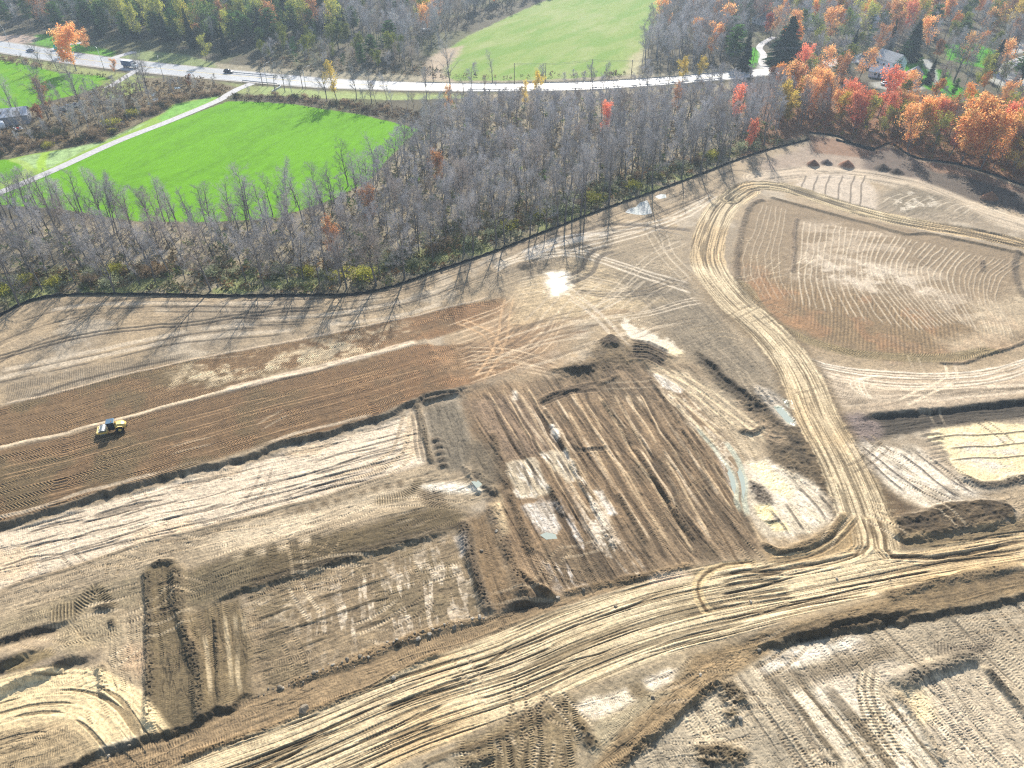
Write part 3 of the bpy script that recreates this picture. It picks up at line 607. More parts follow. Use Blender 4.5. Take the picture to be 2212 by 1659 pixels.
# dark lumpy stockpile strip
DM = [(1905, 1130), (1940, 1114), (1985, 1106), (2041, 1092), (2125, 1083), (2170, 1086), (2189, 1104), (2186, 1122), (2139, 1138), (2041, 1156), (1957, 1174), (1929, 1160)]
w_, m = parcel(DM, A(98, 83, 60), fe=0.6, rag=0.8, var=0.25, lift=0.45)
lump(w_, m, 0.6, 1.6, 4); S, T = field(w_, (1930, 1150), (2180, 1100)); streaks(w_, m, S, T, lw=1.1, ll=9, amp=0.25, hz=0.25)
parcel([(1860, 1040), (1900, 1045), (1950, 1080), (1995, 1100), (1900, 1130), (1880, 1090)], A(120, 100, 74), fe=1, rag=1.2, var=0.2)
parcel([(2120, 1070), (2212, 1050), (2300, 1045), (2300, 1110), (2212, 1120), (2190, 1100), (2160, 1082)], A(184, 166, 138), fe=1, rag=1, dr=((2100, 1075), (2250, 1050)), stk=dict(lw=0.8, ll=8, amp=0.2))
parcel([(1929, 1160), (2041, 1156), (2186, 1124), (2330, 1100), (2330, 1150), (2212, 1158), (2040, 1188), (1960, 1190)], A(150, 132, 100), fe=1, rag=1, dr=((1950, 1180), (2212, 1130)), stk=dict(lw=0.8, ll=10, amp=0.28, hz=0.1))
ridge([(2200, 1108), (2240, 1112), (2300, 1100)], 0.9, 0.4, DRK, 0.4)
# dark torn soil on the left of the haul road
for PL, cc in (([(1640, 830), (1670, 860), (1680, 900), (1720, 925), (1760, 960), (1800, 1010), (1815, 1060), (1790, 1075), (1740, 1040), (1690, 1010), (1660, 985), (1640, 930), (1610, 870)], A(112, 98, 76)),
               ([(1505, 757), (1530, 775), (1560, 815), (1610, 850), (1650, 880), (1630, 900), (1590, 870), (1540, 825), (1500, 775)], A(108, 96, 76))):
    w_, m = parcel(PL, cc, fe=1.5, rag=1.8, var=0.3); lump(w_, m, 0.5, 1.4, 3)
parcel([(1590, 870), (1640, 905), (1680, 930), (1700, 960), (1650, 955), (1600, 935), (1560, 900)], A(176, 156, 128), fe=2, rag=2)
# pond and white clay between
WQ = [(1605, 1005), (1625, 994), (1660, 992), (1700, 1020), (1745, 1040), (1775, 1062), (1818, 1090), (1815, 1110), (1790, 1130), (1750, 1150), (1718, 1160), (1662, 1165), (1640, 1152), (1618, 1112), (1612, 1060)]
parcel(WQ, A(214, 200, 174), dr=((1700, 1030), (1790, 1120)), fe=0.7, rag=1.0, var=0.1, stk=dict(lw=1.6, ll=9, amp=0.12), rg=0.7)
speck(WQ, WHT, 3, 0.5, 0.7, ((1700, 1030), (1790, 1120)))
parcel([(1612, 1000), (1654, 996), (1671, 1018), (1700, 1045), (1716, 1062), (1705, 1074), (1677, 1066), (1650, 1048), (1634, 1022)], A(240, 224, 180), fe=0.5, rag=0.7, var=0.03, rg=0.5)
parcel([(1630, 1095), (1662, 1088), (1680, 1105), (1670, 1122), (1700, 1130), (1706, 1145), (1670, 1150), (1655, 1128), (1632, 1110)], A(238, 220, 164), fe=0.5, rag=0.7, var=0.03, rg=0.5)
w_, m = parcel([(1612, 1030), (1640, 1045), (1665, 1070), (1668, 1090), (1640, 1085), (1620, 1060)], A(112, 98, 78), fe=0.8, rag=1.0, var=0.25); lump(w_, m, 0.4, 1.0)
for P_ in ([(1716, 1045), (1760, 1090), (1792, 1128)], [(1690, 1080), (1720, 1125), (1745, 1155)], [(1760, 1060), (1790, 1095), (1805, 1118)], [(1655, 1095), (1690, 1135), (1705, 1160)]): stroke(P_, 0.3, A(110, 98, 80), 0.8, h=0.12)
ridge([(1645, 1120), (1665, 1127), (1680, 1122), (1690, 1118)], 0.5, 0.25, DRK, 0.3, 0.6)
parcel([(1628, 835), (1660, 842), (1690, 858), (1712, 880), (1724, 915), (1700, 920), (1660, 880), (1630, 855)], A(196, 186, 170), fe=1, rag=1, dr=((1640, 850), (1710, 915)), stk=dict(lw=0.6, ll=8, amp=0.2))
parcel([(1672, 880), (1690, 878), (1722, 912), (1716, 922), (1700, 915)], A(196, 206, 186), fe=0.3, rag=0.4, var=0.03, rg=0.3)
parcel([(1690, 862), (1712, 866), (1716, 886), (1700, 880)], A(190, 204, 184), fe=0.3, rag=0.5, var=0.03, rg=0.3)

# --- central lots: slanting rows
CL = [(1000, 850), (1060, 830), (1160, 815), (1230, 812), (1330, 770), (1420, 790), (1500, 790), (1560, 880), (1600, 960), (1590, 1050), (1620, 1130), (1660, 1190), (1500, 1218), (1360, 1262), (1220, 1282), (1120, 1310), (1085, 1180), (1060, 1060), (1020, 940)]
DRC = ((1311, 869), (1533, 1135))
w_, m = parcel(CL, A(152, 131, 104), dr=DRC, fe=2, rag=1.5, stk=dict(lw=0.75, ll=22, amp=0.34, hz=0.09, seed=3, dark=A(96, 82, 62), dk=0.60), tr=dict(pw=3.0, per=0.5, amp=0.22, hz=0.04, seed=9))
mix(w_, m*sst(NB[w_], 0.45, 0.62)*0.4, A(166, 138, 104), 0.15); mix(w_, m*sst(NM[w_], 0.58, 0.7)*0.5, A(128, 112, 88), 0.2)
parcel([(1010, 870), (1100, 850), (1180, 880), (1240, 960), (1230, 970), (1100, 998), (1070, 960)], A(156, 134, 112), dr=((1080, 860), (1160, 990)), fe=2, rag=1.5, a=0.7, stk=dict(lw=0.9, ll=9, amp=0.3, hz=0.1))
for sx, ll_ in ((1130, 1), (1152, 1), (1185, .8), (1222, 1), (1262, .7), (1330, .9), (1352, 1), (1378, .8), (1402, .6), (1434, .7)):
    p0 = (sx-30, 850); n = 7
    P_ = [(p0[0]+i*(215*ll_/n)+RND.uniform(-1, 1), p0[1]+i*(390*ll_/n)*0.82) for i in range(n+1)]
    stroke(P_, 0.35, A(226, 206, 176), 0.75, seed=sx, brk=0.42, h=0.05)
for i in range(44):   # long parallel rows, down to the haul road
    t0 = i/43.0; sx = 1040+430*t0+RND.uniform(-5, 5); sy = 835-25*t0+RND.uniform(0, 60); n_ = RND.uniform(.45, 1.0); dx = 0.60*(385*n_); 
    if sx+dx > 1655: continue
    kd = i % 3; stroke([(sx, sy), (sx+dx*.33+RND.uniform(-2, 2), sy+128*n_), (sx+dx*.66, sy+256*n_), (sx+dx, sy+385*n_)], RND.uniform(.18, .34) if kd else RND.uniform(.3, .55), [A(96, 80, 60), A(214, 190, 154), A(118, 98, 72)][kd], RND.uniform(.5, .85), seed=i+300, brk=0.3, h=[-0.14, 0.08, -0.1][kd], wob=.4)
for sx, sy, ex, ey, w0 in ((1060, 930, 1098, 1060, 1.0), (1098, 1060, 1150, 1200, 0.9), (1175, 880, 1230, 990, 0.7), (1230, 990, 1330, 1190, 0.7), (1300, 860, 1370, 965, 0.9), (1180, 1040, 1220, 1120, 0.6), (1370, 965, 1450, 1090, 0.5),
                       (1450, 1090, 1500, 1170, 0.6), (1400, 810, 1470, 920, 0.7), (1470, 920, 1530, 1020, 0.6), (1330, 1060, 1400, 1180, 0.6), (1395, 1010, 1480, 1150, 0.4)):
    ridge([(sx, sy), ((sx+ex)/2+2, (sy+ey)/2), (ex, ey)], w0, 0.45, A(98, 82, 60), 0.4, 0.8, seed=sx)
# white clay quads and streaks
for PL, cc, r_ in (([(1094, 1003), (1156, 990), (1186, 1056), (1190, 1064), (1150, 1078), (1117, 1073)], A(206, 192, 164), 0.7), ([(1167, 982), (1224, 970), (1256, 1034), (1222, 1045)], A(210, 196, 168), 0.7),
                   ([(1128, 1094), (1172, 1082), (1196, 1086), (1210, 1140), (1200, 1150), (1168, 1152)], A(200, 192, 180), 0.6), ([(1186, 918), (1196, 918), (1208, 948), (1200, 952)], WHT, 0.5), ([(1282, 1060), (1300, 1062), (1330, 1110), (1318, 1112)], A(226, 218, 204), 0.6),
                   ([(1108, 845), (1116, 845), (1120, 862), (1112, 864)], WHT, 0.5), ([(1410, 805), (1440, 812), (1480, 840), (1470, 850), (1430, 836)], A(228, 220, 208), 0.6)):
    w_, m = parcel(PL, cc, fe=0.5, rag=0.9, var=0.12, rg=r_, a=0.85)
    S, T = field(w_, *DRC); mix(w_, m*sst(fb(S/4, T/0.7, 66, 3), 0.5, 0.6)*0.75, A(150, 134, 110), 0.15); mix(w_, m*sst(fb(S/3, T/0.5, 67, 3), 0.55, 0.62)*0.7, A(238, 232, 220), 0.06)
for P_ in ([(1124, 998), (1150, 1060)], [(1196, 976), (1240, 1042)], [(1140, 995), (1166, 1058)]): stroke([P_[0], ((P_[0][0]+P_[1][0])/2, (P_[0][1]+P_[1][1])/2), P_[1]], 0.3, A(112, 98, 78), 0.85, h=0.1)
speck([(1225, 1030), (1262, 1030), (1340, 1180), (1400, 1250), (1360, 1262), (1290, 1180)], WHT, 2.2, 0.52, 0.85, DRC, 3, 1.5)
speck([(1130, 1090), (1210, 1080), (1290, 1200), (1300, 1260), (1210, 1270), (1170, 1190)], A(226, 220, 212), 2.2, 0.54, 0.75, DRC, 4, 1.5)
speck([(1400, 800), (1480, 810), (1560, 900), (1600, 960), (1590, 1060), (1530, 960), (1440, 860)], A(228, 214, 190), 2.6, 0.50, 0.8, ((1440, 840), (1580, 1000)), 5, 1.5)
w_, m = parcel([(1400, 790), (1490, 800), (1560, 850), (1640, 930), (1650, 985), (1600, 990), (1560, 940), (1480, 850)], A(200, 184, 156), fe=2, rag=2, a=0.75, dr=((1440, 800), (1620, 960)), stk=dict(lw=0.6, ll=10, amp=0.3, hz=0.08))
for P_ in ([(1400, 790), (1480, 830), (1560, 890), (1630, 940), (1640, 960)], [(1440, 800), (1520, 840), (1600, 900), (1650, 945)], [(1430, 840), (1500, 900), (1560, 960)]): sweep(P_, 0.4, A(226, 208, 174), 0.75, 1.0, h=-0.05)
stroke([(1500, 920), (1530, 955), (1570, 1000), (1590, 1040), (1588, 1080), (1600, 1110)], 0.5, A(196, 200, 180), 0.8, h=-0.06, wob=0.3); rough(*[poly([(1540, 965), (1570, 1000), (1592, 1040), (1586, 1075), (1565, 1020)], 0.6)[0], poly([(1540, 965), (1570, 1000), (1592, 1040), (1586, 1075), (1565, 1020)], 0.6)[1]], 0.35)
stroke([(1561, 950), (1590, 990), (1612, 1035), (1608, 1080), (1614, 1120)], 0.6, A(196, 202, 184), 0.85, h=-0.06, wob=0.3)
# mound between the lots and the clay
w_, m = parcel([(1200, 800), (1250, 792), (1290, 740), (1320, 728), (1350, 738), (1400, 740), (1450, 768), (1430, 790), (1350, 790), (1300, 800), (1250, 815), (1215, 812)], A(122, 106, 80), fe=2.5, rag=2.5, var=0.3, lift=0.5, a=0.9); lump(w_, m, 0.35, 1.0, 6)
w_, m = parcel([(1300, 735), (1320, 726), (1340, 738), (1335, 752), (1305, 752)], A(92, 78, 60), fe=1, rag=0.8, var=0.3, lift=0.8)
bank([(1190, 798), (1230, 806), (1270, 800), (1300, 780)], 0.9, 9, 1, 1.0, 0.4, col=A(84, 72, 54), cw=1.6, seed=4)
arcset([(1360, 740), (1400, 742), (1450, 765)], [(1350, 775), (1400, 775), (1440, 795)], 7, 0.45, A(80, 68, 54), 0.8, 200, 0.2, h=-0.2)
bank([(1505, 757), (1560, 815), (1620, 862), (1660, 885)], 0.7, 9, 1, 1.0, 0.4, col=A(84, 74, 58), cw=1.6, seed=5)
ridge([(1160, 870), (1200, 848), (1260, 838)], 0.8, 0.35, A(120, 102, 78), 0.4, 0.9); ridge([(1290, 832), (1340, 808)], 0.8, 0.35, A(120, 102, 78), 0.4, 0.9)
arcset([(1160, 880), (1230, 850), (1300, 842)], [(1170, 860), (1230, 836), (1300, 820)], 4, 0.4, A(86, 72, 54), 0.7, 210, 0.2, h=-0.12)
stroke([(1230, 960), (1250, 975), (1290, 972), (1320, 965)], 0.5, DRK, 0.7, h=-0.15)
ridge([(1590, 925), (1620, 935), (1640, 928), (1650, 915)], 1.0, 0.6, DRK, 0.5)

# --- scarp: the compacted bands stand above the pale strip
SCP = [(-200, 1190), (0, 1140), (103, 1112), (194, 1081), (305, 1051), (388, 1027), (499, 1001), (569, 982), (614, 963), (725, 937), (808, 913), (864, 891), (895, 872), (940, 858), (990, 846), (1030, 832)]
bank(SCP, 0.95, 42, 1, 1.1, 0.55, col=A(122, 112, 94), cw=1.1, seed=1)  # col paints the scarp's shadow band into the ground colour
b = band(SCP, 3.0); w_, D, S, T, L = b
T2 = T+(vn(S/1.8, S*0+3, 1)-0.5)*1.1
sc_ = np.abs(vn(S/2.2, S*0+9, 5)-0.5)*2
m = sst(np.abs(T2+0.7), 1.3, 0.4); C[w_] *= (1-0.35*m*sst(sc_, 0.5, 0.0))[..., None]; Z[w_] += 0.35*m*sc_  # scalloped shade on the near side of the scarp, painted as darker colour
stroke([(-100, 1120), (0, 1124), (103, 1098), (194, 1068), (305, 1040), (388, 1014), (499, 990), (614, 951), (725, 925), (808, 902)], 0.5, A(208, 192, 168), 0.7, seed=9, brk=0.3)

# --- pale cream strip
CS = [(-200, 1200), (0, 1150), (103, 1122), (194, 1092), (305, 1062), (388, 1037), (500, 1012), (569, 992), (614, 973), (725, 948), (808, 923), (864, 903), (900, 905), (918, 1000), (860, 1020), (700, 1070), (560, 1108), (350, 1160), (200, 1208), (0, 1272), (-200, 1340)]
DRS = ((0, 1190), (620, 1030))
w_, m = parcel(CS, A(224, 208, 184), dr=DRS, fe=0.8, rag=0.6, var=0.05, stk=dict(lw=0.5, ll=11, amp=0.11, hz=0.05, seed=6, dark=A(120, 106, 88), dk=0.665), tr=dict(pw=2.3, per=0.5, amp=0.13, hz=0.03, seed=2), rg=0.75)
mix(w_, m*sst(NM[w_], 0.55, 0.7)*0.5, A(224, 198, 160), 0.05)
for i in range(26):
    t = RND.random(); x0 = RND.uniform(-40, 720); y0 = 1150-0.26*x0+RND.uniform(5, 95)
    stroke([(x0, y0), (x0+70, y0-20+RND.uniform(-5, 5)), (x0+150, y0-38+RND.uniform(-8, 8))], 0.22, A(112, 98, 80), 0.7, seed=i, brk=0.3, h=-0.08)
stroke([(700, 1050), (800, 1012), (858, 975), (876, 930), (888, 890)], 0.4, A(196, 176, 146), 0.8, gap=1.1, tread=0.25)
stroke([(720, 1062), (830, 1020), (880, 980), (895, 930), (900, 880)], 0.4, A(206, 186, 156), 0.7, gap=1.1, tread=0.25)
for x in (905, 915, 928): stroke([(x-18, 890), (x-8, 940), (x+2, 1000)], 0.35, A(112, 100, 82), 0.6, brk=0.3, h=0.08)
stroke([(0, 1275), (200, 1210), (350, 1163), (560, 1110), (700, 1072), (860, 1022)], 0.35, A(130, 116, 94), 0.7, h=0.1, brk=0.2)
# grey treaded lot right of it
parcel([(918, 880), (985, 868), (1002, 905), (1018, 960), (1012, 1010), (970, 1025), (945, 1000), (930, 930)], A(140, 130, 112), dr=((940, 880), (980, 1010)), fe=1, rag=0.8, tr=dict(pw=2.0, per=0.5, amp=0.25, hz=0.05), stk=dict(lw=0.8, ll=20, amp=0.12))
ridge([(898, 870), (910, 910), (922, 960), (935, 1005)], 0.9, 0.6, A(104, 92, 72), 0.5, 0.8); ridge([(905, 872), (960, 858), (1000, 850)], 0.8, 0.5, A(90, 78, 62), 0.5, 0.8)
for i in range(5): ridge([(925+i*4, 955+i*14), (945+i*4, 950+i*14), (955+i*4, 956+i*14)], 0.8, 0.5, A(96, 84, 68), 0.4, 0.7, seed=i)
parcel([(1010, 960), (1040, 950), (1070, 990), (1080, 1040), (1060, 1075), (1020, 1050)], A(130, 118, 98), fe=1.5, rag=1.2, var=0.25); w_, m = poly([(1000, 1010), (1040, 1020), (1075, 1060), (1060, 1075), (1015, 1050)], 1, 1); lump(w_, m, 0.7, 1.4, 8); Z[w_] += m*0.4
stroke([(1042, 1062), (1060, 1072), (1072, 1066)], 0.9, A(58, 50, 42), 0.8, h=-0.3)
# mixed grey ground below the pale strip
GM = [(-200, 1345), (0, 1280), (200, 1212), (350, 1166), (560, 1113), (700, 1075), (860, 1025), (930, 1010), (1010, 1030), (1050, 1075), (1000, 1100), (920, 1110), (840, 1130), (700, 1165), (560, 1195), (420, 1230), (320, 1250), (200, 1310), (0, 1400), (-200, 1460)]
parcel(GM, A(178, 162, 136), dr=DRS, fe=1.2, rag=1.2, stk=dict(lw=0.7, ll=9, amp=0.2, hz=0.08), tr=dict(pw=2.4, per=0.5, amp=0.2, hz=0.04, seed=8))
parcel([(-200, 1400), (0, 1340), (200, 1265), (320, 1240), (320, 1330), (230, 1310), (150, 1343), (83, 1371), (0, 1399), (-200, 1460)], A(150, 138, 112), dr=((0, 1370), (300, 1270)), fe=2, rag=2, tr=dict(pw=2.2, per=0.55, amp=0.3, hz=0.06), stk=dict(lw=0.8, ll=7, amp=0.2), a=0.85)
for i in range(9):   # blade marks: row of dark squares
    x = 640+i*27; y = 1098-i*7.2; parcel([(x, y), (x+13, y-4), (x+17, y+10), (x+3, y+14)], A(122, 106, 82), fe=0.5, rag=0.5, a=0.75)
for P_ in ([(430, 1200), (520, 1150), (640, 1130), (700, 1120)], [(470, 1195), (560, 1158), (660, 1140)], [(560, 1150), (680, 1120), (790, 1085), (900, 1060)]): stroke(P_, 2.2, A(224, 208, 180), 0.6, seed=5, brk=0.3)
parcel([(905, 1050), (950, 1042), (1010, 1045), (1035, 1062), (1000, 1066), (930, 1064)], A(226, 218, 200), fe=1, rag=0.8, rg=0.5)
for k in range(3): stroke([(800, 1092-k*6), (870, 1078-k*6), (900, 1050-k*4), (905-k*6, 1030)], 0.8, A(140, 126, 100), 0.6, tread=0.3, seed=k)
for k in range(4): stroke([(905+k*12, 1050), (915+k*14, 1085), (950+k*10, 1105)], 0.8, A(126, 110, 86), 0.55, tread=0.35, seed=k)
# dark olive shelf
OS = [(395, 1235), (520, 1195), (640, 1175), (760, 1145), (880, 1105), (960, 1092), (1005, 1110), (1000, 1138), (900, 1165), (800, 1192), (700, 1222), (600, 1252), (520, 1276), (430, 1312), (400, 1300)]
parcel(OS, A(118, 104, 76), dr=((420, 1270), (980, 1120)), fe=1.5, rag=1.2, tr=dict(pw=2.4, per=0.55, amp=0.35, hz=0.07), stk=dict(lw=1.1, ll=14, amp=0.16, hz=0.1))
parcel([(520, 1262), (700, 1212), (900, 1155), (1000, 1130), (1000, 1142), (900, 1168), (700, 1226), (520, 1280)], A(92, 80, 58), fe=0.8, rag=0.8, dr=((520, 1270), (1000, 1135)), stk=dict(lw=0.6, ll=14, amp=0.2, hz=0.12))
for i in range(8): stroke([(505+i*24, 1192-i*6), (514+i*24, 1208-i*6), (513+i*24, 1226-i*6)], 1.0, A(110, 98, 74) if i % 2 else A(208, 192, 164), 0.8, tread=0.2)
bank([(430, 1318), (520, 1282), (600, 1260), (700, 1228), (800, 1198), (900, 1172), (995, 1142)], 0.55, 12, 1, 1.2, 0.3, col=A(100, 88, 64), cw=0.9, seed=7)  # dark band puts the pad edge's shadow into the soil colour
# brown lot below it
BL = [(530, 1285), (600, 1264), (700, 1232), (800, 1202), (900, 1174), (998, 1146), (1015, 1210), (1052, 1328), (980, 1355), (860, 1390), (720, 1440), (600, 1488), (548, 1500), (535, 1400)]
DRB = ((540, 1440), (1040, 1270))
w_, m = parcel(BL, A(160, 142, 114), dr=DRB, fe=1, rag=0.8, var=0.15, stk=dict(lw=0.8, ll=10, amp=0.18, hz=0.06, seed=4), tr=dict(pw=2.5, per=0.5, amp=0.26, hz=0.05, seed=4))
mix(w_, m*sst(NM[w_], 0.5, 0.66)*0.45, A(130, 118, 90), 0.2)
speck([(760, 1240), (1000, 1170), (1045, 1320), (860, 1385), (700, 1400), (660, 1330)], A(226, 212, 190), 1.6, 0.55, 0.8, ((1000, 1160), (1040, 1330)), 6, 5)
speck([(540, 1300), (700, 1260), (700, 1330), (560, 1360)], A(222, 206, 180), 1.6, 0.57, 0.6, DRB, 8, 4)
parcel([(985, 1160), (1003, 1156), (1012, 1190), (998, 1200)], A(226, 220, 212), fe=1, rag=0.8, a=0.85, rg=0.5)
for y0 in (1340, 1385, 1430): stroke([(548, y0), (700, y0-52), (850, y0-100)], 0.3, A(104, 92, 68), 0.7, brk=0.4, h=0.1, seed=y0)
# strip between the windrows, right
parcel([(1010, 1120), (1050, 1110), (1075, 1160), (1090, 1230), (1120, 1300), (1070, 1330), (1045, 1270), (1020, 1180)], A(146, 124, 94), dr=((1030, 1120), (1090, 1320)), fe=1, rag=0.8, tr=dict(pw=2.2, per=0.5, amp=0.3, hz=0.06), stk=dict(lw=0.9, ll=20, amp=0.12))
ridge([(1000, 1120), (1008, 1170), (1025, 1230), (1040, 1280), (1062, 1332)], 1.2, 1.15, A(84, 70, 52), 0.6, 0.9, seed=2)  # ridge soil painted darker to include the shadow of the pad's right edge
ridge([(1060, 1085), (1078, 1140), (1095, 1190), (1118, 1250), (1135, 1300)], 1.3, 0.6, A(104, 88, 66), 0.6, 0.9, seed=3)
parcel([(1062, 1092), (1080, 1070), (1090, 1110), (1100, 1150), (1085, 1160), (1068, 1110)], A(200, 180, 146), fe=0.8, rag=0.6, dr=((1062, 1100), (1100, 1150)), tr=dict(amp=0.2))
for k in range(5): ridge([(1120+k*12, 1230+k*8), (1150+k*10, 1270+k*4), (1190+k*6, 1288)], 0.6, 0.4, A(110, 92, 68), 0.4, 0.7, seed=k)
w_, m = poly([(1110, 1170), (1230, 1200), (1290, 1262), (1200, 1275), (1140, 1240)], 3, 2); S, T = field(w_, (1120, 1200), (1260, 1240)); treads(w_, m, S, T, pw=2.4, per=0.5, amp=0.28, hz=0.05, seed=11)
# --- vertical lots, lower left
DRV = ((352, 1250), (372, 1590))
parcel([(225, 1330), (322, 1320), (325, 1590), (290, 1610), (240, 1500), (228, 1420)], A(184, 168, 140), dr=((270, 1340), (300, 1600)), fe=1, rag=0.8, tr=dict(pw=2.2, per=0.5, amp=0.3, hz=0.06, seed=3), stk=dict(lw=0.9, ll=14, amp=0.14))
parcel([(268, 1395), (320, 1388), (322, 1450), (300, 1460), (270, 1440)], A(206, 178, 146), fe=1.5, rag=1, a=0.8)
parcel([(318, 1228), (345, 1212), (383, 1212), (388, 1250), (400, 1330), (430, 1450), (432, 1560), (380, 1590), (330, 1592), (324, 1400)], A(128, 114, 86), dr=DRV, fe=0.8, rag=0.7, tr=dict(pw=2.2, per=0.52, amp=0.36, hz=0.08, seed=5), stk=dict(lw=1.0, ll=8, amp=0.18))
parcel([(396, 1330), (430, 1315), (520, 1290), (540, 1400), (546, 1505), (470, 1540), (434, 1550), (428, 1450)], A(138, 122, 92), dr=((460, 1310), (490, 1530)), fe=0.8, rag=0.7, tr=dict(pw=2.2, per=0.52, amp=0.36, hz=0.08, seed=6), stk=dict(lw=0.8, ll=12, amp=0.2))
parcel([(395, 1240), (500, 1212), (560, 1205), (540, 1270), (430, 1318), (400, 1325)], A(130, 118, 92), dr=((400, 1280), (560, 1230)), fe=1.5, rag=1, tr=dict(pw=2.2, per=0.55, amp=0.3, hz=0.06, seed=7), a=0.9)
for P_, w0, h0 in (([(319, 1226), (320, 1280), (324, 1340), (323, 1400), (326, 1480), (327, 1587)], 1.0, 0.75), ([(383, 1215), (384, 1280), (392, 1340), (410, 1400), (427, 1449), (432, 1510), (432, 1565)], 1.2, 0.7),
                  ([(319, 1228), (345, 1214), (383, 1212)], 0.7, 0.5), ([(205, 1434), (222, 1450), (226, 1480), (232, 1515)], 0.8, 0.6), ([(463, 1325), (468, 1400), (472, 1480), (476, 1520)], 0.4, 0.25)):
    ridge(P_, w0, h0, A(86, 76, 56), 0.6, 0.8, seed=int(P_[0][0]))
for x in (440, 486, 506, 524): stroke([(x, 1320), (x+6, 1400), (x+16, 1510)], 0.35, A(206, 190, 158), 0.6, brk=0.4, seed=x)
for y0 in (1262, 1318): stroke([(325, y0+6), (355, y0), (388, y0-10)], 0.35, A(92, 80, 60), 0.7, h=-0.1)
# lower-left banks
LLB = [(-150, 1440), (0, 1399), (83, 1371), (150, 1343), (190, 1322)]
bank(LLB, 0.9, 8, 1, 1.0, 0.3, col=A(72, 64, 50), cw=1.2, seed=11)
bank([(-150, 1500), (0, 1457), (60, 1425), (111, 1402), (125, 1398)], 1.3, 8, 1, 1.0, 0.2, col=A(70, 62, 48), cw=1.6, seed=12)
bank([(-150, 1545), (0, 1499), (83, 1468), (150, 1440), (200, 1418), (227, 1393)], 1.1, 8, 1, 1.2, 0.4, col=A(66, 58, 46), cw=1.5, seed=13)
parcel([(20, 1450), (60, 1425), (115, 1405), (125, 1425), (60, 1455), (30, 1462)], A(150, 134, 100), dr=((20, 1455), (120, 1415)), fe=0.6, rag=0.5)
parcel([(-150, 1560), (0, 1505), (90, 1474), (200, 1432), (225, 1480), (235, 1520), (140, 1500), (0, 1530), (-150, 1570)], A(186, 170, 142), dr=((0, 1515), (220, 1440)), fe=1, rag=0.8, tr=dict(amp=0.2), stk=dict(lw=0.7, ll=8, amp=0.12))
parcel([(130, 1345), (200, 1325), (250, 1330), (260, 1370), (225, 1390), (150, 1432), (120, 1400)], A(170, 156, 128), dr=((130, 1400), (240, 1340)), fe=1.5, rag=1, tr=dict(pw=2.2, per=0.55, amp=0.35, hz=0.07, seed=2))
for k in range(4): stroke([(100, 1350-k*9), (160, 1330-k*9), (196, 1296-k*8), (212, 1280-k*3), (232, 1300), (250, 1310+k*6)], 0.9, A(120, 108, 82), 0.5, tread=0.35, seed=k)
ridge([(196, 1322), (215, 1312), (235, 1312), (246, 1322)], 0.8, 0.5, A(78, 70, 54), 0.4, 0.7); ridge([(235, 1330), (245, 1350), (250, 1362)], 0.7, 0.4, A(78, 70, 54), 0.4, 0.7)
# curved tan wheel road, bottom left
b = band([(-200, 1600), (-40, 1555), (60, 1525), (140, 1518), (190, 1530), (230, 1560), (262, 1600), (290, 1640)], 6.0); w_, D, S, T, L = b
m = sst(D, 5.6, 4.6); mix(w_, m*0.95, A(230, 210, 168), 0.06); streaks(w_, m, S, T, lw=0.45, ll=9, amp=0.12, hz=0.06, seed=12, dark=A(116, 98, 70), dk=0.66)
parcel([(-200, 1640), (-20, 1590), (90, 1562), (160, 1566), (200, 1600), (215, 1640), (150, 1655), (-200, 1760)], A(176, 158, 126), dr=((0, 1640), (180, 1580)), fe=1.2, rag=1, tr=dict(amp=0.2), stk=dict(lw=0.8, ll=8, amp=0.16))
parcel([(206, 1638), (222, 1620), (260, 1608), (296, 1596), (302, 1606), (262, 1628), (230, 1640)], A(244, 236, 214), fe=0.5, rag=0.7, var=0.04)

# --- verge strip between the lots and the haul road
VS = [(-250, 1800), (166, 1654), (240, 1628), (322, 1598), (416, 1565), (471, 1537), (560, 1502), (620, 1478), (720, 1440), (860, 1390), (960, 1360), (1060, 1334), (1130, 1305), (1210, 1290), (1300, 1268), (1420, 1240), (1500, 1222), (1420, 1252), (1300, 1285), (1200, 1320), (1106, 1356), (891, 1442), (697, 1534), (531, 1596), (380, 1665), (100, 1800)]
DRG = ((300, 1640), (1200, 1310))
w_, m = parcel(VS, A(166, 144, 112), dr=DRG, fe=0.8, rag=0.5, var=0.1, tr=dict(pw=2.3, per=0.5, amp=0.22, hz=0.05, seed=13), stk=dict(lw=0.6, ll=18, amp=0.14))
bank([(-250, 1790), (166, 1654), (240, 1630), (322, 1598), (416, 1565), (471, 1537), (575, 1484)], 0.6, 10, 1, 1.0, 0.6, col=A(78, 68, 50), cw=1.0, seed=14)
bank([(1060, 1336), (1130, 1308), (1212, 1290)], 1.0, 9, 1, 1.0, 0.5, col=A(70, 58, 42), cw=1.6, seed=15)  # dark col paints the shadow this bank throws
ridge([(620, 1480), (700, 1450), (780, 1420), (860, 1388), (960, 1356), (1055, 1336)], 0.9, 0.35, A(134, 114, 84), 0.5, 0.7, seed=8)
ridge([(1210, 1285), (1300, 1262), (1360, 1250), (1430, 1236), (1500, 1218)], 0.8, 0.35, A(112, 94, 66), 0.5, 0.7, seed=9)
ridge([(380, 1640), (531, 1590), (697, 1528), (790, 1492), (891, 1438), (960, 1408)], 0.7, 0.3, A(116, 98, 70), 0.5, 0.7, seed=10)

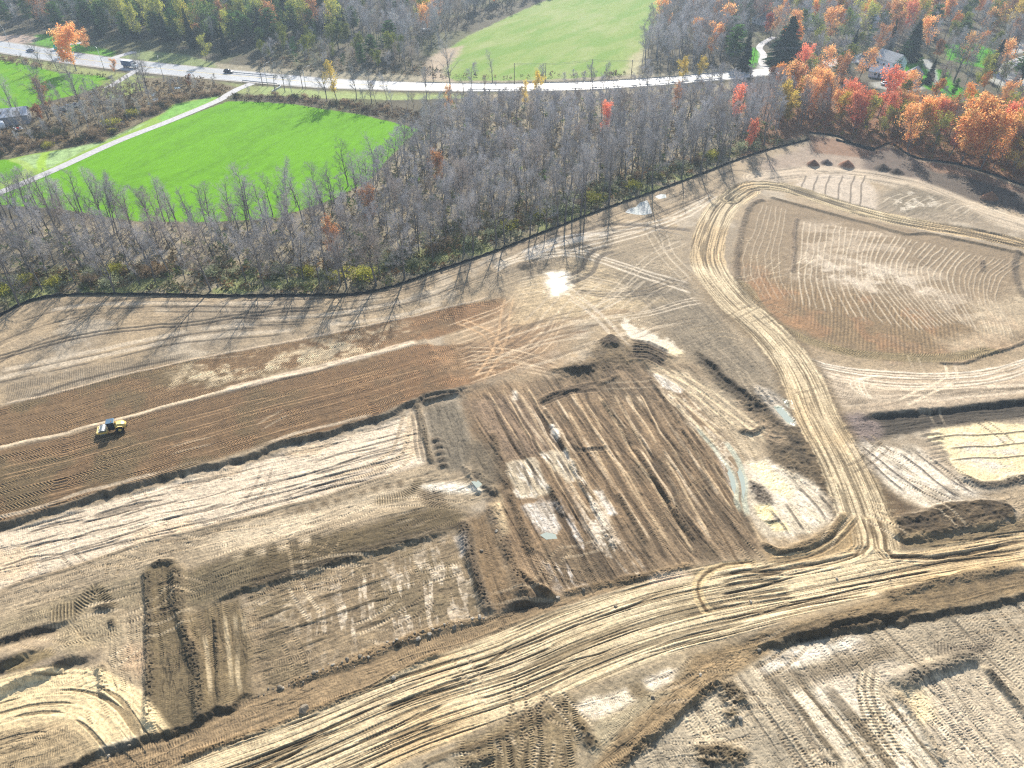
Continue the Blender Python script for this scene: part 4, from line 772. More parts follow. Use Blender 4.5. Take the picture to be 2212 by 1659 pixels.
# --- haul roads
def haul(PL, ctr, hw, col, seed, lw=0.42, ll=16, dk=0.63, amp=0.12, hz=0.045, dcol=A(104, 88, 62), lift=0.0):
    b = band(ctr, hw, 4); w_, D, S, T, L = b
    if PL is None: m = sst(D+(NS[w_]-0.5)*1.2, hw*0.93, hw*0.8)
    else:
        q, mm = poly(PL, 0.5, 0.5); Mf = np.zeros(X.shape, np.float32); Mf[q] = mm; m = Mf[w_]*(D < hw*0.99)
    mix(w_, m, col, 0.05); mix(w_, m*sst(NM[w_], 0.5, 0.66)*0.45, A(236, 220, 186), 0.04)
    mix(w_, m*sst(NB[w_], 0.5, 0.64)*0.5, A(214, 182, 132), 0.05)
    Z[w_] *= (1-m*0.6)
    T3 = T+(fb(S/30, T/12, seed, 2)-0.5)*0.9
    streaks(w_, m, S, T3, lw=lw, ll=ll, amp=amp, hz=hz, seed=seed, dark=dcol, dk=dk)
    streaks(w_, m, S, T3, lw=lw*1.7, ll=ll*1.8, amp=amp*0.8, hz=hz*0.8, seed=seed+40, dark=dcol, dk=dk+0.05)
    streaks(w_, m, S, T3, lw=0.16, ll=ll*0.7, amp=0.13, hz=0.035, seed=seed+60, dark=tuple(x*1.35 for x in dcol), dk=0.625)
    streaks(w_, m, S, T3, lw=0.27, ll=ll*1.2, amp=0.1, hz=0.03, seed=seed+80, dark=dcol, dk=0.65)
    return w_, m, S, T3
SCV = [(1885, 1215), (1868, 1120), (1825, 1010), (1765, 900), (1728, 810), (1690, 752), (1640, 700), (1580, 645), (1532, 575), (1532, 510), (1562, 448), (1610, 412)]
UPR = [(1575, 430), (1610, 405), (1660, 400), (1720, 411), (1800, 437), (1900, 466), (2000, 487), (2120, 508), (2220, 530), (2400, 570)]
MHC = [(-300, 2050), (330, 1745), (600, 1640), (697, 1600), (891, 1515), (1106, 1445), (1228, 1393), (1422, 1325), (1637, 1280), (1817, 1245), (2000, 1212), (2212, 1180), (2400, 1152), (2800, 1090)]
MHP = [(-600, 2080), (300, 1690), (400, 1650), (531, 1593), (697, 1532), (891, 1440), (1106, 1354), (1228, 1310), (1422, 1248), (1505, 1226), (1650, 1210), (1760, 1206), (1820, 1185), (1860, 1180), (1920, 1190), (1960, 1192), (2050, 1180), (2212, 1148), (2400, 1105), (2800, 1040),
       (2800, 1130), (2400, 1196), (2212, 1228), (2100, 1240), (1957, 1270), (1817, 1312), (1705, 1343), (1637, 1362), (1478, 1404), (1339, 1454), (1228, 1493), (1106, 1543), (1002, 1593), (863, 1650), (700, 1720), (-200, 2200)]
# shoulders in darker soil
for P_, hw in ((SCV, 7.2),):
    b = band(P_, hw); w_, D, S, T, L = b; m = sst(D, hw, hw-2.5)*sst(Y[w_], 175, 150); mix(w_, m*0.75, A(130, 112, 84), 0.2); lump(w_, m*0.6, 0.25, 1.1, 2)
haul(None, SCV, 5.4, A(214, 197, 164), 21, ll=13, dk=0.66)
haul(None, UPR, 4.2, A(206, 188, 150), 23, ll=9, lw=0.5, dk=0.50, hz=0.12, dcol=A(84, 72, 54))
w_, m, S, T = haul(MHP, MHC, 14, A(222, 204, 168), 25, ll=17, lw=0.34, dk=0.665, hz=0.04)
for i in range(34):   # long deep ruts
    px = RND.uniform(-0, 1.0); x0 = 420+px*1700; t = RND.uniform(-0.85, 0.85)
    ci = np.interp([x0, x0+90, x0+200], [p[0] for p in MHC], [p[1] for p in MHC]); hwp = 95-45*px
    stroke([(x0, ci[0]+t*hwp), (x0+90, ci[1]+t*hwp*0.98), (x0+RND.uniform(150, 230), ci[2]+t*hwp*0.96)], RND.uniform(0.12, 0.26), A(118, 100, 72), 0.8, seed=i, brk=0.35, h=-0.12, wob=0.3)
# junction fan
for k in range(16):
    t = k/15.0; x1 = 1846+t*62
    e = (1560+t*150, 1235+t*22) if k < 9 else (2060+(k-9)*26, 1205-(k-9)*6)
    mid = (x1-14+4*t if k < 9 else x1+20, 1195+t*10)
    stroke([(x1-18, 1110), (x1, 1160), mid, ((mid[0]+e[0])/2, (mid[1]+e[1])/2+8), e], 0.42, A(116, 96, 66) if k % 2 else A(236, 216, 178), 0.85, seed=k, brk=0.12, h=-0.14 if k % 2 else 0.08, wob=0.4)
parcel([(1650, 1190), (1700, 1185), (1790, 1150), (1825, 1110), (1850, 1140), (1850, 1190), (1760, 1215), (1660, 1215)], A(186, 160, 118), fe=1.2, rag=1, a=0.8)
for k in range(6): stroke([(1660, 1196+k*4), (1740, 1186+k*3), (1800, 1155+k*4), (1836+k*4, 1115)], 0.35, A(96, 80, 56) if k % 2 else A(224, 200, 156), 0.7, seed=k, h=-0.12 if k % 2 else 0.05)
ridge([(1640, 1170), (1680, 1190), (1730, 1182), (1790, 1150), (1826, 1105)], 0.9, 0.5, A(96, 82, 58), 0.5, 0.8, seed=4)
# hairpin turn
for k in range(3): stroke([(1640, 1208+k*5), (1560+k*5, 1216+k*3), (1512+k*7, 1240+k*4), (1500+k*8, 1275), (1516+k*8, 1318-k*4), (1540+k*8, 1330-k*6)], 0.35, A(220, 198, 154) if k != 1 else A(128, 104, 70), 0.85, seed=k, h=-0.06)
for k in range(7): stroke([(1545+k*3, 1248+k*11), (1600, 1238+k*11), (1680+k*8, 1226+k*11)], 0.3, A(100, 84, 58), 0.75, seed=k, brk=0.3, h=-0.1, wob=0.5)
parcel([(1402, 1248), (1440, 1240), (1490, 1232), (1500, 1245), (1440, 1262), (1410, 1266)], A(232, 208, 180), fe=0.8, rag=0.8, a=0.7)
# --- below the haul road
SB = [(300, 2400), (700, 1725), (863, 1655), (1002, 1598), (1106, 1548), (1228, 1498), (1339, 1459), (1478, 1409), (1637, 1367), (1705, 1348), (1817, 1317), (1957, 1275), (2100, 1245), (2212, 1233), (2500, 1190), (2900, 1500), (2900, 2400)]
w_, m = parcel(SB, A(172, 158, 132), fe=0.8, rag=0.5, var=0.14)
LG = [(1660, 1415), (1705, 1390), (1789, 1376), (1873, 1362), (1957, 1348), (2041, 1336), (2153, 1311), (2212, 1294), (2500, 1240), (2900, 1500), (2900, 2400), (1250, 2300), (1334, 1659), (1436, 1572), (1533, 1495), (1637, 1428)]
DRL = ((1817, 1465), (1943, 1619))
w_, m = parcel(LG, A(204, 190, 164), dr=DRL, fe=0.8, rag=0.8, var=0.08, stk=dict(lw=0.8, ll=30, amp=0.2, hz=0.06, seed=33, dark=A(124, 110, 90), dk=0.66), tr=dict(pw=2.6, per=0.6, amp=0.2, hz=0.04, seed=31), rg=0.8)
mix(w_, m*sst(NB[w_]*0.5+NM[w_]*0.5, 0.5, 0.62)*0.6, A(170, 158, 136), 0.15); mix(w_, m*sst(NM[w_], 0.60, 0.72)*0.7, A(238, 226, 206), 0.06)
parcel([(1720, 1395), (1900, 1365), (2100, 1330), (2300, 1290), (2400, 1420), (2200, 1440), (2000, 1420), (1880, 1460), (1780, 1440)], A(172, 158, 134), dr=((1750, 1430), (2200, 1340)), fe=4, rag=3, a=0.75, tr=dict(pw=2.6, per=0.55, amp=0.26, hz=0.05, seed=3))
parcel([(1655, 1425), (1710, 1398), (1800, 1385), (1860, 1380), (1840, 1400), (1760, 1425), (1670, 1450), (1640, 1448)], A(238, 230, 214), fe=1, rag=0.8, a=0.85)
for x in (1676, 1704): stroke([(x-4, 1400), (x, 1416), (x+3, 1436)], 1.1, A(134, 114, 84), 0.85, tread=0.25)
parcel([(1340, 1640), (1450, 1570), (1560, 1550), (1700, 1560), (1760, 1620), (1700, 1659), (1400, 1680)], A(160, 150, 130), fe=3, rag=2, a=0.7, dr=((1400, 1650), (1700, 1600)), tr=dict(pw=2.5, per=0.55, amp=0.3, hz=0.06))
parcel([(1480, 1560), (1560, 1540), (1580, 1600), (1500, 1620)], A(214, 200, 172), fe=1.5, rag=1, a=0.8)
for i in range(26): stroke([(1660+i*20+RND.uniform(-5, 5), 1450+i*4), (1735+i*20, 1540+i*4), (1830+i*20, 1660+i*4)], RND.choice([.2, .25, .5, 1.0]), A(118, 104, 80) if i % 3 == 0 else A(236, 224, 200), 0.75 if i % 3 else 0.85, seed=i, brk=0.25, h=0.07 if i % 3 == 0 else 0)
for k in range(6): stroke([(1860+k*9, 1440), (1850+k*9, 1490), (1872+k*9, 1560), (1930+k*8, 1650)], 0.3, A(238, 222, 190) if k % 2 else A(170, 156, 130), 0.8, seed=k, tread=0.1)
for k in range(5): stroke([(1650, 1470+k*7), (1760, 1445+k*6), (1860, 1420+k*4), (1940, 1398)], 0.9, A(150, 136, 112), 0.35, tread=0.3, seed=k)
for k in range(4): stroke([(2000, 1380+k*8), (2060, 1402+k*5), (2110, 1396+k*5), (2150, 1370+k*8)], 0.4, A(130, 118, 100), 0.5, seed=k, tread=0.2)
parcel([(1960, 1500), (2030, 1455), (2112, 1440), (2250, 1560), (2300, 1680), (2050, 1680)], A(206, 192, 168), dr=((2040, 1470), (2160, 1620)), fe=1.5, rag=1, a=0.8, stk=dict(lw=1.0, ll=12, amp=0.14, hz=0.08), tr=dict(pw=2.6, per=0.5, amp=0.25, hz=0.05))
parcel([(1950, 1500), (1990, 1490), (2020, 1550), (1990, 1560)], A(240, 220, 176), fe=1.5, rag=1, a=0.8)
ridge([(1926, 1486), (1971, 1461), (2029, 1441), (2060, 1430), (2097, 1423), (2122, 1432)], 1.5, 1.3, A(74, 66, 52), 0.7, 0.9, seed=5)  # pad rim soil darkened, with the ridge's shade put into its colour
ridge([(2122, 1434), (2160, 1480), (2212, 1538), (2300, 1640)], 0.9, 0.8, A(88, 78, 60), 0.5, 0.8, seed=6)
ridge([(1926, 1488), (1957, 1524), (1990, 1570), (2018, 1612), (2050, 1660)], 0.7, 0.4, A(126, 112, 88), 0.4, 0.8, seed=7)
# brown shelf, ramp and banks below the haul road
BS = [(1500, 1412), (1637, 1372), (1817, 1320), (1957, 1280), (2100, 1248), (2212, 1236), (2500, 1192), (2500, 1225), (2212, 1288), (2153, 1303), (2041, 1328), (1957, 1340), (1873, 1354), (1789, 1368), (1705, 1380), (1643, 1406), (1600, 1440), (1500, 1470), (1470, 1470)]
parcel(BS, A(150, 130, 98), dr=((1640, 1390), (2200, 1270)), fe=1, rag=0.8, stk=dict(lw=0.9, ll=12, amp=0.24, hz=0.1), tr=dict(pw=2.3, per=0.5, amp=0.22, hz=0.04, seed=17))
parcel([(1478, 1462), (1540, 1420), (1640, 1400), (1660, 1412), (1600, 1445), (1533, 1492), (1436, 1570), (1334, 1662), (1270, 1680), (1300, 1610), (1380, 1530)], A(166, 144, 110), dr=((1320, 1640), (1580, 1440)), fe=1, rag=0.8, stk=dict(lw=0.7, ll=14, amp=0.12), tr=dict(pw=2.5, per=0.5, amp=0.26, hz=0.06, seed=18))
bank([(1620, 1432), (1643, 1408), (1705, 1383), (1789, 1371), (1873, 1357), (1957, 1343), (2041, 1331), (2153, 1306), (2212, 1289), (2400, 1245)], 0.6, 9, 1, 1.0, 0.5, col=A(92, 80, 58), cw=0.9, seed=21)  # painted dark line for the shadow along this bank
bank([(1660, 1394), (1760, 1366), (1870, 1344), (1960, 1325), (2000, 1318)], 0.5, 5, 1, 0.8, 0.4, col=A(88, 74, 52), cw=1.0, seed=22)
bank([(1334, 1662), (1436, 1570), (1533, 1492), (1590, 1450)], 0.6, 7, 1, 0.9, 0.5, col=None, seed=23)
ridge([(1330, 1665), (1380, 1618), (1436, 1570), (1490, 1525), (1533, 1490), (1560, 1470)], 0.9, 0.35, A(120, 102, 74), 0.6, 0.7, seed=12)
ridge([(1900, 1296), (1990, 1270), (2090, 1246), (2212, 1222)], 1.2, 0.5, A(118, 100, 70), 0.5, 0.9, seed=13)
# lots left of the ramp
parcel([(1100, 1552), (1228, 1500), (1270, 1530), (1250, 1600), (1240, 1680), (980, 1720), (990, 1605)], A(150, 134, 104), dr=((1150, 1560), (1158, 1659)), fe=1, rag=0.8, tr=dict(pw=2.4, per=0.5, amp=0.36, hz=0.08, seed=19), stk=dict(lw=1.2, ll=12, amp=0.18))
for x in (1075, 1105, 1135, 1165): stroke([(x, 1572), (x+2, 1620), (x+2, 1680)], 0.3, A(96, 84, 62), 0.7, h=0.12, seed=x, brk=0.2)
parcel([(1239, 1525), (1262, 1510), (1353, 1490), (1374, 1515), (1340, 1535), (1284, 1556), (1262, 1545)], A(226, 214, 192), dr=((1240, 1535), (1360, 1500)), fe=0.6, rag=0.6, tr=dict(amp=0.2), stk=dict(lw=0.7, ll=8, amp=0.1))
parcel([(1390, 1470), (1430, 1452), (1462, 1448), (1452, 1464), (1411, 1494), (1398, 1486)], A(226, 216, 198), fe=0.6, rag=0.6, dr=((1395, 1480), (1450, 1455)), tr=dict(amp=0.2))
parcel([(1280, 1560), (1340, 1540), (1400, 1500), (1440, 1500), (1330, 1590), (1290, 1640), (1270, 1620)], A(180, 168, 140), fe=1, rag=1, dr=((1290, 1630), (1420, 1510)), tr=dict(amp=0.3))
parcel([(1360, 1480), (1380, 1475), (1400, 1500), (1385, 1510), (1365, 1500)], A(140, 126, 100), fe=0.8, rag=0.8)
for PL in ([(1240, 1555), (1262, 1560), (1288, 1590), (1296, 1615), (1272, 1625), (1250, 1600)], [(1545, 1472), (1580, 1470), (1608, 1495), (1618, 1520), (1590, 1530), (1562, 1520)], [(1560, 1538), (1590, 1536), (1604, 1555), (1580, 1562)], [(1500, 1610), (1560, 1600), (1620, 1625), (1610, 1659), (1510, 1665)]):
    w_, m = parcel(PL, A(112, 98, 72), fe=0.8, rag=0.9, var=0.3, lift=0.3); lump(w_, m, 0.6, 0.9, 3)
ridge([(1000, 1655), (1040, 1640), (1080, 1625)], 0.8, 0.4, A(104, 94, 74), 0.5, 0.7)
stroke([(900, 1660), (1000, 1620), (1090, 1582), (1200, 1535)], 0.5, A(112, 96, 70), 0.6, brk=0.3, h=0.12)
# earth heaps by the far corner
def heap(px, py, r, h, col, seed=0):
    c = gp(px, py); w_ = window([c[0]], [c[1]], r*2.0); dx = X[w_]-c[0]; dy = Y[w_]-c[1]
    d = np.sqrt(dx*dx+dy*dy)*(0.85+0.4*NM[w_]); m = sst(d, r, r*0.75); mix(w_, m, col, 0.2)
    Z[w_] += np.clip(1-d/r, 0, 1)**0.85*h+m*(NS[w_]-0.5)*0.3
heap(1756, 357, 2.6, 2.4, A(150, 112, 90)); heap(1828, 359, 3.2, 2.6, A(170, 124, 96)); heap(2137, 430, 3.0, 2.8, A(164, 120, 90)); heap(1785, 352, 2.4, 1.6, A(128, 112, 104)); heap(1905, 365, 3.4, 2.0, A(104, 90, 78)); heap(1935, 372, 3.0, 1.6, A(100, 86, 74))
heap(1135, 575, 2.6, 0.9, A(128, 116, 98)); heap(860, 1393, 0.7, 0.5, A(110, 96, 70))
# tracked machines have crossed most lots
for i in range(130):
    zx, zy, a0 = RND.choice([((20, 900), (1150, 1290), -0.3), ((330, 1000), (1080, 1260), -0.25), ((560, 1040), (1200, 1460), -0.35), ((1080, 1600), (860, 1230), 0.9), ((0, 300), (1280, 1450), -0.3), ((1660, 2212), (1340, 1659), 0.85), ((1400, 1900), (1440, 1659), -0.4), ((1000, 1300), (1450, 1659), 1.5), ((1300, 1700), (480, 760), -0.3), ((1800, 2212), (900, 1120), 0.6)])
    px = RND.uniform(*zx); py = RND.uniform(*zy); a = a0+RND.gauss(0, .22)+(1.5 if RND.random() < .12 else 0); l = RND.uniform(60, 170); cv = RND.uniform(-.5, .5)
    P_ = [(px+l*t*math.cos(a+cv*t), py+l*t*math.sin(a+cv*t)*0.8) for t in (0, .33, .66, 1)]
    stroke(P_, RND.uniform(.24, .34), RND.choice([A(216, 200, 172), A(132, 116, 92), A(164, 146, 116), A(188, 170, 140)]), RND.uniform(.3, .55), gap=RND.uniform(.85, 1.1), seed=i, brk=0.25, tread=0.30, wob=0.1, h=-0.03)
# random wheel passes everywhere adds age to the surface
for i in range(70):
    px = RND.uniform(0, 2212); py = RND.uniform(700, 1659); a = -0.28+RND.uniform(-0.25, 0.25) if RND.random() < 0.7 else RND.uniform(0.9, 1.3); l = RND.uniform(60, 200); c_ = RND.choice([A(222, 206, 178), A(120, 104, 82), A(160, 140, 110)])
    stroke([(px, py), (px+l*.5*math.cos(a), py+l*.5*math.sin(a)+RND.uniform(-6, 6)), (px+l*math.cos(a), py+l*math.sin(a))], 0.3, c_, 0.28, gap=1.05, seed=i, brk=0.35, tread=0.1)
# contrast raised across the site's soil colours, and the tint warmed
_mn = C.mean(axis=2)
_k = np.clip(_mn/0.24, 0.25, 2.2)**0.22
C *= np.where(REG == 1, _k, 1.0)[..., None]*np.where((REG == 1)[..., None], np.array([1.10, 1.03, 0.94], np.float32), 1.0)
# crumbly grain of the soil
_r = np.random.default_rng(5).random(X.shape).astype(np.float32)
_fade = (sst(Y, 330, 120)*(REG == 1)).astype(np.float32)
C *= (1+_fade*(0.5*(_r-0.5)+0.42*(fb(X/0.28, Y/0.28, 77, 2)-0.5)+0.30*(fb(X/0.8, Y/0.8, 78, 2)-0.5)))[..., None]
Z += _fade*(0.085*(fb(X/0.4, Y/0.4, 79, 2)-0.5)+0.018*(_r-0.5))
# puddle beds are level, edges of the whole relief fade outside the site
Z *= (REG == 1)
Z = np.where(REG == 1, Z, Z)
C = np.clip(C, 0.01, 0.85)
POOLS = [([(1350, 458), (1358, 450), (1374, 446), (1382, 436), (1398, 431), (1405, 446), (1409, 460), (1392, 464), (1370, 462)], 'w'), ([(1414, 424), (1426, 418), (1438, 419), (1440, 426), (1424, 429)], 'w'),
         ([(1192, 604), (1206, 600), (1218, 606), (1220, 624), (1208, 632), (1194, 626)], 'w'), ([(1674, 884), (1686, 880), (1700, 892), (1714, 910), (1706, 917), (1692, 904)], 'g'),
         ([(1576, 1012), (1586, 1030), (1590, 1050), (1586, 1074), (1580, 1050), (1570, 1022)], 'g'), ([(1598, 1010), (1608, 1030), (1611, 1055), (1606, 1080), (1600, 1050), (1592, 1020)], 'g'),
         ([(1166, 1156), (1180, 1150), (1200, 1154), (1204, 1164), (1180, 1166)], 'g'), ([(1018, 1046), (1034, 1044), (1044, 1054), (1030, 1060)], 'g')]
POOLZ = []
for P_, k in POOLS:
    w_, m = poly(P_, 0.7, 0)
    z0 = float(np.mean(Z[w_][m > 0.5])) if (m > 0.5).any() else 0.0
    Z[w_] += (z0-0.10-Z[w_])*m; POOLZ.append(z0-0.04)
def gz(x, y):
    """height of the terrain at a world point"""
    i = int(np.argmin(np.abs(yr-y))); j = int(np.argmin(np.abs(tc_*Wy[i]-x))); return float(Z[i, j])

# ------------------------------------------------------------------ the terrain sheet is cut into its surfaces
M_soil = attr_mat('graded_soil', 0.92, 0.35, 0.16, 2.2, 0.35, True)
M_grass = attr_mat('meadow_grass', 0.95, 0.04, 0.2, 2.5, 0.6)
M_floor = attr_mat('leaf_litter', 0.95, 0.1, 0.3, 1.2, 0.6)
Vg = np.stack([X, Y, Z], -1).reshape(-1, 3); Cg = C.reshape(-1, 3); Rg_ = RG.reshape(-1)
I = np.arange(NRW*NCL, dtype=np.int32).reshape(NRW, NCL)
Fq = np.stack([I[1:, :-1], I[1:, 1:], I[:-1, 1:], I[:-1, :-1]], -1).reshape(-1, 4)
Rq = REG[:-1, :-1].reshape(-1)
for rid, nm, mat in ((0, 'ground', M_floor), (1, 'bare_earth', M_soil), (2, 'meadow', M_grass)):
    f = Fq[Rq == rid]; use = np.zeros(len(Vg), bool); use[f.ravel()] = True; mp = np.cumsum(use)-1
    me = mesh_np(nm, Vg[use], mp[f], mat, attrs={'Col': Cg[use], 'Rough': Rg_[use]}, smooth=True)
    tag(link(nm, me), kind='structure')
del Vg, Cg, Fq, I
M_pool = pm('muddy_pool', A(196, 204, 188), 0.12, 0, 0.5); M_poolw = pm('bright_pool', A(214, 220, 214), 0.06, 0, 0.6)
for (P_, k), z in zip(POOLS, POOLZ):
    mb = MB(); P3 = [G(*p) for p in P_]; mb.add([(p.x, p.y, z) for p in P3], [tuple(range(len(P3)))])
    tag(mb.build('puddle', M_poolw if k == 'w' else M_pool), kind='structure')

# ================================================================== TREES AND PLANTS
UP = np.array([0, 0, 1.0])
def nrm(v): return v/max(1e-9, np.linalg.norm(v))
def skeleton(seed, H, spread, form='forest', kids=(3, 2, 3), start=0.3):
    """grow a trunk, limbs and branches; returns segments by level and twig starts"""
    r = np.random.default_rng(seed); S = [[], [], []]; TW = []
    LR = {0: 0.0, 1: 1.0, 2: 0.5}
    def br(p, d, L, rad, lev):
        n = (9, 4, 2)[lev]; q = p; dd = d
        for i in range(n):
            dd = nrm(dd+r.normal(0, (0.05, 0.13, 0.2)[lev], 3)+UP*(0.03, 0.09, 0.02)[lev])
            q2 = q+dd*L/n; r0 = rad*(1-0.8*i/n); r1 = rad*(1-0.8*(i+1)/n)
            S[lev].append((q, q2, r0, r1)); f = (i+1)/n
            if lev < 2 and (f > start if lev == 0 else True):
                k = kids[lev]
                for j in range(k):
                    az = r.uniform(0, 2*math.pi); a = nrm(np.cross(dd, [math.cos(az), math.sin(az), 0.3]))
                    ang = r.uniform(0.45, 0.95) if lev else (r.uniform(0.5, 1.0) if form != 'open' else r.uniform(0.55, 1.2))
                    cd = nrm(dd*math.cos(ang)+a*math.sin(ang))
                    if lev == 0:
                        l2 = spread*r.uniform(0.75, 1.15)*(1.25-0.75*abs(f-0.5)*1.3 if form != 'open' else 1.3-0.6*f)
                        if f < start+0.15: l2 *= 0.8
                    else: l2 = L*r.uniform(0.35, 0.6)*(1.1-0.5*f)
                    br(q2, cd, l2, r1*(0.5 if lev == 0 else 0.45)+0.01, lev+1)
            elif lev == 2:
                for j in range(kids[2]):
                    az = r.uniform(0, 2*math.pi); a = nrm(np.cross(dd, [math.cos(az), math.sin(az), 0.3])); ang = r.uniform(0.3, 1.1)
                    TW.append((q+(q2-q)*r.random(), nrm(dd*math.cos(ang)+a*math.sin(ang)+UP*0.15), r.uniform(0.5, 1.3)*H/16))
            q = q2
        TW.append((q, dd, 0.9*H/16))
    br(np.zeros(3), nrm(np.array([r.normal(0, .04), r.normal(0, .04), 1])), H*0.93, H*0.0145+0.04, 0)
    return S, TW, r
def tubes(segs, n):
    P0 = np.array([s[0] for s in segs]); P1 = np.array([s[1] for s in segs]); R0 = np.array([s[2] for s in segs]); R1 = np.array([s[3] for s in segs])
    t = P1-P0; t /= np.linalg.norm(t, axis=1)[:, None]+1e-9
    ref = np.where(np.abs(t[:, 2:3]) < 0.9, UP, np.array([1.0, 0, 0])); a = np.cross(t, ref); a /= np.linalg.norm(a, axis=1)[:, None]; b = np.cross(t, a)
    V = []
    for P, R in ((P0-t*R0[:, None]*0.3, R0), (P1, R1)):
        for k in range(n):
            c, s = math.cos(2*math.pi*k/n), math.sin(2*math.pi*k/n); V.append(P+R[:, None]*(c*a+s*b))
    V = np.stack(V, 1); m = len(segs); base = (np.arange(m)*2*n)[:, None]
    F = np.concatenate([base+np.array([[k, (k+1) % n, n+(k+1) % n, n+k]]) for k in range(n)])
    return V.reshape(-1, 3), F
def twigs(TW, r, w=0.035, m=1):
    P = np.array([t[0] for t in TW]); D = np.array([t[1] for t in TW]); L = np.array([t[2] for t in TW])
    if m > 1:
        P = np.repeat(P, m, 0); D = np.repeat(D, m, 0); L = np.repeat(L, m)
        P = P+r.normal(0, 0.18, P.shape); D = D+r.normal(0, 0.45, D.shape); D /= np.linalg.norm(D, axis=1)[:, None]
    s = np.cross(D, r.normal(0, 1, D.shape)); s /= np.linalg.norm(s, axis=1)[:, None]+1e-9
    V = np.stack([P-s*w, P+s*w, P+D*L[:, None]], 1).reshape(-1, 3)
    return V, np.arange(len(V)).reshape(-1, 3)
def leaves(TW, r, size=0.3, per=2, jit=0.5, flat=0.0):
    P = np.repeat(np.array([t[0]+t[1]*t[2]*0.6 for t in TW]), per, 0); P = P+r.normal(0, jit, P.shape)
    n = len(P); a = r.normal(0, 1, (n, 3)); a[:, 2] *= (1-flat); a /= np.linalg.norm(a, axis=1)[:, None]
    b = np.cross(a, r.normal(0, 1, (n, 3))); b /= np.linalg.norm(b, axis=1)[:, None]
    s = size*r.uniform(0.6, 1.4, n)[:, None]
    V = np.stack([P-a*s, P-b*s*0.6, P+a*s, P+b*s*0.6], 1).reshape(-1, 3)
    v = np.repeat(np.clip(0.5+0.28*r.normal(0, 1, n)+0.25*np.sin(P[:, 0]*1.1+3)*np.sin(P[:, 2]*0.9)+0.2*np.sin(P[:, 1]*1.3), 0, 1), 4)
    return V, np.arange(4*n).reshape(-1, 4), v
M_bark = pm('bark', (0.15, 0.132, 0.12), 0.9, 0, 0.2, 0.3, 1.5)
M_barkp = pm('pale_bark', (0.34, 0.32, 0.29), 0.85, 0, 0.2, 0.3, 1.5)
M_twig = leaf_mat('twigs', (0.34, 0.32, 0.32), (0.56, 0.52, 0.485), 0.0, 0.9, 0.38)
M_twigb = leaf_mat('brown_twigs', (0.32, 0.27, 0.24), (0.54, 0.46, 0.40), 0.0, 0.9, 0.32)
M_or = leaf_mat('orange_leaves', A(242, 156, 92, .9), A(255, 210, 140, .9), 0.55)
M_rd = leaf_mat('red_leaves', A(228, 108, 84, .88), A(248, 166, 124, .88), 0.55)
M_ye = leaf_mat('yellow_leaves', A(206, 186, 64, .85), A(246, 212, 104, .85), 0.55)
M_yg = leaf_mat('yellow_green_leaves', A(146, 158, 62, .85), A(214, 210, 96, .85), 0.5)
M_gr = leaf_mat('green_leaves', A(78, 112, 52, .8), A(150, 172, 84, .8), 0.45)
M_pn = leaf_mat('pine_needles', A(48, 92, 52, .8), A(128, 164, 80, .8), 0.4)
M_sp = leaf_mat('spruce_needles', A(30, 54, 44), A(62, 92, 62), 0.12)
M_cp = leaf_mat('copper_leaves', A(170, 112, 76, .8), A(218, 164, 112, .8), 0.5)
def spruce_geo(seed, H, R, dens=1.0, pine=False):
    r = np.random.default_rng(seed); V = []; F = []; v = []; k = 0
    z = H*(0.06 if not pine else 0.25)
    while z < H*0.985:
        f = z/H; L = R*((1-f)**0.8 if not pine else math.sin(math.pi*min(1, (1-f)*0.9+0.08))**0.7)*r.uniform(0.8, 1.12)+0.15
        n = int((7+5*(1-f))*dens)
        for j in range(n):
            az = r.uniform(0, 2*math.pi); l = L*r.uniform(0.72, 1.12); dr = -0.28 if not pine else 0.1
            d = np.array([math.cos(az), math.sin(az), dr+r.normal(0, .08)]); s = np.array([-math.sin(az), math.cos(az), 0]); p = np.array([0, 0, z+r.normal(0, .1)])
            ww = 0.28*l**0.5+0.12; tw = r.normal(0, 0.35)
            for a0, a1, wk in ((0.1, 0.6, 1.0), (0.45, 1.0, 0.75)):
                q0 = p+d*l*a0; q1 = p+d*l*a1; sv = s*ww*wk+UP*tw*ww*wk
                V += [q0, (q0+q1)/2+sv-UP*0.1, q1+UP*(-0.05), (q0+q1)/2-sv-UP*0.1]; F.append((k, k+1, k+2, k+3)); k += 4
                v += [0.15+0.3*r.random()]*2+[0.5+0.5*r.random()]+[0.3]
            for m in range(4):   # hanging side sprays
                t = r.uniform(0.35, 1.0); q = p+d*l*t; sg = r.choice([-1, 1]); e = q+s*sg*ww*r.uniform(.8, 1.5)+d*0.25*l*r.random()-UP*r.uniform(0.05, 0.3)
                V += [q+d*0.12, e, q-d*0.12]; F.append((k, k+1, k+2)); k += 3; v += [0.3, 0.4+0.6*r.random(), 0.3]
        z += (0.34 if not pine else 0.55)*(H/16)*(1.0+0.5*(1-f))/max(dens, 0.5)
    F4 = np.array([f for f in F if len(f) == 4]); F3 = np.array([f for f in F if len(f) == 3])
    return np.array(V), [F4, F3], np.array(v)
def trunk_mesh(name, S, mat, n=5):
    V, F = tubes(S[0], n); V2, F2 = tubes(S[1], 3)
    return mesh_np(name, np.concatenate([V, V2]), [F, F2+len(V)], mat)
TPL = {}
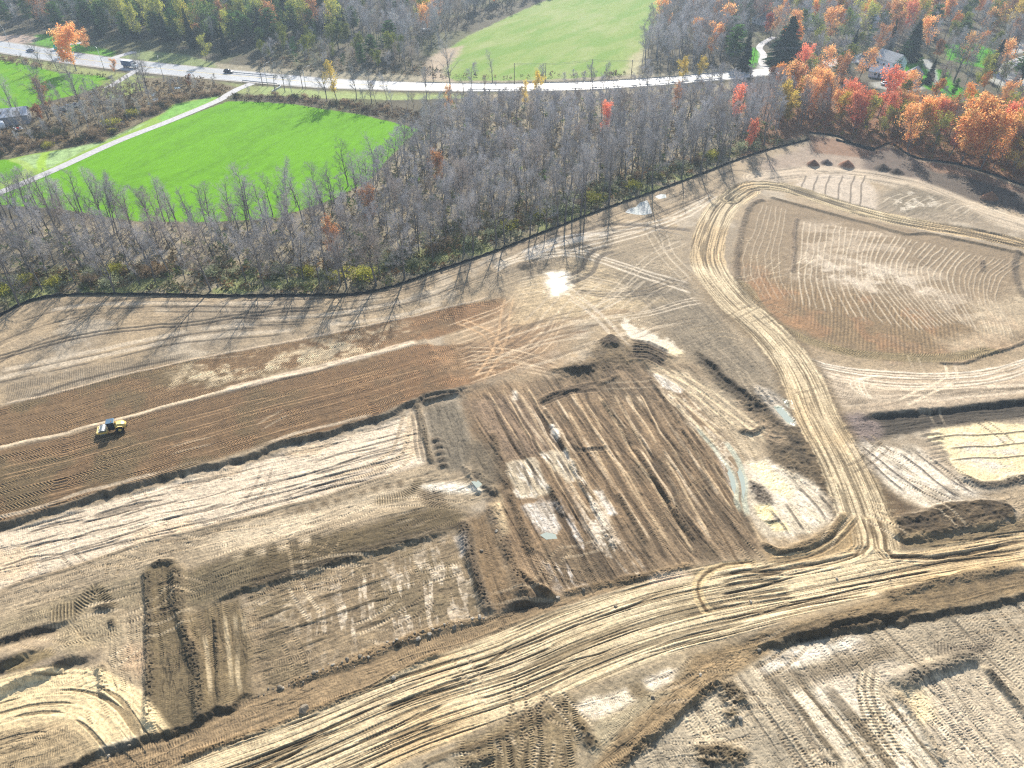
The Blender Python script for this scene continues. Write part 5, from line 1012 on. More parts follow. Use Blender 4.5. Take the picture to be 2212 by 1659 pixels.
def make_tpl(kind, seed, H, spread, form, leafm=None, size=0.3, per=2, jit=0.5, tw=1, kids=(3, 2, 3), start=0.3, twm=None, w=0.03, bark=None):
    S, TW, r = skeleton(seed, H, spread, form, kids, start)
    tm = trunk_mesh(kind+'_trunk', S, bark or M_bark)
    V, F = tubes(S[2], 3); Vt, Ft = twigs(TW, r, w, tw); v = np.concatenate([np.full(len(V), 0.2), r.random(len(Vt)).repeat(1)])
    mats = [twm or M_twig]; fs = [F, Ft+len(V)]; mi = [0]*(len(F)+len(Ft)); V = np.concatenate([V, Vt])
    if leafm is not None:
        Vl, Fl, vl = leaves(TW, r, size, per, jit); fs = [np.concatenate([F, Fl+len(V)]), Ft+len(V)-len(Vt)]
        mi = [0]*len(F)+[1]*len(Fl)+[0]*len(Ft); V = np.concatenate([V, Vl]); v = np.concatenate([v, vl]); mats = mats+[leafm]
    cm = mesh_np(kind+'_crown', V, fs, mats, mi, {'v': v})
    TPL.setdefault(kind, []).append((tm, cm, H))
for i, (H, sp, fo, kd, st_) in enumerate([(16, 4.6, 'open', (3, 2, 3), .30), (17, 4.4, 'forest', (2, 3, 3), .36), (15, 4.9, 'open', (2, 3, 3), .26), (18, 4.2, 'forest', (2, 3, 3), .36), (16, 4.4, 'forest', (2, 3, 3), .3)]):
    make_tpl('bare', 100+i, H, sp, fo, kids=kd, start=st_, tw=3 if i % 2 else 2, w=0.011)
for i, (H, sp) in enumerate([(16, 5.6), (15, 6.2), (17, 5.2)]): make_tpl('vase', 120+i, H, sp, 'open', kids=(3, 2, 3), start=.16, tw=3, w=0.0105)
for i in range(2): make_tpl('slim', 130+i, 16, 2.8, 'forest', kids=(2, 2, 3), start=.25, tw=2, w=0.012)
for i in range(2): make_tpl('brownbare', 140+i, 15, 4.4, 'forest', kids=(3, 2, 3), start=.25, twm=M_twigb, tw=3, w=0.012)
for nm, mt, sd_ in (('orange', M_or, 150), ('red', M_rd, 160), ('yellow', M_ye, 170), ('lime', M_yg, 180), ('green', M_gr, 190), ('copper', M_cp, 195)):
    for i in range(2): make_tpl(nm, sd_+i, 15+i, 4.4+0.5*i, 'forest', mt, 0.24, 3 if i else 2, 0.42, kids=(2, 3, 2), start=.2)
make_tpl('maple', 200, 14, 5.6, 'open', M_or, 0.30, 4, 0.5, kids=(3, 2, 2), start=.2)
for kind, pine, mt, lst in (('spruce', False, M_sp, [(17, 3.4), (15, 4.8), (16, 2.5)]), ('pine', True, M_pn, [(17, 3.6), (15, 4.4)])):
    for i, (H, R) in enumerate(lst):
        V, F, v = spruce_geo(300+i, H, R, 1.25, pine)
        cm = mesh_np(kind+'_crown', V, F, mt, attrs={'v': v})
        tv, tf = tubes([(np.zeros(3), UP*H*0.5, 0.28, 0.18), (UP*H*0.5, UP*H*0.97, 0.18, 0.03)], 6)
        TPL.setdefault(kind, []).append((mesh_np(kind+'_trunk', tv, tf, M_bark), cm, H))
def shrub_tpl(kind, seed, mat, R, H, n, size, tw=0):
    r = np.random.default_rng(seed); nb = 7; VV = []; vv = []
    cen = [(r.normal(0, R*0.4), r.normal(0, R*0.4), H*r.uniform(0.35, 0.6), R*r.uniform(0.4, 0.65)) for _ in range(nb)]
    TWs = []
    for c in cen:
        for _ in range(n//nb):
            d = r.normal(0, 1, 3); d /= np.linalg.norm(d); p = np.array(c[:3])+d*c[3]*np.array([1, 1, H/R*0.55])*r.uniform(0.55, 1.05); p[2] = max(0.05, p[2]); TWs.append((p, d, 0.2))
    V, F, v = leaves(TWs, r, size, 1, 0.05); 
    st = [(np.zeros(3), np.array([c[0], c[1], c[2]]), 0.05, 0.02) for c in cen]; sv, sf = tubes(st, 3)
    tw_ = [(np.array([c[0], c[1], c[2]])*0.5, nrm(np.array([r.normal(0, .5), r.normal(0, .5), 1])), H*r.uniform(0.5, 0.9)) for c in cen for _ in range(tw)]
    fs = [F]; VV = [V]; 
    if tw_: tv, tf = twigs(tw_, r, 0.025); fs.append(tf+len(V)); VV.append(tv); v = np.concatenate([v, np.full(len(tv), 0.7)])
    cm = mesh_np(kind+'_foliage', np.concatenate(VV), fs, mat, attrs={'v': v})
    TPL.setdefault(kind, []).append((mesh_np(kind+'_stem', sv, sf, M_bark), cm, H))
M_sg = leaf_mat('sage_leaves', A(150, 158, 116, .8), A(206, 208, 170, .8), 0.45)
M_sy = leaf_mat('golden_leaves', A(160, 160, 60, .8), A(216, 210, 100, .8), 0.5)
M_sb = leaf_mat('dry_leaves', A(140, 118, 92, .75), A(194, 170, 138, .75), 0.4)
M_sd = leaf_mat('dark_leaves', A(60, 66, 50), A(100, 106, 78), 0.3)
for i in range(2):
    shrub_tpl('shrub_sage', 400+i, M_sg, 2.0, 2.4, 700, 0.13, 12); shrub_tpl('shrub_gold', 410+i, M_sy, 1.8, 2.2, 700, 0.13, 6)
    shrub_tpl('shrub_dry', 420+i, M_sb, 2.1, 2.2, 600, 0.13, 30); shrub_tpl('shrub_dark', 430+i, M_sd, 2.1, 2.3, 700, 0.14, 8)

def inpoly(P, x, y):
    c = False; n = len(P); j = n-1
    for i in range(n):
        if (P[i][1] > y) != (P[j][1] > y) and x < (P[j][0]-P[i][0])*(y-P[i][1])/(P[j][1]-P[i][1])+P[i][0]: c = not c
        j = i
    return c
BLK = []   # (world x, y, radius) kept free
def scatter(P, spacing, seed, jit=0.42):
    W = [gp(*p) for p in P]; xs = [p[0] for p in W]; ys = [p[1] for p in W]; r = random.Random(seed); out = []
    y = min(ys); row = 0
    while y < max(ys):
        x = min(xs)+(row % 2)*spacing*0.5
        while x < max(xs):
            a = x+r.uniform(-jit, jit)*spacing; b = y+r.uniform(-jit, jit)*spacing
            if inpoly(W, a, b) and not any((a-u)**2+(b-v)**2 < q*q for u, v, q in BLK):
                px, py = proj(a, b)
                if -110 < px < 2320: out.append((a, b, float(px), float(py)))
            x += spacing
        y += spacing*0.9; row += 1
    return out
CNT = {}
WORDS = {'bare': ('bare_tree', 'bare grey tree'), 'vase': ('bare_tree', 'spreading bare grey tree'), 'slim': ('bare_tree', 'slender bare grey tree'), 'brownbare': ('bare_tree', 'bare brownish tree'),
         'orange': ('autumn_tree', 'orange-leaved autumn tree'), 'red': ('autumn_tree', 'red-leaved autumn tree'), 'yellow': ('autumn_tree', 'yellow-leaved autumn tree'), 'lime': ('leafy_tree', 'yellow-green leafy tree'),
         'green': ('leafy_tree', 'dull green leafy tree'), 'copper': ('autumn_tree', 'copper-brown leafy tree'), 'maple': ('maple_tree', 'broad orange tree'), 'spruce': ('spruce_tree', 'dark conical conifer'), 'pine': ('pine_tree', 'blue-green conifer'),
         'shrub_sage': ('shrub', 'pale grey-green shrub'), 'shrub_gold': ('shrub', 'yellow-green shrub'), 'shrub_dry': ('shrub', 'brown leafless shrub'), 'shrub_dark': ('shrub', 'dark green shrub')}
def plant(kind, x, y, h, label, group=None, wid=1.0, seed=0, z=None):
    r = random.Random(int(x*31+y*17)+seed); tm, cm, H = TPL[kind][r.randrange(len(TPL[kind]))]
    nm, wd = WORDS[kind]; k = h/H
    o = empty(nm, (x, y, (gz(x, y) if z is None else z)-0.05), r.uniform(0, 6.28), label, 'shrub' if 'shrub' in nm else 'tree', group)
    o.scale = (k*wid, k*wid, k); o.rotation_euler = (r.gauss(0, .02), r.gauss(0, .02), o.rotation_euler[2])
    link('stem' if 'shrub' in nm else 'trunk', tm, o); link('foliage' if 'shrub' in nm else 'crown', cm, o)
    CNT[kind] = CNT.get(kind, 0)+1
    return o
# -- joined masses of far or overflow trees, one mesh each
class Mass:
    def __init__(s): s.V = []; s.F3 = []; s.F4 = []; s.C = []; s.n = 0
    def add(s, V, F3, F4, Cc):
        if len(F3): s.F3.append(F3+s.n)
        if len(F4): s.F4.append(F4+s.n)
        s.V.append(V); s.C.append(Cc); s.n += len(V)
    def build(s, name, mat, label, cat):
        fs = ([np.concatenate(s.F4)] if s.F4 else [])+([np.concatenate(s.F3)] if s.F3 else [])
        me = mesh_np(name, np.concatenate(s.V), fs, mat, attrs={'Col': np.clip(np.concatenate(s.C), 0, 1)})
        return tag(link(name, me), label, cat, kind='stuff')
def mass_mat(name, trans):
    m = leaf_mat(name, (1, 1, 1), (1, 1, 1), trans, objvar=0.0); n = m.node_tree.nodes; l = m.node_tree.links
    a = n.new('ShaderNodeAttribute'); a.attribute_name = 'Col'
    for x in n:
        if x.type in ('BSDF_DIFFUSE', 'BSDF_TRANSLUCENT'): l.new(a.outputs['Color'], x.inputs[0])
    return m
M_mass = mass_mat('far_foliage', 0.35); M_massb = mass_mat('far_twigs', 0.0)
MT = {}
def mass_tpl(kind, seed):
    if kind in ('spruce', 'pine'):
        V, F, v = spruce_geo(seed, 16, 3.8, 0.55, kind == 'pine'); return V, F[1], F[0], v
    S, TW, r = skeleton(seed, 16, 3.4, 'forest', (2, 2, 2), .34)
    if kind in ('bare', 'slim', 'vase', 'brownbare'):
        V0, F0 = tubes(S[0], 3); V1, F1 = tubes(S[1], 3); V2, F2 = twigs([(s[0], nrm(s[1]-s[0]), np.linalg.norm(s[1]-s[0])) for s in S[2]], r, 0.05); V3, F3 = twigs(TW, r, 0.028, 3)
        V = np.concatenate([V0, V1, V2, V3]); v = np.concatenate([np.zeros(len(V0)+len(V1)), np.full(len(V2), .4), 0.5+0.5*r.random(len(V3))])
        return V, np.concatenate([F2+len(V0)+len(V1), F3+len(V0)+len(V1)+len(V2)]), np.concatenate([F0, F1+len(V0)]), v
    V0, F0 = tubes(S[0], 3); Vl, Fl, vl = leaves(TW, r, 0.42, 2, 0.6)
    return np.concatenate([V0, Vl]), np.zeros((0, 3), int), np.concatenate([F0, Fl+len(V0)]), np.concatenate([np.full(len(V0), -1.0), vl])
PALET = {'bare': ((0.26, 0.245, 0.24), (0.56, 0.53, 0.52)), 'slim': ((0.26, 0.245, 0.24), (0.56, 0.53, 0.52)), 'vase': ((0.26, 0.245, 0.24), (0.56, 0.53, 0.52)), 'brownbare': ((0.26, 0.22, 0.19), (0.5, 0.42, 0.35)),
         'orange': (A(236, 142, 70,.85), A(252, 196, 112,.85)), 'red': (A(208, 84, 66), A(242, 148, 108)), 'yellow': (A(186, 160, 50), A(226, 190, 84)), 'lime': (A(112, 128, 50), A(178, 182, 84)), 'green': (A(62, 92, 48), A(124, 146, 72)),
         'copper': (A(150, 96, 66), A(200, 146, 100)), 'spruce': (A(30, 56, 46), A(66, 98, 62)), 'pine': (A(40, 76, 50), A(92, 130, 66))}
def mass_add(M, kind, x, y, h, r):
    key = (kind if kind in ('spruce', 'pine') else ('bare' if kind in ('bare', 'slim', 'vase', 'brownbare') else 'leaf'), r.randrange(3))
    if key not in MT: MT[key] = mass_tpl({'leaf': 'orange'}.get(key[0], key[0]), 500+key[1])
    V, F3, F4, v = MT[key]; a = r.uniform(0, 6.28); k = h/16.0; w_ = k*r.uniform(0.85, 1.15)
    c, s = math.cos(a)*w_, math.sin(a)*w_; P = np.stack([V[:, 0]*c-V[:, 1]*s+x, V[:, 0]*s+V[:, 1]*c+y, V[:, 2]*k], 1)
    c1, c2 = [np.array(q) for q in PALET[kind]]; f = np.clip(v, 0, 1)[:, None]; b = r.uniform(0.75, 1.25)
    Cc = (c1*(1-f)+c2*f)*b; Cc = np.where(v[:, None] < 0, np.array([[0.1, 0.09, 0.08]]), Cc)
    M.add(P, F3, F4, Cc)

# -- single trees one can point to
def T(kind, px, py, h, label, wid=1.0, blk=3.0, seed=0):
    p = G(px, py); BLK.append((p.x, p.y, blk)); return plant(kind, p.x, p.y, h, label, None, wid, seed)
T('maple', 165, 153, 17, 'broad bright orange tree standing alone between the road and the far left field', 1.0, 8)
T('orange', 166, 107, 12, 'brownish orange rounded tree behind the broad roadside orange tree', 0.9, 5)
T('orange', 190, 110, 10, 'rusty orange tree on the lawn across the road, right of its browner neighbour', 1.1, 5)
T('orange', 247, 160, 6, 'small orange tree at the foot of the lane joining the road, left of the truck', 1.0, 3)
T('lime', 447, 134, 11, 'pale yellow weeping tree on the bank above the road', 0.9, 5)
T('spruce', 487, 118, 15, 'light green conifer behind the pale yellow weeping tree', 0.9, 4, 1)
T('vase', 973, 189, 20, 'large bare tree standing alone at the lower left corner of the upper pale field', 0.85, 5)
T('slim', 1064, 177, 13, 'small bare tree on the lower edge of the upper pale field', 1.0, 3)
T('yellow', 728, 218, 14, 'golden orange tree on the bank between the road and the green field', 0.8, 4)
T('vase', 706, 217, 17, 'bare tree beside the golden orange tree on the bank above the green field', 0.8, 4)
T('orange', 970, 252, 11, 'small orange tree alone among bare ones at the upper left of the wood', 0.7, 3)
T('yellow', 1160, 228, 12, 'yellow tree below the road in the upper middle of the wood', 0.8, 3); T('yellow', 1132, 230, 9, 'smaller yellow tree left of the other yellow one below the road', 0.8, 3)
T('red', 1306, 300, 12, 'salmon red tree alone among bare ones in the middle of the wood', 0.7, 4)
T('red', 1613, 332, 11, 'small crimson tree at the fence where the wood turns orange', 0.7, 3); T('red', 1590, 268, 13, 'pink-red tree at the left end of the orange trees', 0.9, 4)
T('yellow', 1474, 174, 9, 'golden tree hanging over the road, left of a pair', 1.1, 4); T('yellow', 1506, 172, 9, 'golden tree hanging over the road, right of a pair', 1.0, 4)
T('spruce', 1836, 124, 14, 'narrow dark conifer left of the grey-roofed houses', 0.8, 4); T('spruce', 1915, 121, 18, 'tall narrow dark conifer behind the houses', 0.75, 4, 2)
T('spruce', 1962, 131, 19, 'broad dark conifer behind the lawn right of the houses', 1.2, 6); T('spruce', 1693, 138, 22, 'massive blue-green conifer right of the pale driveway', 1.7, 8)
T('spruce', 1607, 152, 17, 'blue-green conifer left of the pale driveway, at the road end', 1.4, 6); T('spruce', 2141, 155, 15, 'dark conifer beside the gravel drive at the right edge', 0.85, 4)
T('pine', 2202, 186, 17, 'very broad dark green conifer at the right edge below the gravel drive', 1.5, 7); T('spruce', 2004, 181, 11, 'small conifer in front of the pale blue gabled house', 0.8, 3)
T('spruce', 2032, 184, 10, 'small dark conifer on the lawn right of the pale blue gabled house', 0.7, 3); T('pine', 2054, 214, 9, 'bushy green conifer below the lawn', 0.8, 3); T('pine', 1980, 162, 8, 'small shaggy conifer between the two largest houses and the garage', 0.7, 3)
T('vase', 2060, 178, 20, 'very wide bare tree on the lawn right of the houses', 1.25, 8)
for i, (a, b) in enumerate([(2163, 128), (2168, 128), (2174, 130), (2188, 127)]): T('slim', a, b, 20, ['leftmost', 'second', 'third', 'rightmost'][i]+' of four tall bare stems on the gravel at the right edge', 1.0, 2, i)
T('maple', 2076, 352, 19, 'bright orange dense tree behind the right fence, the biggest of the orange wood', 1.05, 6); T('maple', 2118, 366, 17, 'orange dense tree next to the biggest one, nearer the right edge', 0.9, 5)
T('orange', 1960, 325, 15, 'golden orange rounded tree above the bend of the right fence', 0.95, 4); T('red', 1895, 255, 17, 'red-topped tree in front of the houses', 1.1, 5)
# front row along the fence
FR = [(42, 661, 17, 'vase'), (91, 627, 15, 'bare'), (164, 614, 13, 'bare'), (247, 630, 17, 'vase'), (302, 614, 12, 'slim'), (336, 611, 14, 'bare'), (400, 605, 9, 'slim'), (455, 628, 17, 'brownbare'), (531, 607, 13, 'bare'), (572, 624, 15, 'vase'), (622, 611, 14, 'bare'), (656, 604, 14, 'bare'),
      (690, 612, 12, 'slim'), (736, 617, 14, 'vase'), (749, 623, 16, 'bare'), (773, 586, 15, 'slim'), (813, 616, 17, 'brownbare'), (874, 600, 18, 'vase'), (905, 541, 14, 'slim'), (935, 560, 14, 'bare'), (1003, 550, 15, 'bare'), (1023, 547, 17, 'bare'), (1072, 529, 17, 'slim'), (1090, 527, 17, 'bare'),
      (1145, 505, 15, 'bare'), (1180, 492, 13, 'vase'), (1205, 488, 18, 'slim'), (1220, 483, 19, 'slim'), (1235, 473, 17, 'slim'), (1254, 468, 20, 'bare'), (1262, 467, 18, 'bare'), (1315, 443, 20, 'slim'), (1384, 402, 14, 'slim'), (1409, 407, 19, 'bare'), (1472, 385, 16, 'bare'), (1513, 372, 18, 'slim'), (1548, 359, 17, 'vase'), (1574, 347, 14, 'slim'), (1650, 315, 18, 'bare')]
ORD = ['first', 'second', 'third', 'fourth', 'fifth', 'sixth', 'seventh', 'eighth', 'ninth', 'tenth', 'eleventh', 'twelfth', 'thirteenth', 'fourteenth', 'fifteenth', 'sixteenth', 'seventeenth', 'eighteenth', 'nineteenth', 'twentieth']
for i, (a, b, h, k) in enumerate(FR):
    n = len(FR); lab = f"{ORD[i]} from the left" if i < 20 else (f"{ORD[n-1-i]} from the right" if i < n-1 else 'rightmost')
    T(k, a, b, h, f"{WORDS[k][1]}, {lab} in the front row behind the black fence", 1.0, 2.6, i)['group'] = 'bare trees in the front row along the fence'
# left thickets, single trees
for i, (a, b, h, k, t) in enumerate([(105, 258, 19, 'vase', 'wide bare tree left of the parked cars'), (178, 236, 18, 'vase', 'wide bare tree right of the parked cars'), (228, 245, 13, 'bare', 'bare tree in the scrub left of the creek'), (308, 208, 17, 'slim', 'bare tree above the creek nearest the road'), (318, 195, 15, 'vase', 'bare tree standing over the edge of the road below the truck'),
                                     (35, 262, 16, 'bare', 'leaning bare tree in front of the grey shed'), (12, 270, 15, 'slim', 'slender bare tree beside the white van'), (60, 285, 14, 'slim', 'slender bare tree right of the grey shed'), (170, 280, 9, 'bare', 'small bare tree in the middle of the brown scrub'), (91, 150, 12, 'vase', 'bare tree below the blue car by the road'),
                                     (125, 153, 11, 'bare', 'bare tree between the blue car and the broad orange tree'), (54, 148, 7, 'slim', 'thin sapling below the road left of the blue car'), (308, 262, 9, 'slim', 'bare sapling beside the lower creek pool'), (250, 160, 6, 'slim', 'bare sapling beside the small orange tree'),
                                     (594, 197, 11, 'bare', 'left of two bare trees on the verge right of the lane'), (616, 199, 12, 'bare', 'right of two bare trees on the verge right of the lane'), (770, 215, 13, 'bare', 'bare tree on the bank right of the golden orange tree'), (803, 222, 12, 'vase', 'bare tree on the bank above the right corner of the green field'),
                                     (752, 402, 14, 'vase', 'big bare tree standing out over the lower right of the green field'), (770, 410, 12, 'slim', 'slender bare tree right beside the big one over the green field'), (640, 445, 10, 'slim', 'lone slender bare tree over the lower edge of the green field'), (930, 335, 18, 'vase', 'tall silvery bare tree at the right tip of the green field'),
                                     (875, 350, 16, 'slim', 'slender bare tree at the right tip of the green field'), (535, 470, 16, 'vase', 'broad bare tree rising over the lower edge of the green field')]):
    T(k, a, b, h, t, 1.0, 3.5, i)
# parts of the ground kept free of trees: houses, drives, road
for a, b, q in [(1898, 150, 11), (1945, 150, 9), (1990, 176, 8), (1915, 180, 8), (1866, 52, 14), (1650, 120, 7), (1655, 150, 8), (1645, 95, 7), (2010, 150, 9), (2040, 165, 8), (1830, 46, 6), (1895, 178, 8), (2170, 165, 10), (2200, 100, 10), (25, 262, 14), (148, 236, 6), (921, 68, 5), (2085, 215, 9), (2105, 225, 8), (125, 108, 4), (1870, 152, 7), (1885, 165, 7), (1880, 195, 7), (1930, 192, 7), (1960, 200, 7), (1990, 196, 6), (1940, 175, 7), (1970, 190, 7), (22, 82, 10), (60, 82, 9), (100, 84, 9), (1660, 45, 5)]:
    p = G(a, b); BLK.append((p.x, p.y, q))
CELLX = [(330, 'below the green field, left'), (640, 'below the green field, middle'), (860, 'below the green field, right'), (1100, 'right of the green field'), (1330, 'under the upper pale field'), (1560, 'left of the orange trees'), (9999, 'at its orange end')]
ZN = [
 # name, polygon, spacing, mix, heights, phrase, massonly
 ('wood', [(-110, 520), (60, 500), (300, 505), (450, 508), (560, 495), (640, 468), (740, 432), (800, 396), (860, 340), (900, 305), (960, 280), (970, 222), (1050, 212), (1400, 208), (1600, 190), (1660, 200), (1690, 290), (1600, 330), (1500, 362), (1400, 398), (1260, 448), (1150, 490), (1030, 532), (960, 552), (880, 580), (800, 603), (640, 612), (300, 612), (100, 618), (-110, 680)], 5.9,
  {'bare': 6, 'slim': 2.0, 'vase': 0.6, 'brownbare': 1.4, 'copper': 0.12}, (10, 16.5), 'in the wood', 0),
 ('fieldedge', [(-110, 470), (40, 455), (300, 478), (450, 480), (560, 468), (640, 448), (640, 470), (560, 495), (300, 505), (-110, 520)], 5.0, {'slim': 5, 'bare': 2}, (12, 16), 'along the lower edge of the green field', 0),
 ('hedge', [(490, 216), (600, 214), (720, 222), (830, 240), (900, 262), (960, 276), (960, 262), (900, 240), (830, 222), (720, 210), (600, 206), (500, 208)], 7.5, {'bare': 3, 'slim': 2, 'brownbare': 1}, (6, 12), 'in the hedge above the green field', 0),
 ('roadrow', [(820, 212), (1000, 208), (1400, 202), (1600, 184), (1600, 196), (1400, 214), (1000, 222), (820, 226)], 6.0, {'bare': 3, 'slim': 3, 'brownbare': 1}, (8, 14), 'along the lower side of the road', 0),
 ('autumn', [(1655, 205), (1700, 170), (1760, 190), (1880, 205), (2000, 240), (2120, 255), (2320, 290), (2320, 420), (2212, 392), (2141, 366), (2069, 345), (1976, 328), (1923, 300), (1889, 310), (1808, 284), (1745, 276), (1690, 290)], 6.0,
  {'orange': 4.0, 'red': 0.8, 'yellow': 2.6, 'lime': 2.0, 'copper': 1.6, 'bare': 4.2, 'brownbare': 1.6}, (11, 17), 'in the orange wood', 0),
 ('gardens', [(1700, 165), (1760, 120), (1850, 100), (2000, 95), (2320, 90), (2320, 290), (2120, 250), (2000, 235), (1880, 200), (1760, 185)], 9.5, {'bare': 4, 'brownbare': 2, 'vase': 1, 'lime': 0.8, 'copper': 1, 'orange': 0.8, 'pine': 0.5}, (8, 15), 'in the house gardens', 0),
 ('righthill', [(1560, 20), (1700, -60), (2400, -60), (2400, 90), (2000, 95), (1850, 98), (1760, 118), (1720, 130), (1640, 90), (1600, 40)], 9.0, {'bare': 5, 'brownbare': 2.5, 'copper': 1.1, 'orange': 1.5, 'yellow': 0.8, 'red': 0.3, 'green': 0.5, 'lime': 0.4, 'pine': 0.3}, (11, 17), 'on the upper right hillside', 1),
 ('rightwood', [(1380, 150), (1400, 90), (1420, 60), (1445, 20), (1440, -60), (1720, -60), (1640, 40), (1600, 60), (1600, 140), (1500, 152)], 7.0, {'bare': 6, 'slim': 2, 'brownbare': 1.2, 'orange': 0.25, 'pine': 0.5}, (14, 19), 'right of the upper pale field', 1),
 ('topwood', [(990, 60), (1080, 22), (1150, -2), (1200, -16), (1250, -60), (860, -60), (700, 20), (760, 90), (870, 130), (920, 120)], 7.5, {'bare': 6, 'slim': 2, 'brownbare': 1.6, 'orange': 0.3, 'pine': 0.4, 'lime': 0.2}, (12, 18), 'left of the upper pale field', 1),
 ('topwood2', [(1250, -60), (1250, -28), (1440, -18), (1440, -60)], 8.0, {'bare': 6, 'slim': 2}, (12, 16), 'above the upper pale field', 1),
 ('midscrub', [(560, 140), (700, 155), (900, 162), (930, 130), (870, 130), (760, 95), (640, 90), (560, 105)], 8.5, {'bare': 2.4, 'brownbare': 2, 'lime': 2.4, 'pine': 2.0, 'yellow': 0.4, 'green': 1}, (7, 13), 'on the bank above the road', 0),
 ('pinewood', [(240, 90), (420, 105), (560, 105), (640, 90), (760, 90), (700, 20), (860, -60), (200, -60), (180, 20), (220, 70)], 8.5, {'pine': 5.5, 'spruce': 2.6, 'green': 2, 'lime': 2.2, 'yellow': 0.6, 'bare': 1.8, 'copper': 0.5}, (13, 20), 'in the dark wood above the road', 0),
 ('leftwood', [(-100, 66), (80, 66), (200, 80), (240, 92), (220, 70), (180, 20), (200, -60), (-100, -60)], 9.0, {'bare': 3, 'brownbare': 1.6, 'spruce': 2.2, 'pine': 2.2, 'copper': 0.9, 'green': 1.2, 'lime': 0.6, 'yellow': 0.3}, (12, 18), 'in the upper left wood', 1),
 ('scrub', [(-60, 275), (60, 250), (200, 190), (230, 215), (330, 180), (470, 190), (480, 204), (370, 220), (350, 238), (280, 270), (215, 302), (70, 326), (-60, 344)], 7.0, {'bare': 3.2, 'brownbare': 4.0, 'slim': 1, 'copper': 0.35, 'lime': 0.15}, (5, 12), 'in the creek scrub', 0),
 ('fardark', [(-1200, -60), (3400, -60), (3400, -95), (-1200, -95)], 11.0, {'bare': 5, 'pine': 1, 'copper': 1}, (14, 18), 'far beyond the fields', 2),
]
cand = []
for zi, (nm, P_, sp_, mixw, hr, ph, mo) in enumerate(ZN):
    if mo == 2: continue
    r = random.Random(900+zi); ks = list(mixw); ws = [mixw[k] for k in ks]
    for x, y, px, py in scatter(P_, sp_, 900+zi):
        k = r.choices(ks, ws)[0]; h = r.uniform(*hr)
        if nm == 'wood' and px < 980: h *= 0.92
        lim = None
        if nm in ('wood', 'roadrow'): lim = np.interp(px, [700, 1000, 1300, 1600, 1700], [196, 202, 197, 178, 150])
        if nm == 'hedge': lim = 186
        if nm == 'scrub': lim = 166
        if nm == 'midscrub': lim = 60
        if nm == 'autumn': lim = np.interp(px, [1600, 1700, 1750, 1800, 1850, 1960, 2050, 2100, 2150, 2212], [165, 150, 158, 172, 198, 214, 226, 216, 218, 232])
        if lim is not None:
            s1 = FL/(y*math.cos(PIT)+CH*math.sin(PIT))*0.96; hm = (py-lim)/s1
            if r.random() > (0.16 if nm in ('roadrow', 'hedge') else 0.07): h = min(h, hm*r.uniform(0.85, 1.05))
            if h < 3.5: continue
        if nm == 'wood':
            fy = np.interp(px, [-100, 0, 60, 640, 860, 1100, 1420, 1750], [700, 683, 655, 639, 616, 532, 412, 300])-py
            if fy < 30+24*(px < 900) and r.random() < 0.85: continue
        if nm == 'autumn' and k in ('yellow', 'lime') : h *= 0.8
        cand.append((k, x, y, h, px, py, zi, h/(y*math.cos(PIT)+CH*math.sin(PIT))))
FAM = {'bare': 'b', 'slim': 'b', 'vase': 'b', 'brownbare': 'b', 'spruce': 'e', 'pine': 'e'}
CAP = {'b': 225, 'e': 190, 'a': 230}
cand.sort(key=lambda c: -c[7]); used = {'b': 0, 'e': 0, 'a': 0}
MB_ = Mass(); ML_ = Mass(); rr_ = random.Random(5)
for k, x, y, h, px, py, zi, s in cand:
    f = FAM.get(k, 'a')
    if used[f] < CAP[f] and -20 < px < 2232 and py > -30:
        used[f] += 1; zn = ZN[zi]; ph = zn[5]
        sz = 'tall' if h > zn[4][0]+(zn[4][1]-zn[4][0])*0.66 else ('short' if h < zn[4][0]+(zn[4][1]-zn[4][0])*0.33 else 'middling')
        if zn[0] == 'wood':
            cx = [t for q, t in CELLX if px < q][0]; fy = np.interp(px, [0, 640, 1100, 1750], [640, 640, 530, 300])-py
            ph = f"{'near the fence' if fy < 45 else ('mid-wood' if fy < 110 else 'deep in the wood')} {cx}"
        elif zn[0] in ('autumn', 'gardens', 'righthill'):
            ph += ', '+('left part' if px < 1850 else ('middle part' if px < 2030 else 'right part'))+(' by the fence' if py > 270 else '')
        elif zn[0] in ('pinewood', 'leftwood', 'midscrub', 'scrub'):
            ph += ', '+('far left' if px < 150 else ('left part' if px < 350 else ('middle part' if px < 560 else 'right part')))+(' at the back' if py < 40 else '')
        elif zn[0] in ('roadrow', 'hedge', 'fieldedge'):
            ph += ', '+('left part' if px < 500 else ('middle part' if px < 900 else 'right part'))
        lab = f"{sz} {WORDS[k][1]} {ph}"
        if len(lab.replace('-', ' ').split()) > 16: lab = lab.replace(sz+' ', '', 1).replace('by the fence', 'front').replace(', ', ' ', 0)
        if len(lab.replace('-', ' ').split()) > 16: print('LONG', lab)
        plant(k, x, y, h, lab, lab)
    else:
        mass_add(MB_ if f == 'b' else ML_, k, x, y, h, rr_)
for x, y, px, py in scatter([(-100, -62), (2300, -62), (2300, -90), (-100, -90)], 14.0, 77): mass_add(MB_, 'bare', x, y, 15, rr_)
print('TREES', used, len(cand), MB_.n, ML_.n)
MB_.build('bare_woods', M_massb, 'far and inner parts of the grey leafless woods around the fields', 'woodland')
ML_.build('mixed_woods', M_mass, 'far green, brown and orange trees of the hillside woods at the top', 'woodland')
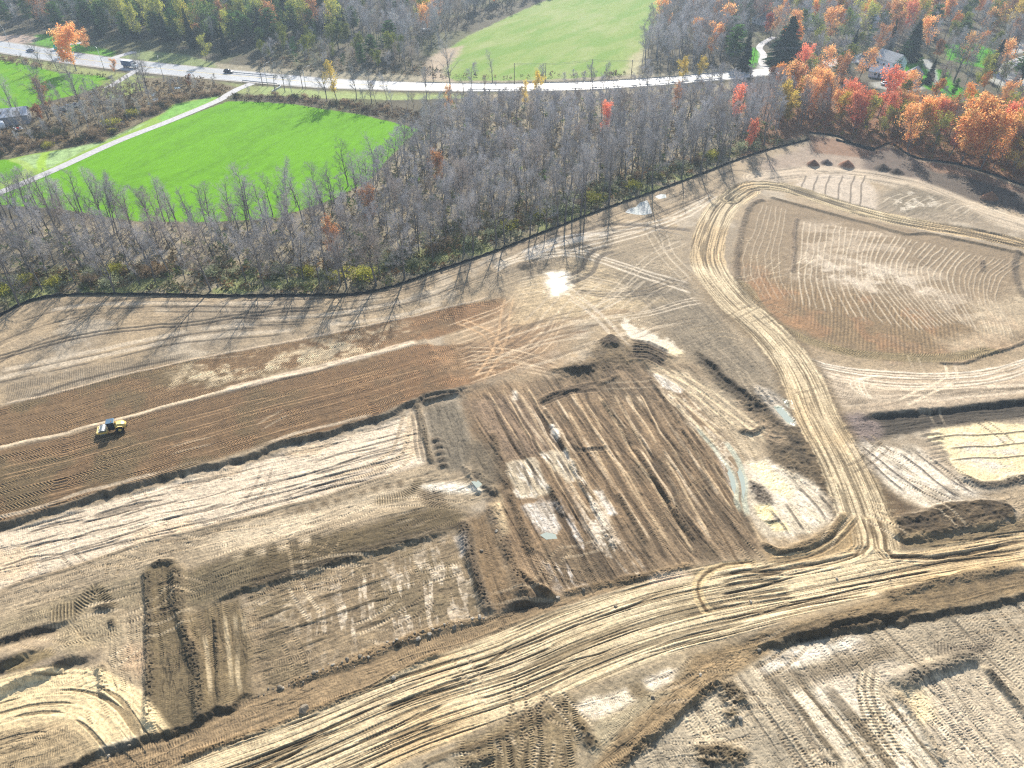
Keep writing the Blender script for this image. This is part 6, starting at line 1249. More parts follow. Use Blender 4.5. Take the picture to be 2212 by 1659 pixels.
# -- shrubs along the fence and thicket edges
SHZ = [('edge', [(-60, 660), (60, 630), (300, 612), (640, 612), (800, 602), (960, 555), (1100, 508), (1260, 446), (1420, 388), (1593, 328), (1660, 312), (1650, 300), (1500, 345), (1300, 405), (1100, 470), (940, 525), (800, 575), (640, 588), (300, 588), (60, 600), (-60, 620)], 5.2, {'shrub_sage': 4, 'shrub_gold': 1.3, 'shrub_dry': 3, 'shrub_dark': 1.0}, (1.5, 3.6), 'behind the black fence', 160),
       ('scr', [(-60, 300), (60, 300), (200, 280), (300, 240), (380, 210), (480, 198), (480, 205), (366, 224), (354, 242), (284, 274), (219, 306), (76, 329), (-60, 348)], 5.0, {'shrub_dry': 6, 'shrub_dark': 1, 'shrub_gold': 0.6}, (1.6, 3.4), 'along the lower edge of the brown scrub', 70),
       ('hdg', [(500, 214), (600, 214), (720, 226), (830, 244), (900, 262), (830, 232), (720, 214), (600, 205), (500, 206)], 5.0, {'shrub_dry': 5, 'shrub_dark': 2}, (1.2, 2.6), 'in the hedge above the green field', 50),
       ('rd', [(0, 122), (100, 138), (160, 150), (160, 158), (100, 150), (0, 132)], 6.0, {'shrub_dry': 5}, (1.2, 2.4), 'between the road and the far left field', 20)]
for nm, P_, sp_, mixw, hr, ph, cap in SHZ:
    r = random.Random(hash(nm) % 1000 if False else len(nm)*7+3); pts = scatter(P_, sp_, 55); r.shuffle(pts); ks = list(mixw); ws = [mixw[k] for k in ks]
    for x, y, px, py in pts[:cap]:
        k = r.choices(ks, ws)[0]; ce = [t for q, t in CELLX if px < q][0] if nm == 'edge' else ('left part' if px < 200 else 'right part')
        h = r.uniform(*hr); sz = 'low' if h < (hr[0]+hr[1])/2 else 'tall'
        lab = f"{sz} {WORDS[k][1]} {ph}, {ce}"; plant(k, x, y, h, lab, lab, r.uniform(0.9, 1.4))
# -- undergrowth, one mass
MU = Mass(); r = np.random.default_rng(9)
def tufts(P_, sp_, cols, hh, seed, n=14):
    for x, y, px, py in scatter(P_, sp_, seed, 0.5):
        c = np.array(cols[r.integers(len(cols))])*r.uniform(0.7, 1.25); h = r.uniform(*hh); R = h*r.uniform(0.7, 1.2)
        P = np.array([x, y, 0.0])+r.normal(0, 1, (n, 3))*np.array([R*0.5, R*0.5, 0]); P[:, 2] = np.abs(r.normal(0.45, 0.25, n))*h
        a = r.normal(0, 1, (n, 3)); a /= np.linalg.norm(a, axis=1)[:, None]; b = np.cross(a, r.normal(0, 1, (n, 3))); b /= np.linalg.norm(b, axis=1)[:, None]; s = h*0.34*r.uniform(.6, 1.3, n)[:, None]
        V = np.stack([P-a*s, P-b*s*.5, P+a*s, P+b*s*.5], 1).reshape(-1, 3); MU.add(V, np.zeros((0, 3), int), np.arange(4*n).reshape(-1, 4), np.repeat(c[None]*r.uniform(0.75, 1.25, (n, 1)), 4, 0))
tufts([(-100, 600), (300, 570), (640, 570), (860, 530), (1000, 470), (1200, 420), (1500, 335), (1680, 290), (1690, 310), (1593, 340), (1500, 374), (1340, 433), (1150, 502), (1000, 560), (860, 612), (740, 631), (640, 632), (300, 630), (100, 636), (-100, 730)], 1.7,
      [A(150, 150, 104), A(176, 170, 132), A(140, 122, 90), A(126, 136, 84), A(164, 132, 96), A(190, 192, 156)], (0.6, 1.9), 31)
tufts([(-100, 500), (300, 500), (640, 470), (860, 340), (970, 225), (1600, 195), (1690, 290), (1500, 335), (1200, 420), (1000, 470), (860, 530), (640, 570), (300, 570), (-100, 600)], 3.4, [A(164, 146, 116), A(146, 130, 104), A(184, 166, 136), A(138, 144, 96), A(120, 150, 70)], (0.7, 2.2), 32, 12)
tufts([(1660, 200), (2000, 240), (2320, 290), (2320, 430), (2212, 398), (2069, 352), (1976, 336), (1889, 316), (1808, 290), (1745, 280)], 3.0, [A(176, 120, 76), A(190, 150, 80), A(140, 110, 80), A(150, 150, 70)], (0.5, 1.5), 33, 12)
tufts([(-60, 255), (60, 245), (220, 190), (420, 170), (500, 190), (480, 205), (366, 224), (354, 240), (284, 272), (219, 305), (76, 329), (-60, 347)], 3.0, [A(128, 108, 84), A(150, 128, 100), A(116, 104, 80), A(164, 140, 100)], (0.7, 2.0), 34, 14)
tufts([(490, 208), (600, 206), (720, 212), (830, 226), (960, 262), (960, 275), (905, 272), (840, 258), (780, 244), (700, 232), (600, 222), (500, 216)], 2.4, [A(128, 108, 88), A(150, 128, 104), A(116, 100, 80)], (0.7, 1.8), 35)
tufts([(560, 145), (700, 158), (900, 166), (1000, 172), (1350, 165), (1380, 150), (1350, 158), (1000, 166), (900, 130), (640, 100), (560, 110)], 4.2, [A(150, 132, 108), A(120, 118, 84), A(172, 150, 120)], (0.7, 2.0), 36)
tufts([(0, 118), (100, 136), (165, 150), (240, 166), (240, 174), (165, 160), (100, 152), (0, 134)], 3.0, [A(150, 128, 104), A(170, 150, 118), A(130, 130, 80)], (0.6, 1.6), 37)
MU.build('undergrowth', M_mass, 'weeds, brambles and saplings covering the ground under the trees', 'undergrowth')

# ================================================================== ROADS
def wline(pts, step=4.0): return cr(pts, step)
def strip(name, L, hw, z, mat, off=0.0, kind='structure', s0=0, s1=None, th=0.0):
    L = np.array(L); d = np.gradient(L, axis=0); d /= np.linalg.norm(d, axis=1)[:, None]; n = np.stack([-d[:, 1], d[:, 0]], 1)
    hw = np.broadcast_to(hw, len(L))[:, None]; off = np.broadcast_to(off, len(L))[:, None]
    a = L+n*(off+hw); b = L+n*(off-hw); m = len(L)
    V = np.concatenate([np.c_[a, np.full(m, z)], np.c_[b, np.full(m, z)]]); F = np.stack([np.arange(m-1), np.arange(1, m), m+np.arange(1, m), m+np.arange(m-1)], 1)[:, ::-1]
    me = mesh_np(name, V, F, mat); me.update()
    o = link(name, me); tag(o, kind=kind); return o
M_asph = pm('worn_asphalt', (0.42, 0.415, 0.41), 0.38, 0, 0.5, 0.10, 0.35, 0.15)
M_grav = pm('gravel', (0.36, 0.33, 0.29), 0.85, 0, 0.3, 0.2, 0.8, 0.4)
M_path = pm('pale_gravel', (0.44, 0.42, 0.41), 0.8, 0, 0.3, 0.2, 0.9, 0.4)
M_paint = pm('white_paint', (0.75, 0.75, 0.73), 0.6); M_yel = pm('yellow_paint', (0.62, 0.45, 0.08), 0.6)
RDC = [(-160, 78), (0, 101), (100, 117), (200, 131), (300, 143), (420, 155.5), (550, 167), (700, 179), (850, 185.5), (1000, 188.5), (1150, 188.5), (1300, 184), (1450, 174), (1600, 161), (1680, 152), (1760, 142), (1900, 118)]
RL = wline(RDC); tt = np.array([proj(p[0], p[1])[0] for p in RL])
hw = np.interp(tt, [-160, 200, 420, 560, 720, 900, 2000], [7.6, 7.4, 7.2, 7.0, 6.4, 5.2, 4.2])
strip('road_shoulder', RL, hw+1.5, 0.03, M_grav); strip('road', RL, hw, 0.05, M_asph)
ok = slice(6, -2)
strip('road_marking', RL[ok], 0.09, 0.056, M_yel, 0.14); strip('road_marking', RL[ok], 0.09, 0.056, M_yel, -0.14)
strip('road_marking', RL[ok], 0.07, 0.056, M_paint, (hw-0.7)[ok]); strip('road_marking', RL[ok], 0.07, 0.056, M_paint, -(hw-0.7)[ok])
strip('path', wline([(-160, 480), (-60, 440), (20, 408), (120, 366), (250, 307), (370, 260), (470, 218), (490, 206), (515, 192), (545, 180)]), 2.0, 0.05, M_path)
strip('path', wline([(232, 190), (262, 172), (285, 158), (300, 150)]), 1.7, 0.045, M_path)
strip('path', wline([(90, 117), (115, 106), (150, 96), (180, 92)]), 2.0, 0.045, M_path)
strip('path', wline([(236, 131), (255, 122), (290, 112)]), 2.2, 0.045, M_path)
strip('driveway', wline([(1690, 158), (1660, 150), (1645, 135), (1650, 118), (1640, 104), (1650, 92), (1672, 80)]), 1.7, 0.045, M_path)
strip('driveway', wline([(2240, 186), (2190, 178), (2160, 162), (2180, 140), (2240, 118)]), 3.0, 0.045, M_path)
# creek pools
M_water = pm('creek_water', (0.10, 0.14, 0.17), 0.05, 0, 0.6)
for P_ in ([(318, 226), (324, 217), (338, 211), (346, 212), (338, 220), (326, 227)], [(248, 274), (254, 266), (264, 261), (272, 262), (264, 270), (256, 276)], [(326, 206), (334, 200), (340, 200), (332, 208)], [(376, 188), (392, 188), (391, 192), (378, 192)]):
    P3 = [G(*p) for p in P_]; mb = MB(); mb.add([(p.x, p.y, 0.06) for p in P3], [tuple(range(len(P3)))]); tag(mb.build('water', M_water), kind='structure')

# ================================================================== SILT FENCES
M_fab = pm('black_fabric', (0.018, 0.02, 0.024), 0.7, 0, 0.3); M_post = pm('fence_post', (0.10, 0.08, 0.06), 0.85)
def silt(pts, label, every):
    L = cr(pts, 1.6); e = empty('silt_fence', (L[0][0], L[0][1], 0), 0, label, 'fence')
    V = []; F = []; r = random.Random(3); zs = [gz(*p) for p in L]
    for i, p in enumerate(L):
        h = 0.62+r.uniform(-.16, .1) if i % 2 else 0.88; o = r.uniform(-.12, .12); z = zs[i]-0.1
        for dx, zz in ((o, z), (o*0.4+0.03, z+h*0.5), (0, z+h)): V.append((p[0]-L[0][0], p[1]-L[0][1]+dx, zz))
        V.append((p[0]-L[0][0], p[1]-L[0][1]-0.45+o, z+0.16))
    for i in range(len(L)-1):
        a, b = 4*i, 4*i+4; F += [(a, b, b+1, a+1), (a+1, b+1, b+2, a+2), (a+3, b+3, b, a)]
    me = bpy.data.meshes.new('fabric'); me.from_pydata(V, [], F); me.materials.append(M_fab); o = link('fabric', me, e)
    sm = o.modifiers.new('thick', 'SOLIDIFY'); sm.thickness = 0.03
    pmb = MB().box((0, 0, 0.65), (0.09, 0.09, 1.35)); first = None
    for i in range(0, len(L), every):
        if first is None: first = pmb.build('post', M_post, e); q = first
        else: q = first.copy(); COL.objects.link(q); q.parent = e
        q.location = (L[i][0]-L[0][0], L[i][1]-L[0][1]+0.08, zs[i]-0.1)
silt(FENCE_A, 'long low black fabric fence between the grey wood and the bare earth', 3)
silt(FENCE_B, 'shorter low black fabric fence under the orange trees at the upper right', 3)
silt([(1806, 303), (1840, 312), (1870, 322), (1889, 326)], 'short black fabric piece lying loose left of the bend of the right fence', 2)

# ================================================================== ROAD FURNITURE
M_steel = pm('galvanised_steel', (0.45, 0.47, 0.48), 0.45, 0.6, 0.5); M_wood = pm('pole_wood', (0.16, 0.12, 0.09), 0.85, 0, 0.2, 0.25, 2.0); M_lamp = pm('lamp_glass', (0.75, 0.76, 0.75), 0.3)
def lamp(px, py, h, az, label):
    p = G(px, py); e = empty('street_lamp', p, az, label, 'street lamp', 'street lamps along the road')
    MB().tube([(0, 0, 0), (0, 0, h*0.5), (0, 0, h)], 0.14, 8, 0.08).build('pole', M_steel, e, smooth=True)
    MB().tube([(0, 0, h), (0.6, 0, h+0.7), (1.6, 0, h+1.1), (2.6, 0, h+1.15)], 0.06, 6).build('arm', M_steel, e, smooth=True)
    a = MB().box((2.95, 0, h+1.15), (0.9, 0.32, 0.16), taper=0.7).build('lamp_head', M_steel, e, 0.03)
    MB().box((2.98, 0, h+1.055), (0.6, 0.22, 0.05)).build('lens', M_lamp, a)
lamp(22, 100, 9, 2.4, 'street lamp on the far side of the road at the left edge')
lamp(579, 188, 9, 0.9, 'street lamp where the lane meets the road')
lamp(661, 192, 8.5, 0.3, 'street lamp left of the golden orange tree')
lamp(355, 174, 9, 1.9, 'street lamp right of the truck')
lamp(226, 152, 9, 2.2, 'street lamp between the broad orange tree and the truck')
lamp(5, 128, 9, 1.2, 'street lamp on the near side of the road at the left edge')
def upole(px, py, h, label):
    p = G(px, py); e = empty('utility_pole', p, 0.0, label, 'utility pole', 'wooden poles carrying the cables')
    MB().tube([(0, 0, 0), (0, 0, h)], 0.17, 8, 0.11).build('pole', M_wood, e, smooth=True)
    MB().box((0, 0, h-0.7), (0.12, 2.4, 0.14)).build('crossarm', M_wood, e)
    for y in (-1.05, 0, 1.05): MB().tube([(0, y, h-0.63), (0, y, h-0.5), (0, y, h-0.38)], 0.05, 6, 0.03).build('insulator', M_lamp, e)
    return p, h
PL = []
for px, py, h, t in [(568, 186, 10, 'wooden pole beside the lamp at the lane junction'), (654, 192, 10, 'wooden pole left of the golden orange tree'), (936, 178, 10, 'wooden pole left of the big bare tree by the road'), (1111, 203, 13, 'wooden pole under the left part of the upper pale field'), (1275, 200, 14, 'tall wooden pole under the middle of the upper pale field'),
                     (1443, 190, 13, 'wooden pole under the right corner of the upper pale field'), (1620, 166, 13, 'wooden pole at the right end of the visible road'), (1178, 175, 8, 'short wooden pole on the far side of the road, upper field left'), (1363, 168, 8, 'short wooden pole on the far side of the road, upper field right'), (1815, 150, 12, 'wooden pole left of the houses')]:
    PL.append(upole(px, py, h, t))
M_wire = pm('cable', (0.35, 0.36, 0.37), 0.5, 0.3)
for a, b, t in [(3, 4, 'overhead cables between the poles below the left part of the upper pale field'), (4, 5, 'overhead cables below the right part of the upper pale field'), (5, 6, 'overhead cables over the road right of the upper pale field'), (6, 9, 'overhead cables crossing the driveway towards the houses')]:
    (p, h), (q, g) = PL[a], PL[b]; e = empty('power_line', p, 0, t, 'cable', 'overhead cables')
    for y in (-1.05, 1.05):
        MB().tube([tuple((q-p)*k+Vector((0, y, h-0.35+(g-h)*k-1.6*4*k*(1-k)*0.5))) for k in [i/8 for i in range(9)]], 0.035, 4).build('cable', M_wire, e)
def rail(pts, label):
    L = cr(pts, 2.0); e = empty('guardrail', (L[0][0], L[0][1], 0), 0, label, 'guardrail')
    d = [(p[0]-L[0][0], p[1]-L[0][1]) for p in L]; mb = MB()
    prof = [(-0.05, .42), (0.04, .50), (-0.03, .58), (0.04, .66), (-0.05, .74)]
    V = []; F = []; n = len(prof)
    for i, (x, y) in enumerate(d): V += [(x, y+a, b) for a, b in prof]
    for i in range(len(d)-1): F += [(i*n+k, (i+1)*n+k, (i+1)*n+k+1, i*n+k+1) for k in range(n-1)]
    me = bpy.data.meshes.new('rail'); me.from_pydata(V, [], F); me.materials.append(M_steel); o = link('rail', me, e); sm = o.modifiers.new('thick', 'SOLIDIFY'); sm.thickness = 0.02
    first = None
    for i in range(0, len(d), 2):
        if first is None: first = MB().box((0, 0, 0.36), (0.12, 0.14, 0.72)).build('post', M_steel, e); q = first
        else: q = first.copy(); COL.objects.link(q); q.parent = e
        q.location = (d[i][0], d[i][1]+0.12, 0)
rail([(495, 158), (560, 163.5), (600, 167)], 'steel guardrail on the far side of the road behind the dark car')
rail([(524, 176), (560, 180), (598, 183)], 'steel guardrail on the near side of the road before the lane')
rail([(900, 180), (1000, 182.5), (1150, 182), (1300, 177.5), (1450, 168), (1580, 156)], 'long steel guardrail on the far side of the road under the upper pale field')
rail([(1010, 196), (1150, 196.5), (1300, 191.5), (1450, 181.5), (1560, 171.5)], 'long steel guardrail on the near side of the road above the wood')
M_conc = pm('pale_concrete', (0.5, 0.5, 0.48), 0.8, 0, 0.3, 0.1, 1.0)
def kerb(pts, label):
    L = cr(pts, 1.5); e = [(p[0], p[1]) for p in L]; mb = MB()
    for i in range(len(e)-1):
        a = Vector((*e[i], 0)); b = Vector((*e[i+1], 0)); c = (a+b)/2; mb.box((c.x, c.y, 0.28), ((b-a).length+0.02, 0.35, 0.7), math.atan2(b.y-a.y, b.x-a.x))
    tag(mb.build('barrier', M_conc), label, 'barrier')
kerb([(603, 184), (607, 188), (596, 194), (588, 199)], 'pale curved concrete barrier at the corner of the lane and the road')

# ================================================================== VEHICLES
M_tyre = pm('tyre_rubber', (0.02, 0.02, 0.022), 0.8); M_rim = pm('wheel_rim', (0.4, 0.4, 0.42), 0.35, 0.8); M_glass = pm('dark_glass', (0.03, 0.04, 0.05), 0.08, 0, 0.6)
M_hl = pm('headlight_lens', (0.8, 0.82, 0.85), 0.1); M_tl = pm('taillight_lens', (0.45, 0.02, 0.02), 0.2)
def wheel(e, x, y, r, w, ty=M_tyre):
    a = MB().tube([(x, y-w/2, r), (x, y+w/2, r)], r, 20).build('wheel', ty, e, 0.02, False)
    MB().tube([(x, y-w/2-0.01, r), (x, y+w/2+0.01, r)], r*0.58, 14).build('rim', M_rim, a)
def loft(prof, w0, w1, zsplit):
    """car body: side profile swept across, narrower above the waist"""
    mb = MB(); n = len(prof); ys = [-1, -0.86, 0.86, 1]; V = []
    for s in ys:
        for x, z in prof:
            t = max(0, min(1, (z-zsplit)/0.5)); w = w0*(1-t)+w1*t; V.append((x*(0.985 if abs(s) == 1 else 1), s*w/2, z-(0.04 if abs(s) == 1 and z > zsplit+0.3 else 0)))
    F = [(j*n+i, j*n+(i+1) % n, (j+1)*n+(i+1) % n, (j+1)*n+i) for j in range(3) for i in range(n)]+[tuple(range(n)), tuple(range(4*n-1, 3*n-1, -1))]
    return mb.add(V, F)
def car(px, py, az, col, label, suv=False, group=None):
    e = empty('parked_car' if group else 'car', G(px, py, 0.05 if not group else 0.02), az, label, 'car', group); k = 1.15 if suv else 1.0
    m = pm('car_paint', col, 0.25, 0.3, 0.5)
    body = [(-2.25, .32), (-2.3, .62), (-2.2, .92*k), (-1.5, .98*k), (1.0, .95*k), (1.95, .84*k), (2.25, .68), (2.28, .35)]
    loft(body, 1.82, 1.7, 0.8).build('body', m, e, 0.04, True)
    cab = [(-2.05 if suv else -1.75, .93*k), (-1.65 if suv else -1.15, 1.42*k), (-0.3, 1.5*k), (0.35, 1.44*k), (1.05, .92*k)]
    loft(cab, 1.66, 1.3, 0.9*k).build('window', M_glass, e, 0.03, True)
    MB().box((-0.5, 0, 1.475*k), (1.35, 1.2, 0.08), taper=0.9).build('roof', m, e, 0.02)
    for x in (-1.4, 1.38):
        for y in (-0.82, 0.82): wheel(e, x, y, 0.33*k, 0.22)
    for y in (-0.62, 0.62):
        MB().box((2.2, y, .66), (0.14, 0.34, 0.14)).build('headlight', M_hl, e); MB().box((-2.24, y, .76*k), (0.1, 0.32, 0.16)).build('taillight', M_tl, e)
hd = math.atan2(*(np.array(gp(100, 117))-np.array(gp(0, 101)))[::-1])
car(66, 112, hd+math.pi, (0.06, 0.12, 0.25), 'dark blue car driving on the road at the far left')
hd2 = math.atan2(*(np.array(gp(600, 171))-np.array(gp(450, 158)))[::-1])
car(494, 157.5, hd2, (0.015, 0.02, 0.04), 'near-black car on the road left of the lane junction', True)
# truck
hd3 = math.atan2(*(np.array(gp(330, 146))-np.array(gp(230, 134)))[::-1])
e = empty('truck', G(283, 146, 0.05), hd3, 'white-topped truck with dark blue sides on the road behind the grey trees', 'truck')
M_tw = pm('white_panel', (0.75, 0.76, 0.78), 0.4); M_tb = pm('blue_panel', (0.09, 0.13, 0.24), 0.45)
MB().box((-1.3, 0, 2.05), (6.0, 2.5, 2.2)).build('cargo_box', M_tb, e, 0.03); MB().box((-1.3, 0, 3.2), (6.1, 2.56, 0.12)).build('box_roof', M_tw, e)
cabm = MB().prism([(1.85, .7), (1.85, 2.6), (2.6, 2.65), (3.3, 1.9), (4.1, 1.7), (4.2, .7)], -1.15, 1.15).build('cab', M_tw, e, 0.05)
MB().prism([(2.75, 2.5), (2.82, 2.5), (3.36, 1.95), (3.30, 1.92)], -1.0, 1.0).build('windscreen', M_glass, cabm)
MB().box((0.2, 0, .75), (7.0, 1.1, 0.25)).build('chassis', M_tyre, e)
for x in (-3.2, -2.0, 3.2):
    for y in (-1.05, 1.05): wheel(e, x, y, 0.5, 0.3)
for y in (-0.85, 0.85): MB().box((4.18, y, 1.0), (0.1, 0.35, 0.22)).build('headlight', M_hl, e)
# parked cars, left thicket
car(140, 240, 0.5, (0.02, 0.03, 0.06), 'dark parked car nearest the shed among the bare trees', True, 'parked cars among the bare trees')
car(150, 233, 0.6, (0.03, 0.05, 0.10), 'dark blue parked car in the middle of three under the trees', False, 'parked cars among the bare trees')
car(166, 230, 0.4, (0.05, 0.05, 0.06), 'dark grey parked car on the right of three under the trees', False, 'parked cars among the bare trees')
car(1752, 66, 0.2, (0.7, 0.72, 0.75), 'white car half hidden by trees far above the driveway', True, 'white vehicles by the far houses')
car(1655, 52, 1.2, (0.72, 0.74, 0.76), 'white car at the top of the pale driveway', True, 'white vehicles by the far houses')
car(2190, 103, 0.3, (0.7, 0.7, 0.72), 'white car on the gravel at the upper right edge', False, 'white vehicles by the far houses')
car(1912, 183, 0.4, (0.75, 0.75, 0.76), 'white car in the yard in front of the lowest white house', False, 'white vehicles by the far houses')
# white van and boat
e = empty('van', G(6, 276, 0.02), 2.2, 'white rounded van parked in front of the grey shed', 'van')
loft([(-2.9, .4), (-2.95, 1.6), (-2.7, 2.5), (-2.0, 2.7), (1.4, 2.65), (2.2, 2.0), (2.9, 1.4), (3.0, .45)], 2.2, 1.9, 1.6).build('body', M_tw, e, 0.06, True)
MB().prism([(1.75, 2.42), (1.85, 2.48), (2.5, 1.8), (2.4, 1.75)], -0.9, 0.9).build('windscreen', M_glass, e)
for x in (-1.8, 1.8):
    for y in (-1.0, 1.0): wheel(e, x, y, 0.38, 0.24)
e = empty('boat', G(921, 66, 0.0), 0.3, 'small white boat lying in the scrub left of the upper pale field', 'boat')
V = []; F = []
for i, (x, w_, b_) in enumerate([(-2.8, 1.0, .35), (-1.2, 1.15, .3), (0.6, 1.1, .3), (2.0, .7, .45), (3.1, 0.05, .85)]): V += [(x, -w_, 1.1), (x, -w_*.6, b_), (x, w_*.6, b_), (x, w_, 1.1), (x, w_*.8, 1.1), (x, 0, .75), (x, -w_*.8, 1.1)]
for i in range(4): F += [(i*7+k, (i+1)*7+k, (i+1)*7+(k+1) % 7, i*7+(k+1) % 7) for k in range(7)]
F += [tuple(range(7)), tuple(range(34, 27, -1))]
MB().add(V, F).build('hull', M_tw, e); MB().prism([(0.3, 1.0), (0.5, 1.6), (0.9, 1.6), (1.3, 1.0)], -0.7, 0.7).build('windscreen', M_glass, e)
for x in (-1.6, 1.4): MB().box((x, 0, .15), (0.3, 1.4, 0.3)).build('cradle', M_wood, e)
# scrap heap items by the shed: small trailer
e = empty('trailer', G(40, 282, 0.02), 0.4, 'small cluttered flat trailer with white and red loads right of the white van', 'trailer')
MB().box((0, 0, 0.6), (3.6, 1.8, 0.14)).build('deck', M_steel, e); MB().tube([(1.8, 0, 0.55), (3.0, 0, 0.45)], 0.06, 6).build('drawbar', M_steel, e)
for y in (-0.95, 0.95): wheel(e, -0.2, y, 0.3, 0.2)
for x, y, c_ in ((-1.1, .2, (.7, .7, .72)), (0.1, -.3, (.45, .06, .04)), (1.0, .3, (.6, .65, .7))): tag(MB().box((0, 0, .3), (0.8, 0.7, 0.6), 0.3, 0.9).build('crate', pm('crate_paint', c_, 0.6), None, 0.03), {0.7: 'white crate on the small trailer', .45: 'red crate in the middle of the small trailer', .6: 'grey crate at the front of the small trailer'}[c_[0]], 'crate').location = G(40, 282)+Vector((x*math.cos(.4)-y*math.sin(.4), x*math.sin(.4)+y*math.cos(.4), 0.69))
e = empty('storage_tank', G(125, 107, 0), 0, 'small bright turquoise round container by the road, left of the orange trees', 'container')
M_teal = pm('turquoise_plastic', (0.0, 0.42, 0.27), 0.5)
MB().tube([(0, 0, 0), (0, 0, 0.3), (0, 0, 2.2), (0, 0, 2.3)], 1.7, 20).build('tank', M_teal, e, 0.05, True); MB().tube([(0, 0, 2.32), (0, 0, 2.9)], 1.7, 20, 0.4).build('lid', M_teal, e, 0, True)

# ================================================================== BUILDINGS
M_wall = pm('white_siding', (0.72, 0.75, 0.80), 0.7, 0, 0.3, 0.06, 0.8); M_wallb = pm('pale_blue_siding', (0.42, 0.58, 0.70), 0.7)
M_rfg = pm('grey_shingles', (0.36, 0.36, 0.36), 0.85, 0, 0.2, 0.15, 1.5, 0.3); M_rfd = pm('dark_shingles', (0.12, 0.13, 0.15), 0.85, 0, 0.2, 0.2, 1.5, 0.3); M_rfp = pm('pale_metal_roof', (0.52, 0.53, 0.55), 0.45, 0.2, 0.4, 0.08, 0.5)
M_door = pm('door_paint', (0.12, 0.10, 0.10), 0.6); M_trim = pm('white_trim', (0.72, 0.72, 0.72), 0.6)
def house(name, px, py, az, L, W, h, rh, wall, roof, label, cat, hip=0.0, chim=False, win=2, sdoor=True):
    e = empty(name, G(px, py), az, label, cat); hl, hw_ = L/2, W/2; o = 0.45
    MB().add([(-hl, -hw_, 0), (hl, -hw_, 0), (hl, hw_, 0), (-hl, hw_, 0), (-hl, -hw_, h), (hl, -hw_, h), (hl, hw_, h), (-hl, hw_, h), (-hl+hip, 0, h+rh), (hl-hip, 0, h+rh)],
             [(3, 2, 1, 0), (0, 1, 5, 4), (2, 3, 7, 6), (1, 2, 6, 9, 5), (3, 0, 4, 8, 7), (4, 5, 9, 8), (6, 7, 8, 9)]).build('wall', wall, e)
    s = rh/hw_; t = 0.16; a = h-o*s; mb = MB()
    for sg in (-1, 1):
        P = [(-hl-o, sg*(hw_+o), a+.03), (hl+o, sg*(hw_+o), a+.03), (hl+o-hip, 0, h+rh+.03), (-hl-o+hip, 0, h+rh+.03)]
        mb.add(P+[(x, y, z+t) for x, y, z in P], [(0, 1, 2, 3), (7, 6, 5, 4), (0, 4, 5, 1), (1, 5, 6, 2), (2, 6, 7, 3), (3, 7, 4, 0)])
    if hip:
        for sg in (-1, 1):
            P = [(sg*(hl+o), -hw_-o, a+.03), (sg*(hl+o), hw_+o, a+.03), (sg*(hl+o-hip), 0, h+rh+.03)]
            mb.add(P+[(x, y, z+t) for x, y, z in P], [(0, 1, 2), (5, 4, 3), (0, 3, 4, 1), (1, 4, 5, 2), (2, 5, 3, 0)])
    rf = mb.build('roof', roof, e)
    if chim: MB().box((hl*0.3, 0.8, h+rh), (0.7, 0.7, 1.8)).build('chimney', pm('brick', (0.3, 0.14, 0.1), 0.9), rf)
    for i in range(win):
        x = -hl+L*(i+1)/(win+1)+ (0.6 if i else 0); f = MB().box((x, -hw_-0.04, h*0.58), (1.2, 0.1, 1.15)).build('window', M_trim, e); MB().box((x, -hw_-0.07, h*0.58), (1.0, 0.08, 0.95)).build('pane', M_glass, f)
    for sg in (-1, 1):
        if hip: break
        for y, z in ((-W*.2, h*.5), (W*.2, h*.5), (0, h+rh*.35)):
            f = MB().box((sg*(hl+.04), y, z), (0.1, 1.1, 1.0)).build('window', M_trim, e); MB().box((sg*(hl+.07), y, z), (0.08, 0.9, 0.8)).build('pane', M_glass, f)
    if sdoor:
        d = MB().box((0.2, -hw_-0.05, 1.05), (1.0, 0.1, 2.1)).build('door', M_door, e); MB().box((0.55, -hw_-0.13, 1.05), (0.12, 0.06, 0.06)).build('handle', M_steel, d)
house('house', 1881, 142, -0.06, 10, 7, 3.2, 2.6, M_wall, M_rfd, 'long white house with a dark roof left of the bigger grey-roofed one', 'house', 0, False, 3)
house('house', 1917, 150, -1.2, 13, 8, 5.0, 3.0, M_wall, M_rfg, 'tall white house with a grey gable roof behind the bright lawn', 'house', 0, True, 3)
house('house', 1898, 165, -0.5, 9, 6, 2.6, 1.8, M_wall, M_rfp, 'low house with a pale roof just above the red treetops', 'house', 0, False, 2)
house('garage', 1968, 174, 0.9, 9, 7, 2.8, 2.6, M_wallb, M_rfd, 'small pale blue gabled building with a dark roof in front of the lawn', 'garage', 0, False, 1)
house('house', 1872, 56, 0.1, 13, 11, 3.0, 4.4, M_wall, M_rfp, 'far house with a pale grey hipped roof on the wooded hillside', 'house', 4.2, False, 4)
house('cabin', 1748, 22, 0.1, 9, 7, 2.8, 2.2, M_wall, M_rfp, 'small white-walled building at the top edge right of the upper pale field', 'cabin', 0, False, 2)
house('house', 1650, 50, 0.4, 12, 8, 3.0, 2.6, M_wall, M_rfd, 'dark-roofed house half hidden above the pale driveway', 'house', 0, False, 2)
sh = gp(25, 262); house('shed', -12, 268, 0.42, 26, 9.5, 3.4, 1.9, pm('grey_boards', (0.26, 0.27, 0.30), 0.8, 0, 0.2, 0.2, 0.6), pm('corrugated_roof', (0.56, 0.56, 0.58), 0.42, 0.2, 0.5, 0.12, 0.7), 'long low grey shed with a pale metal roof at the left edge', 'shed', 0, False, 3)

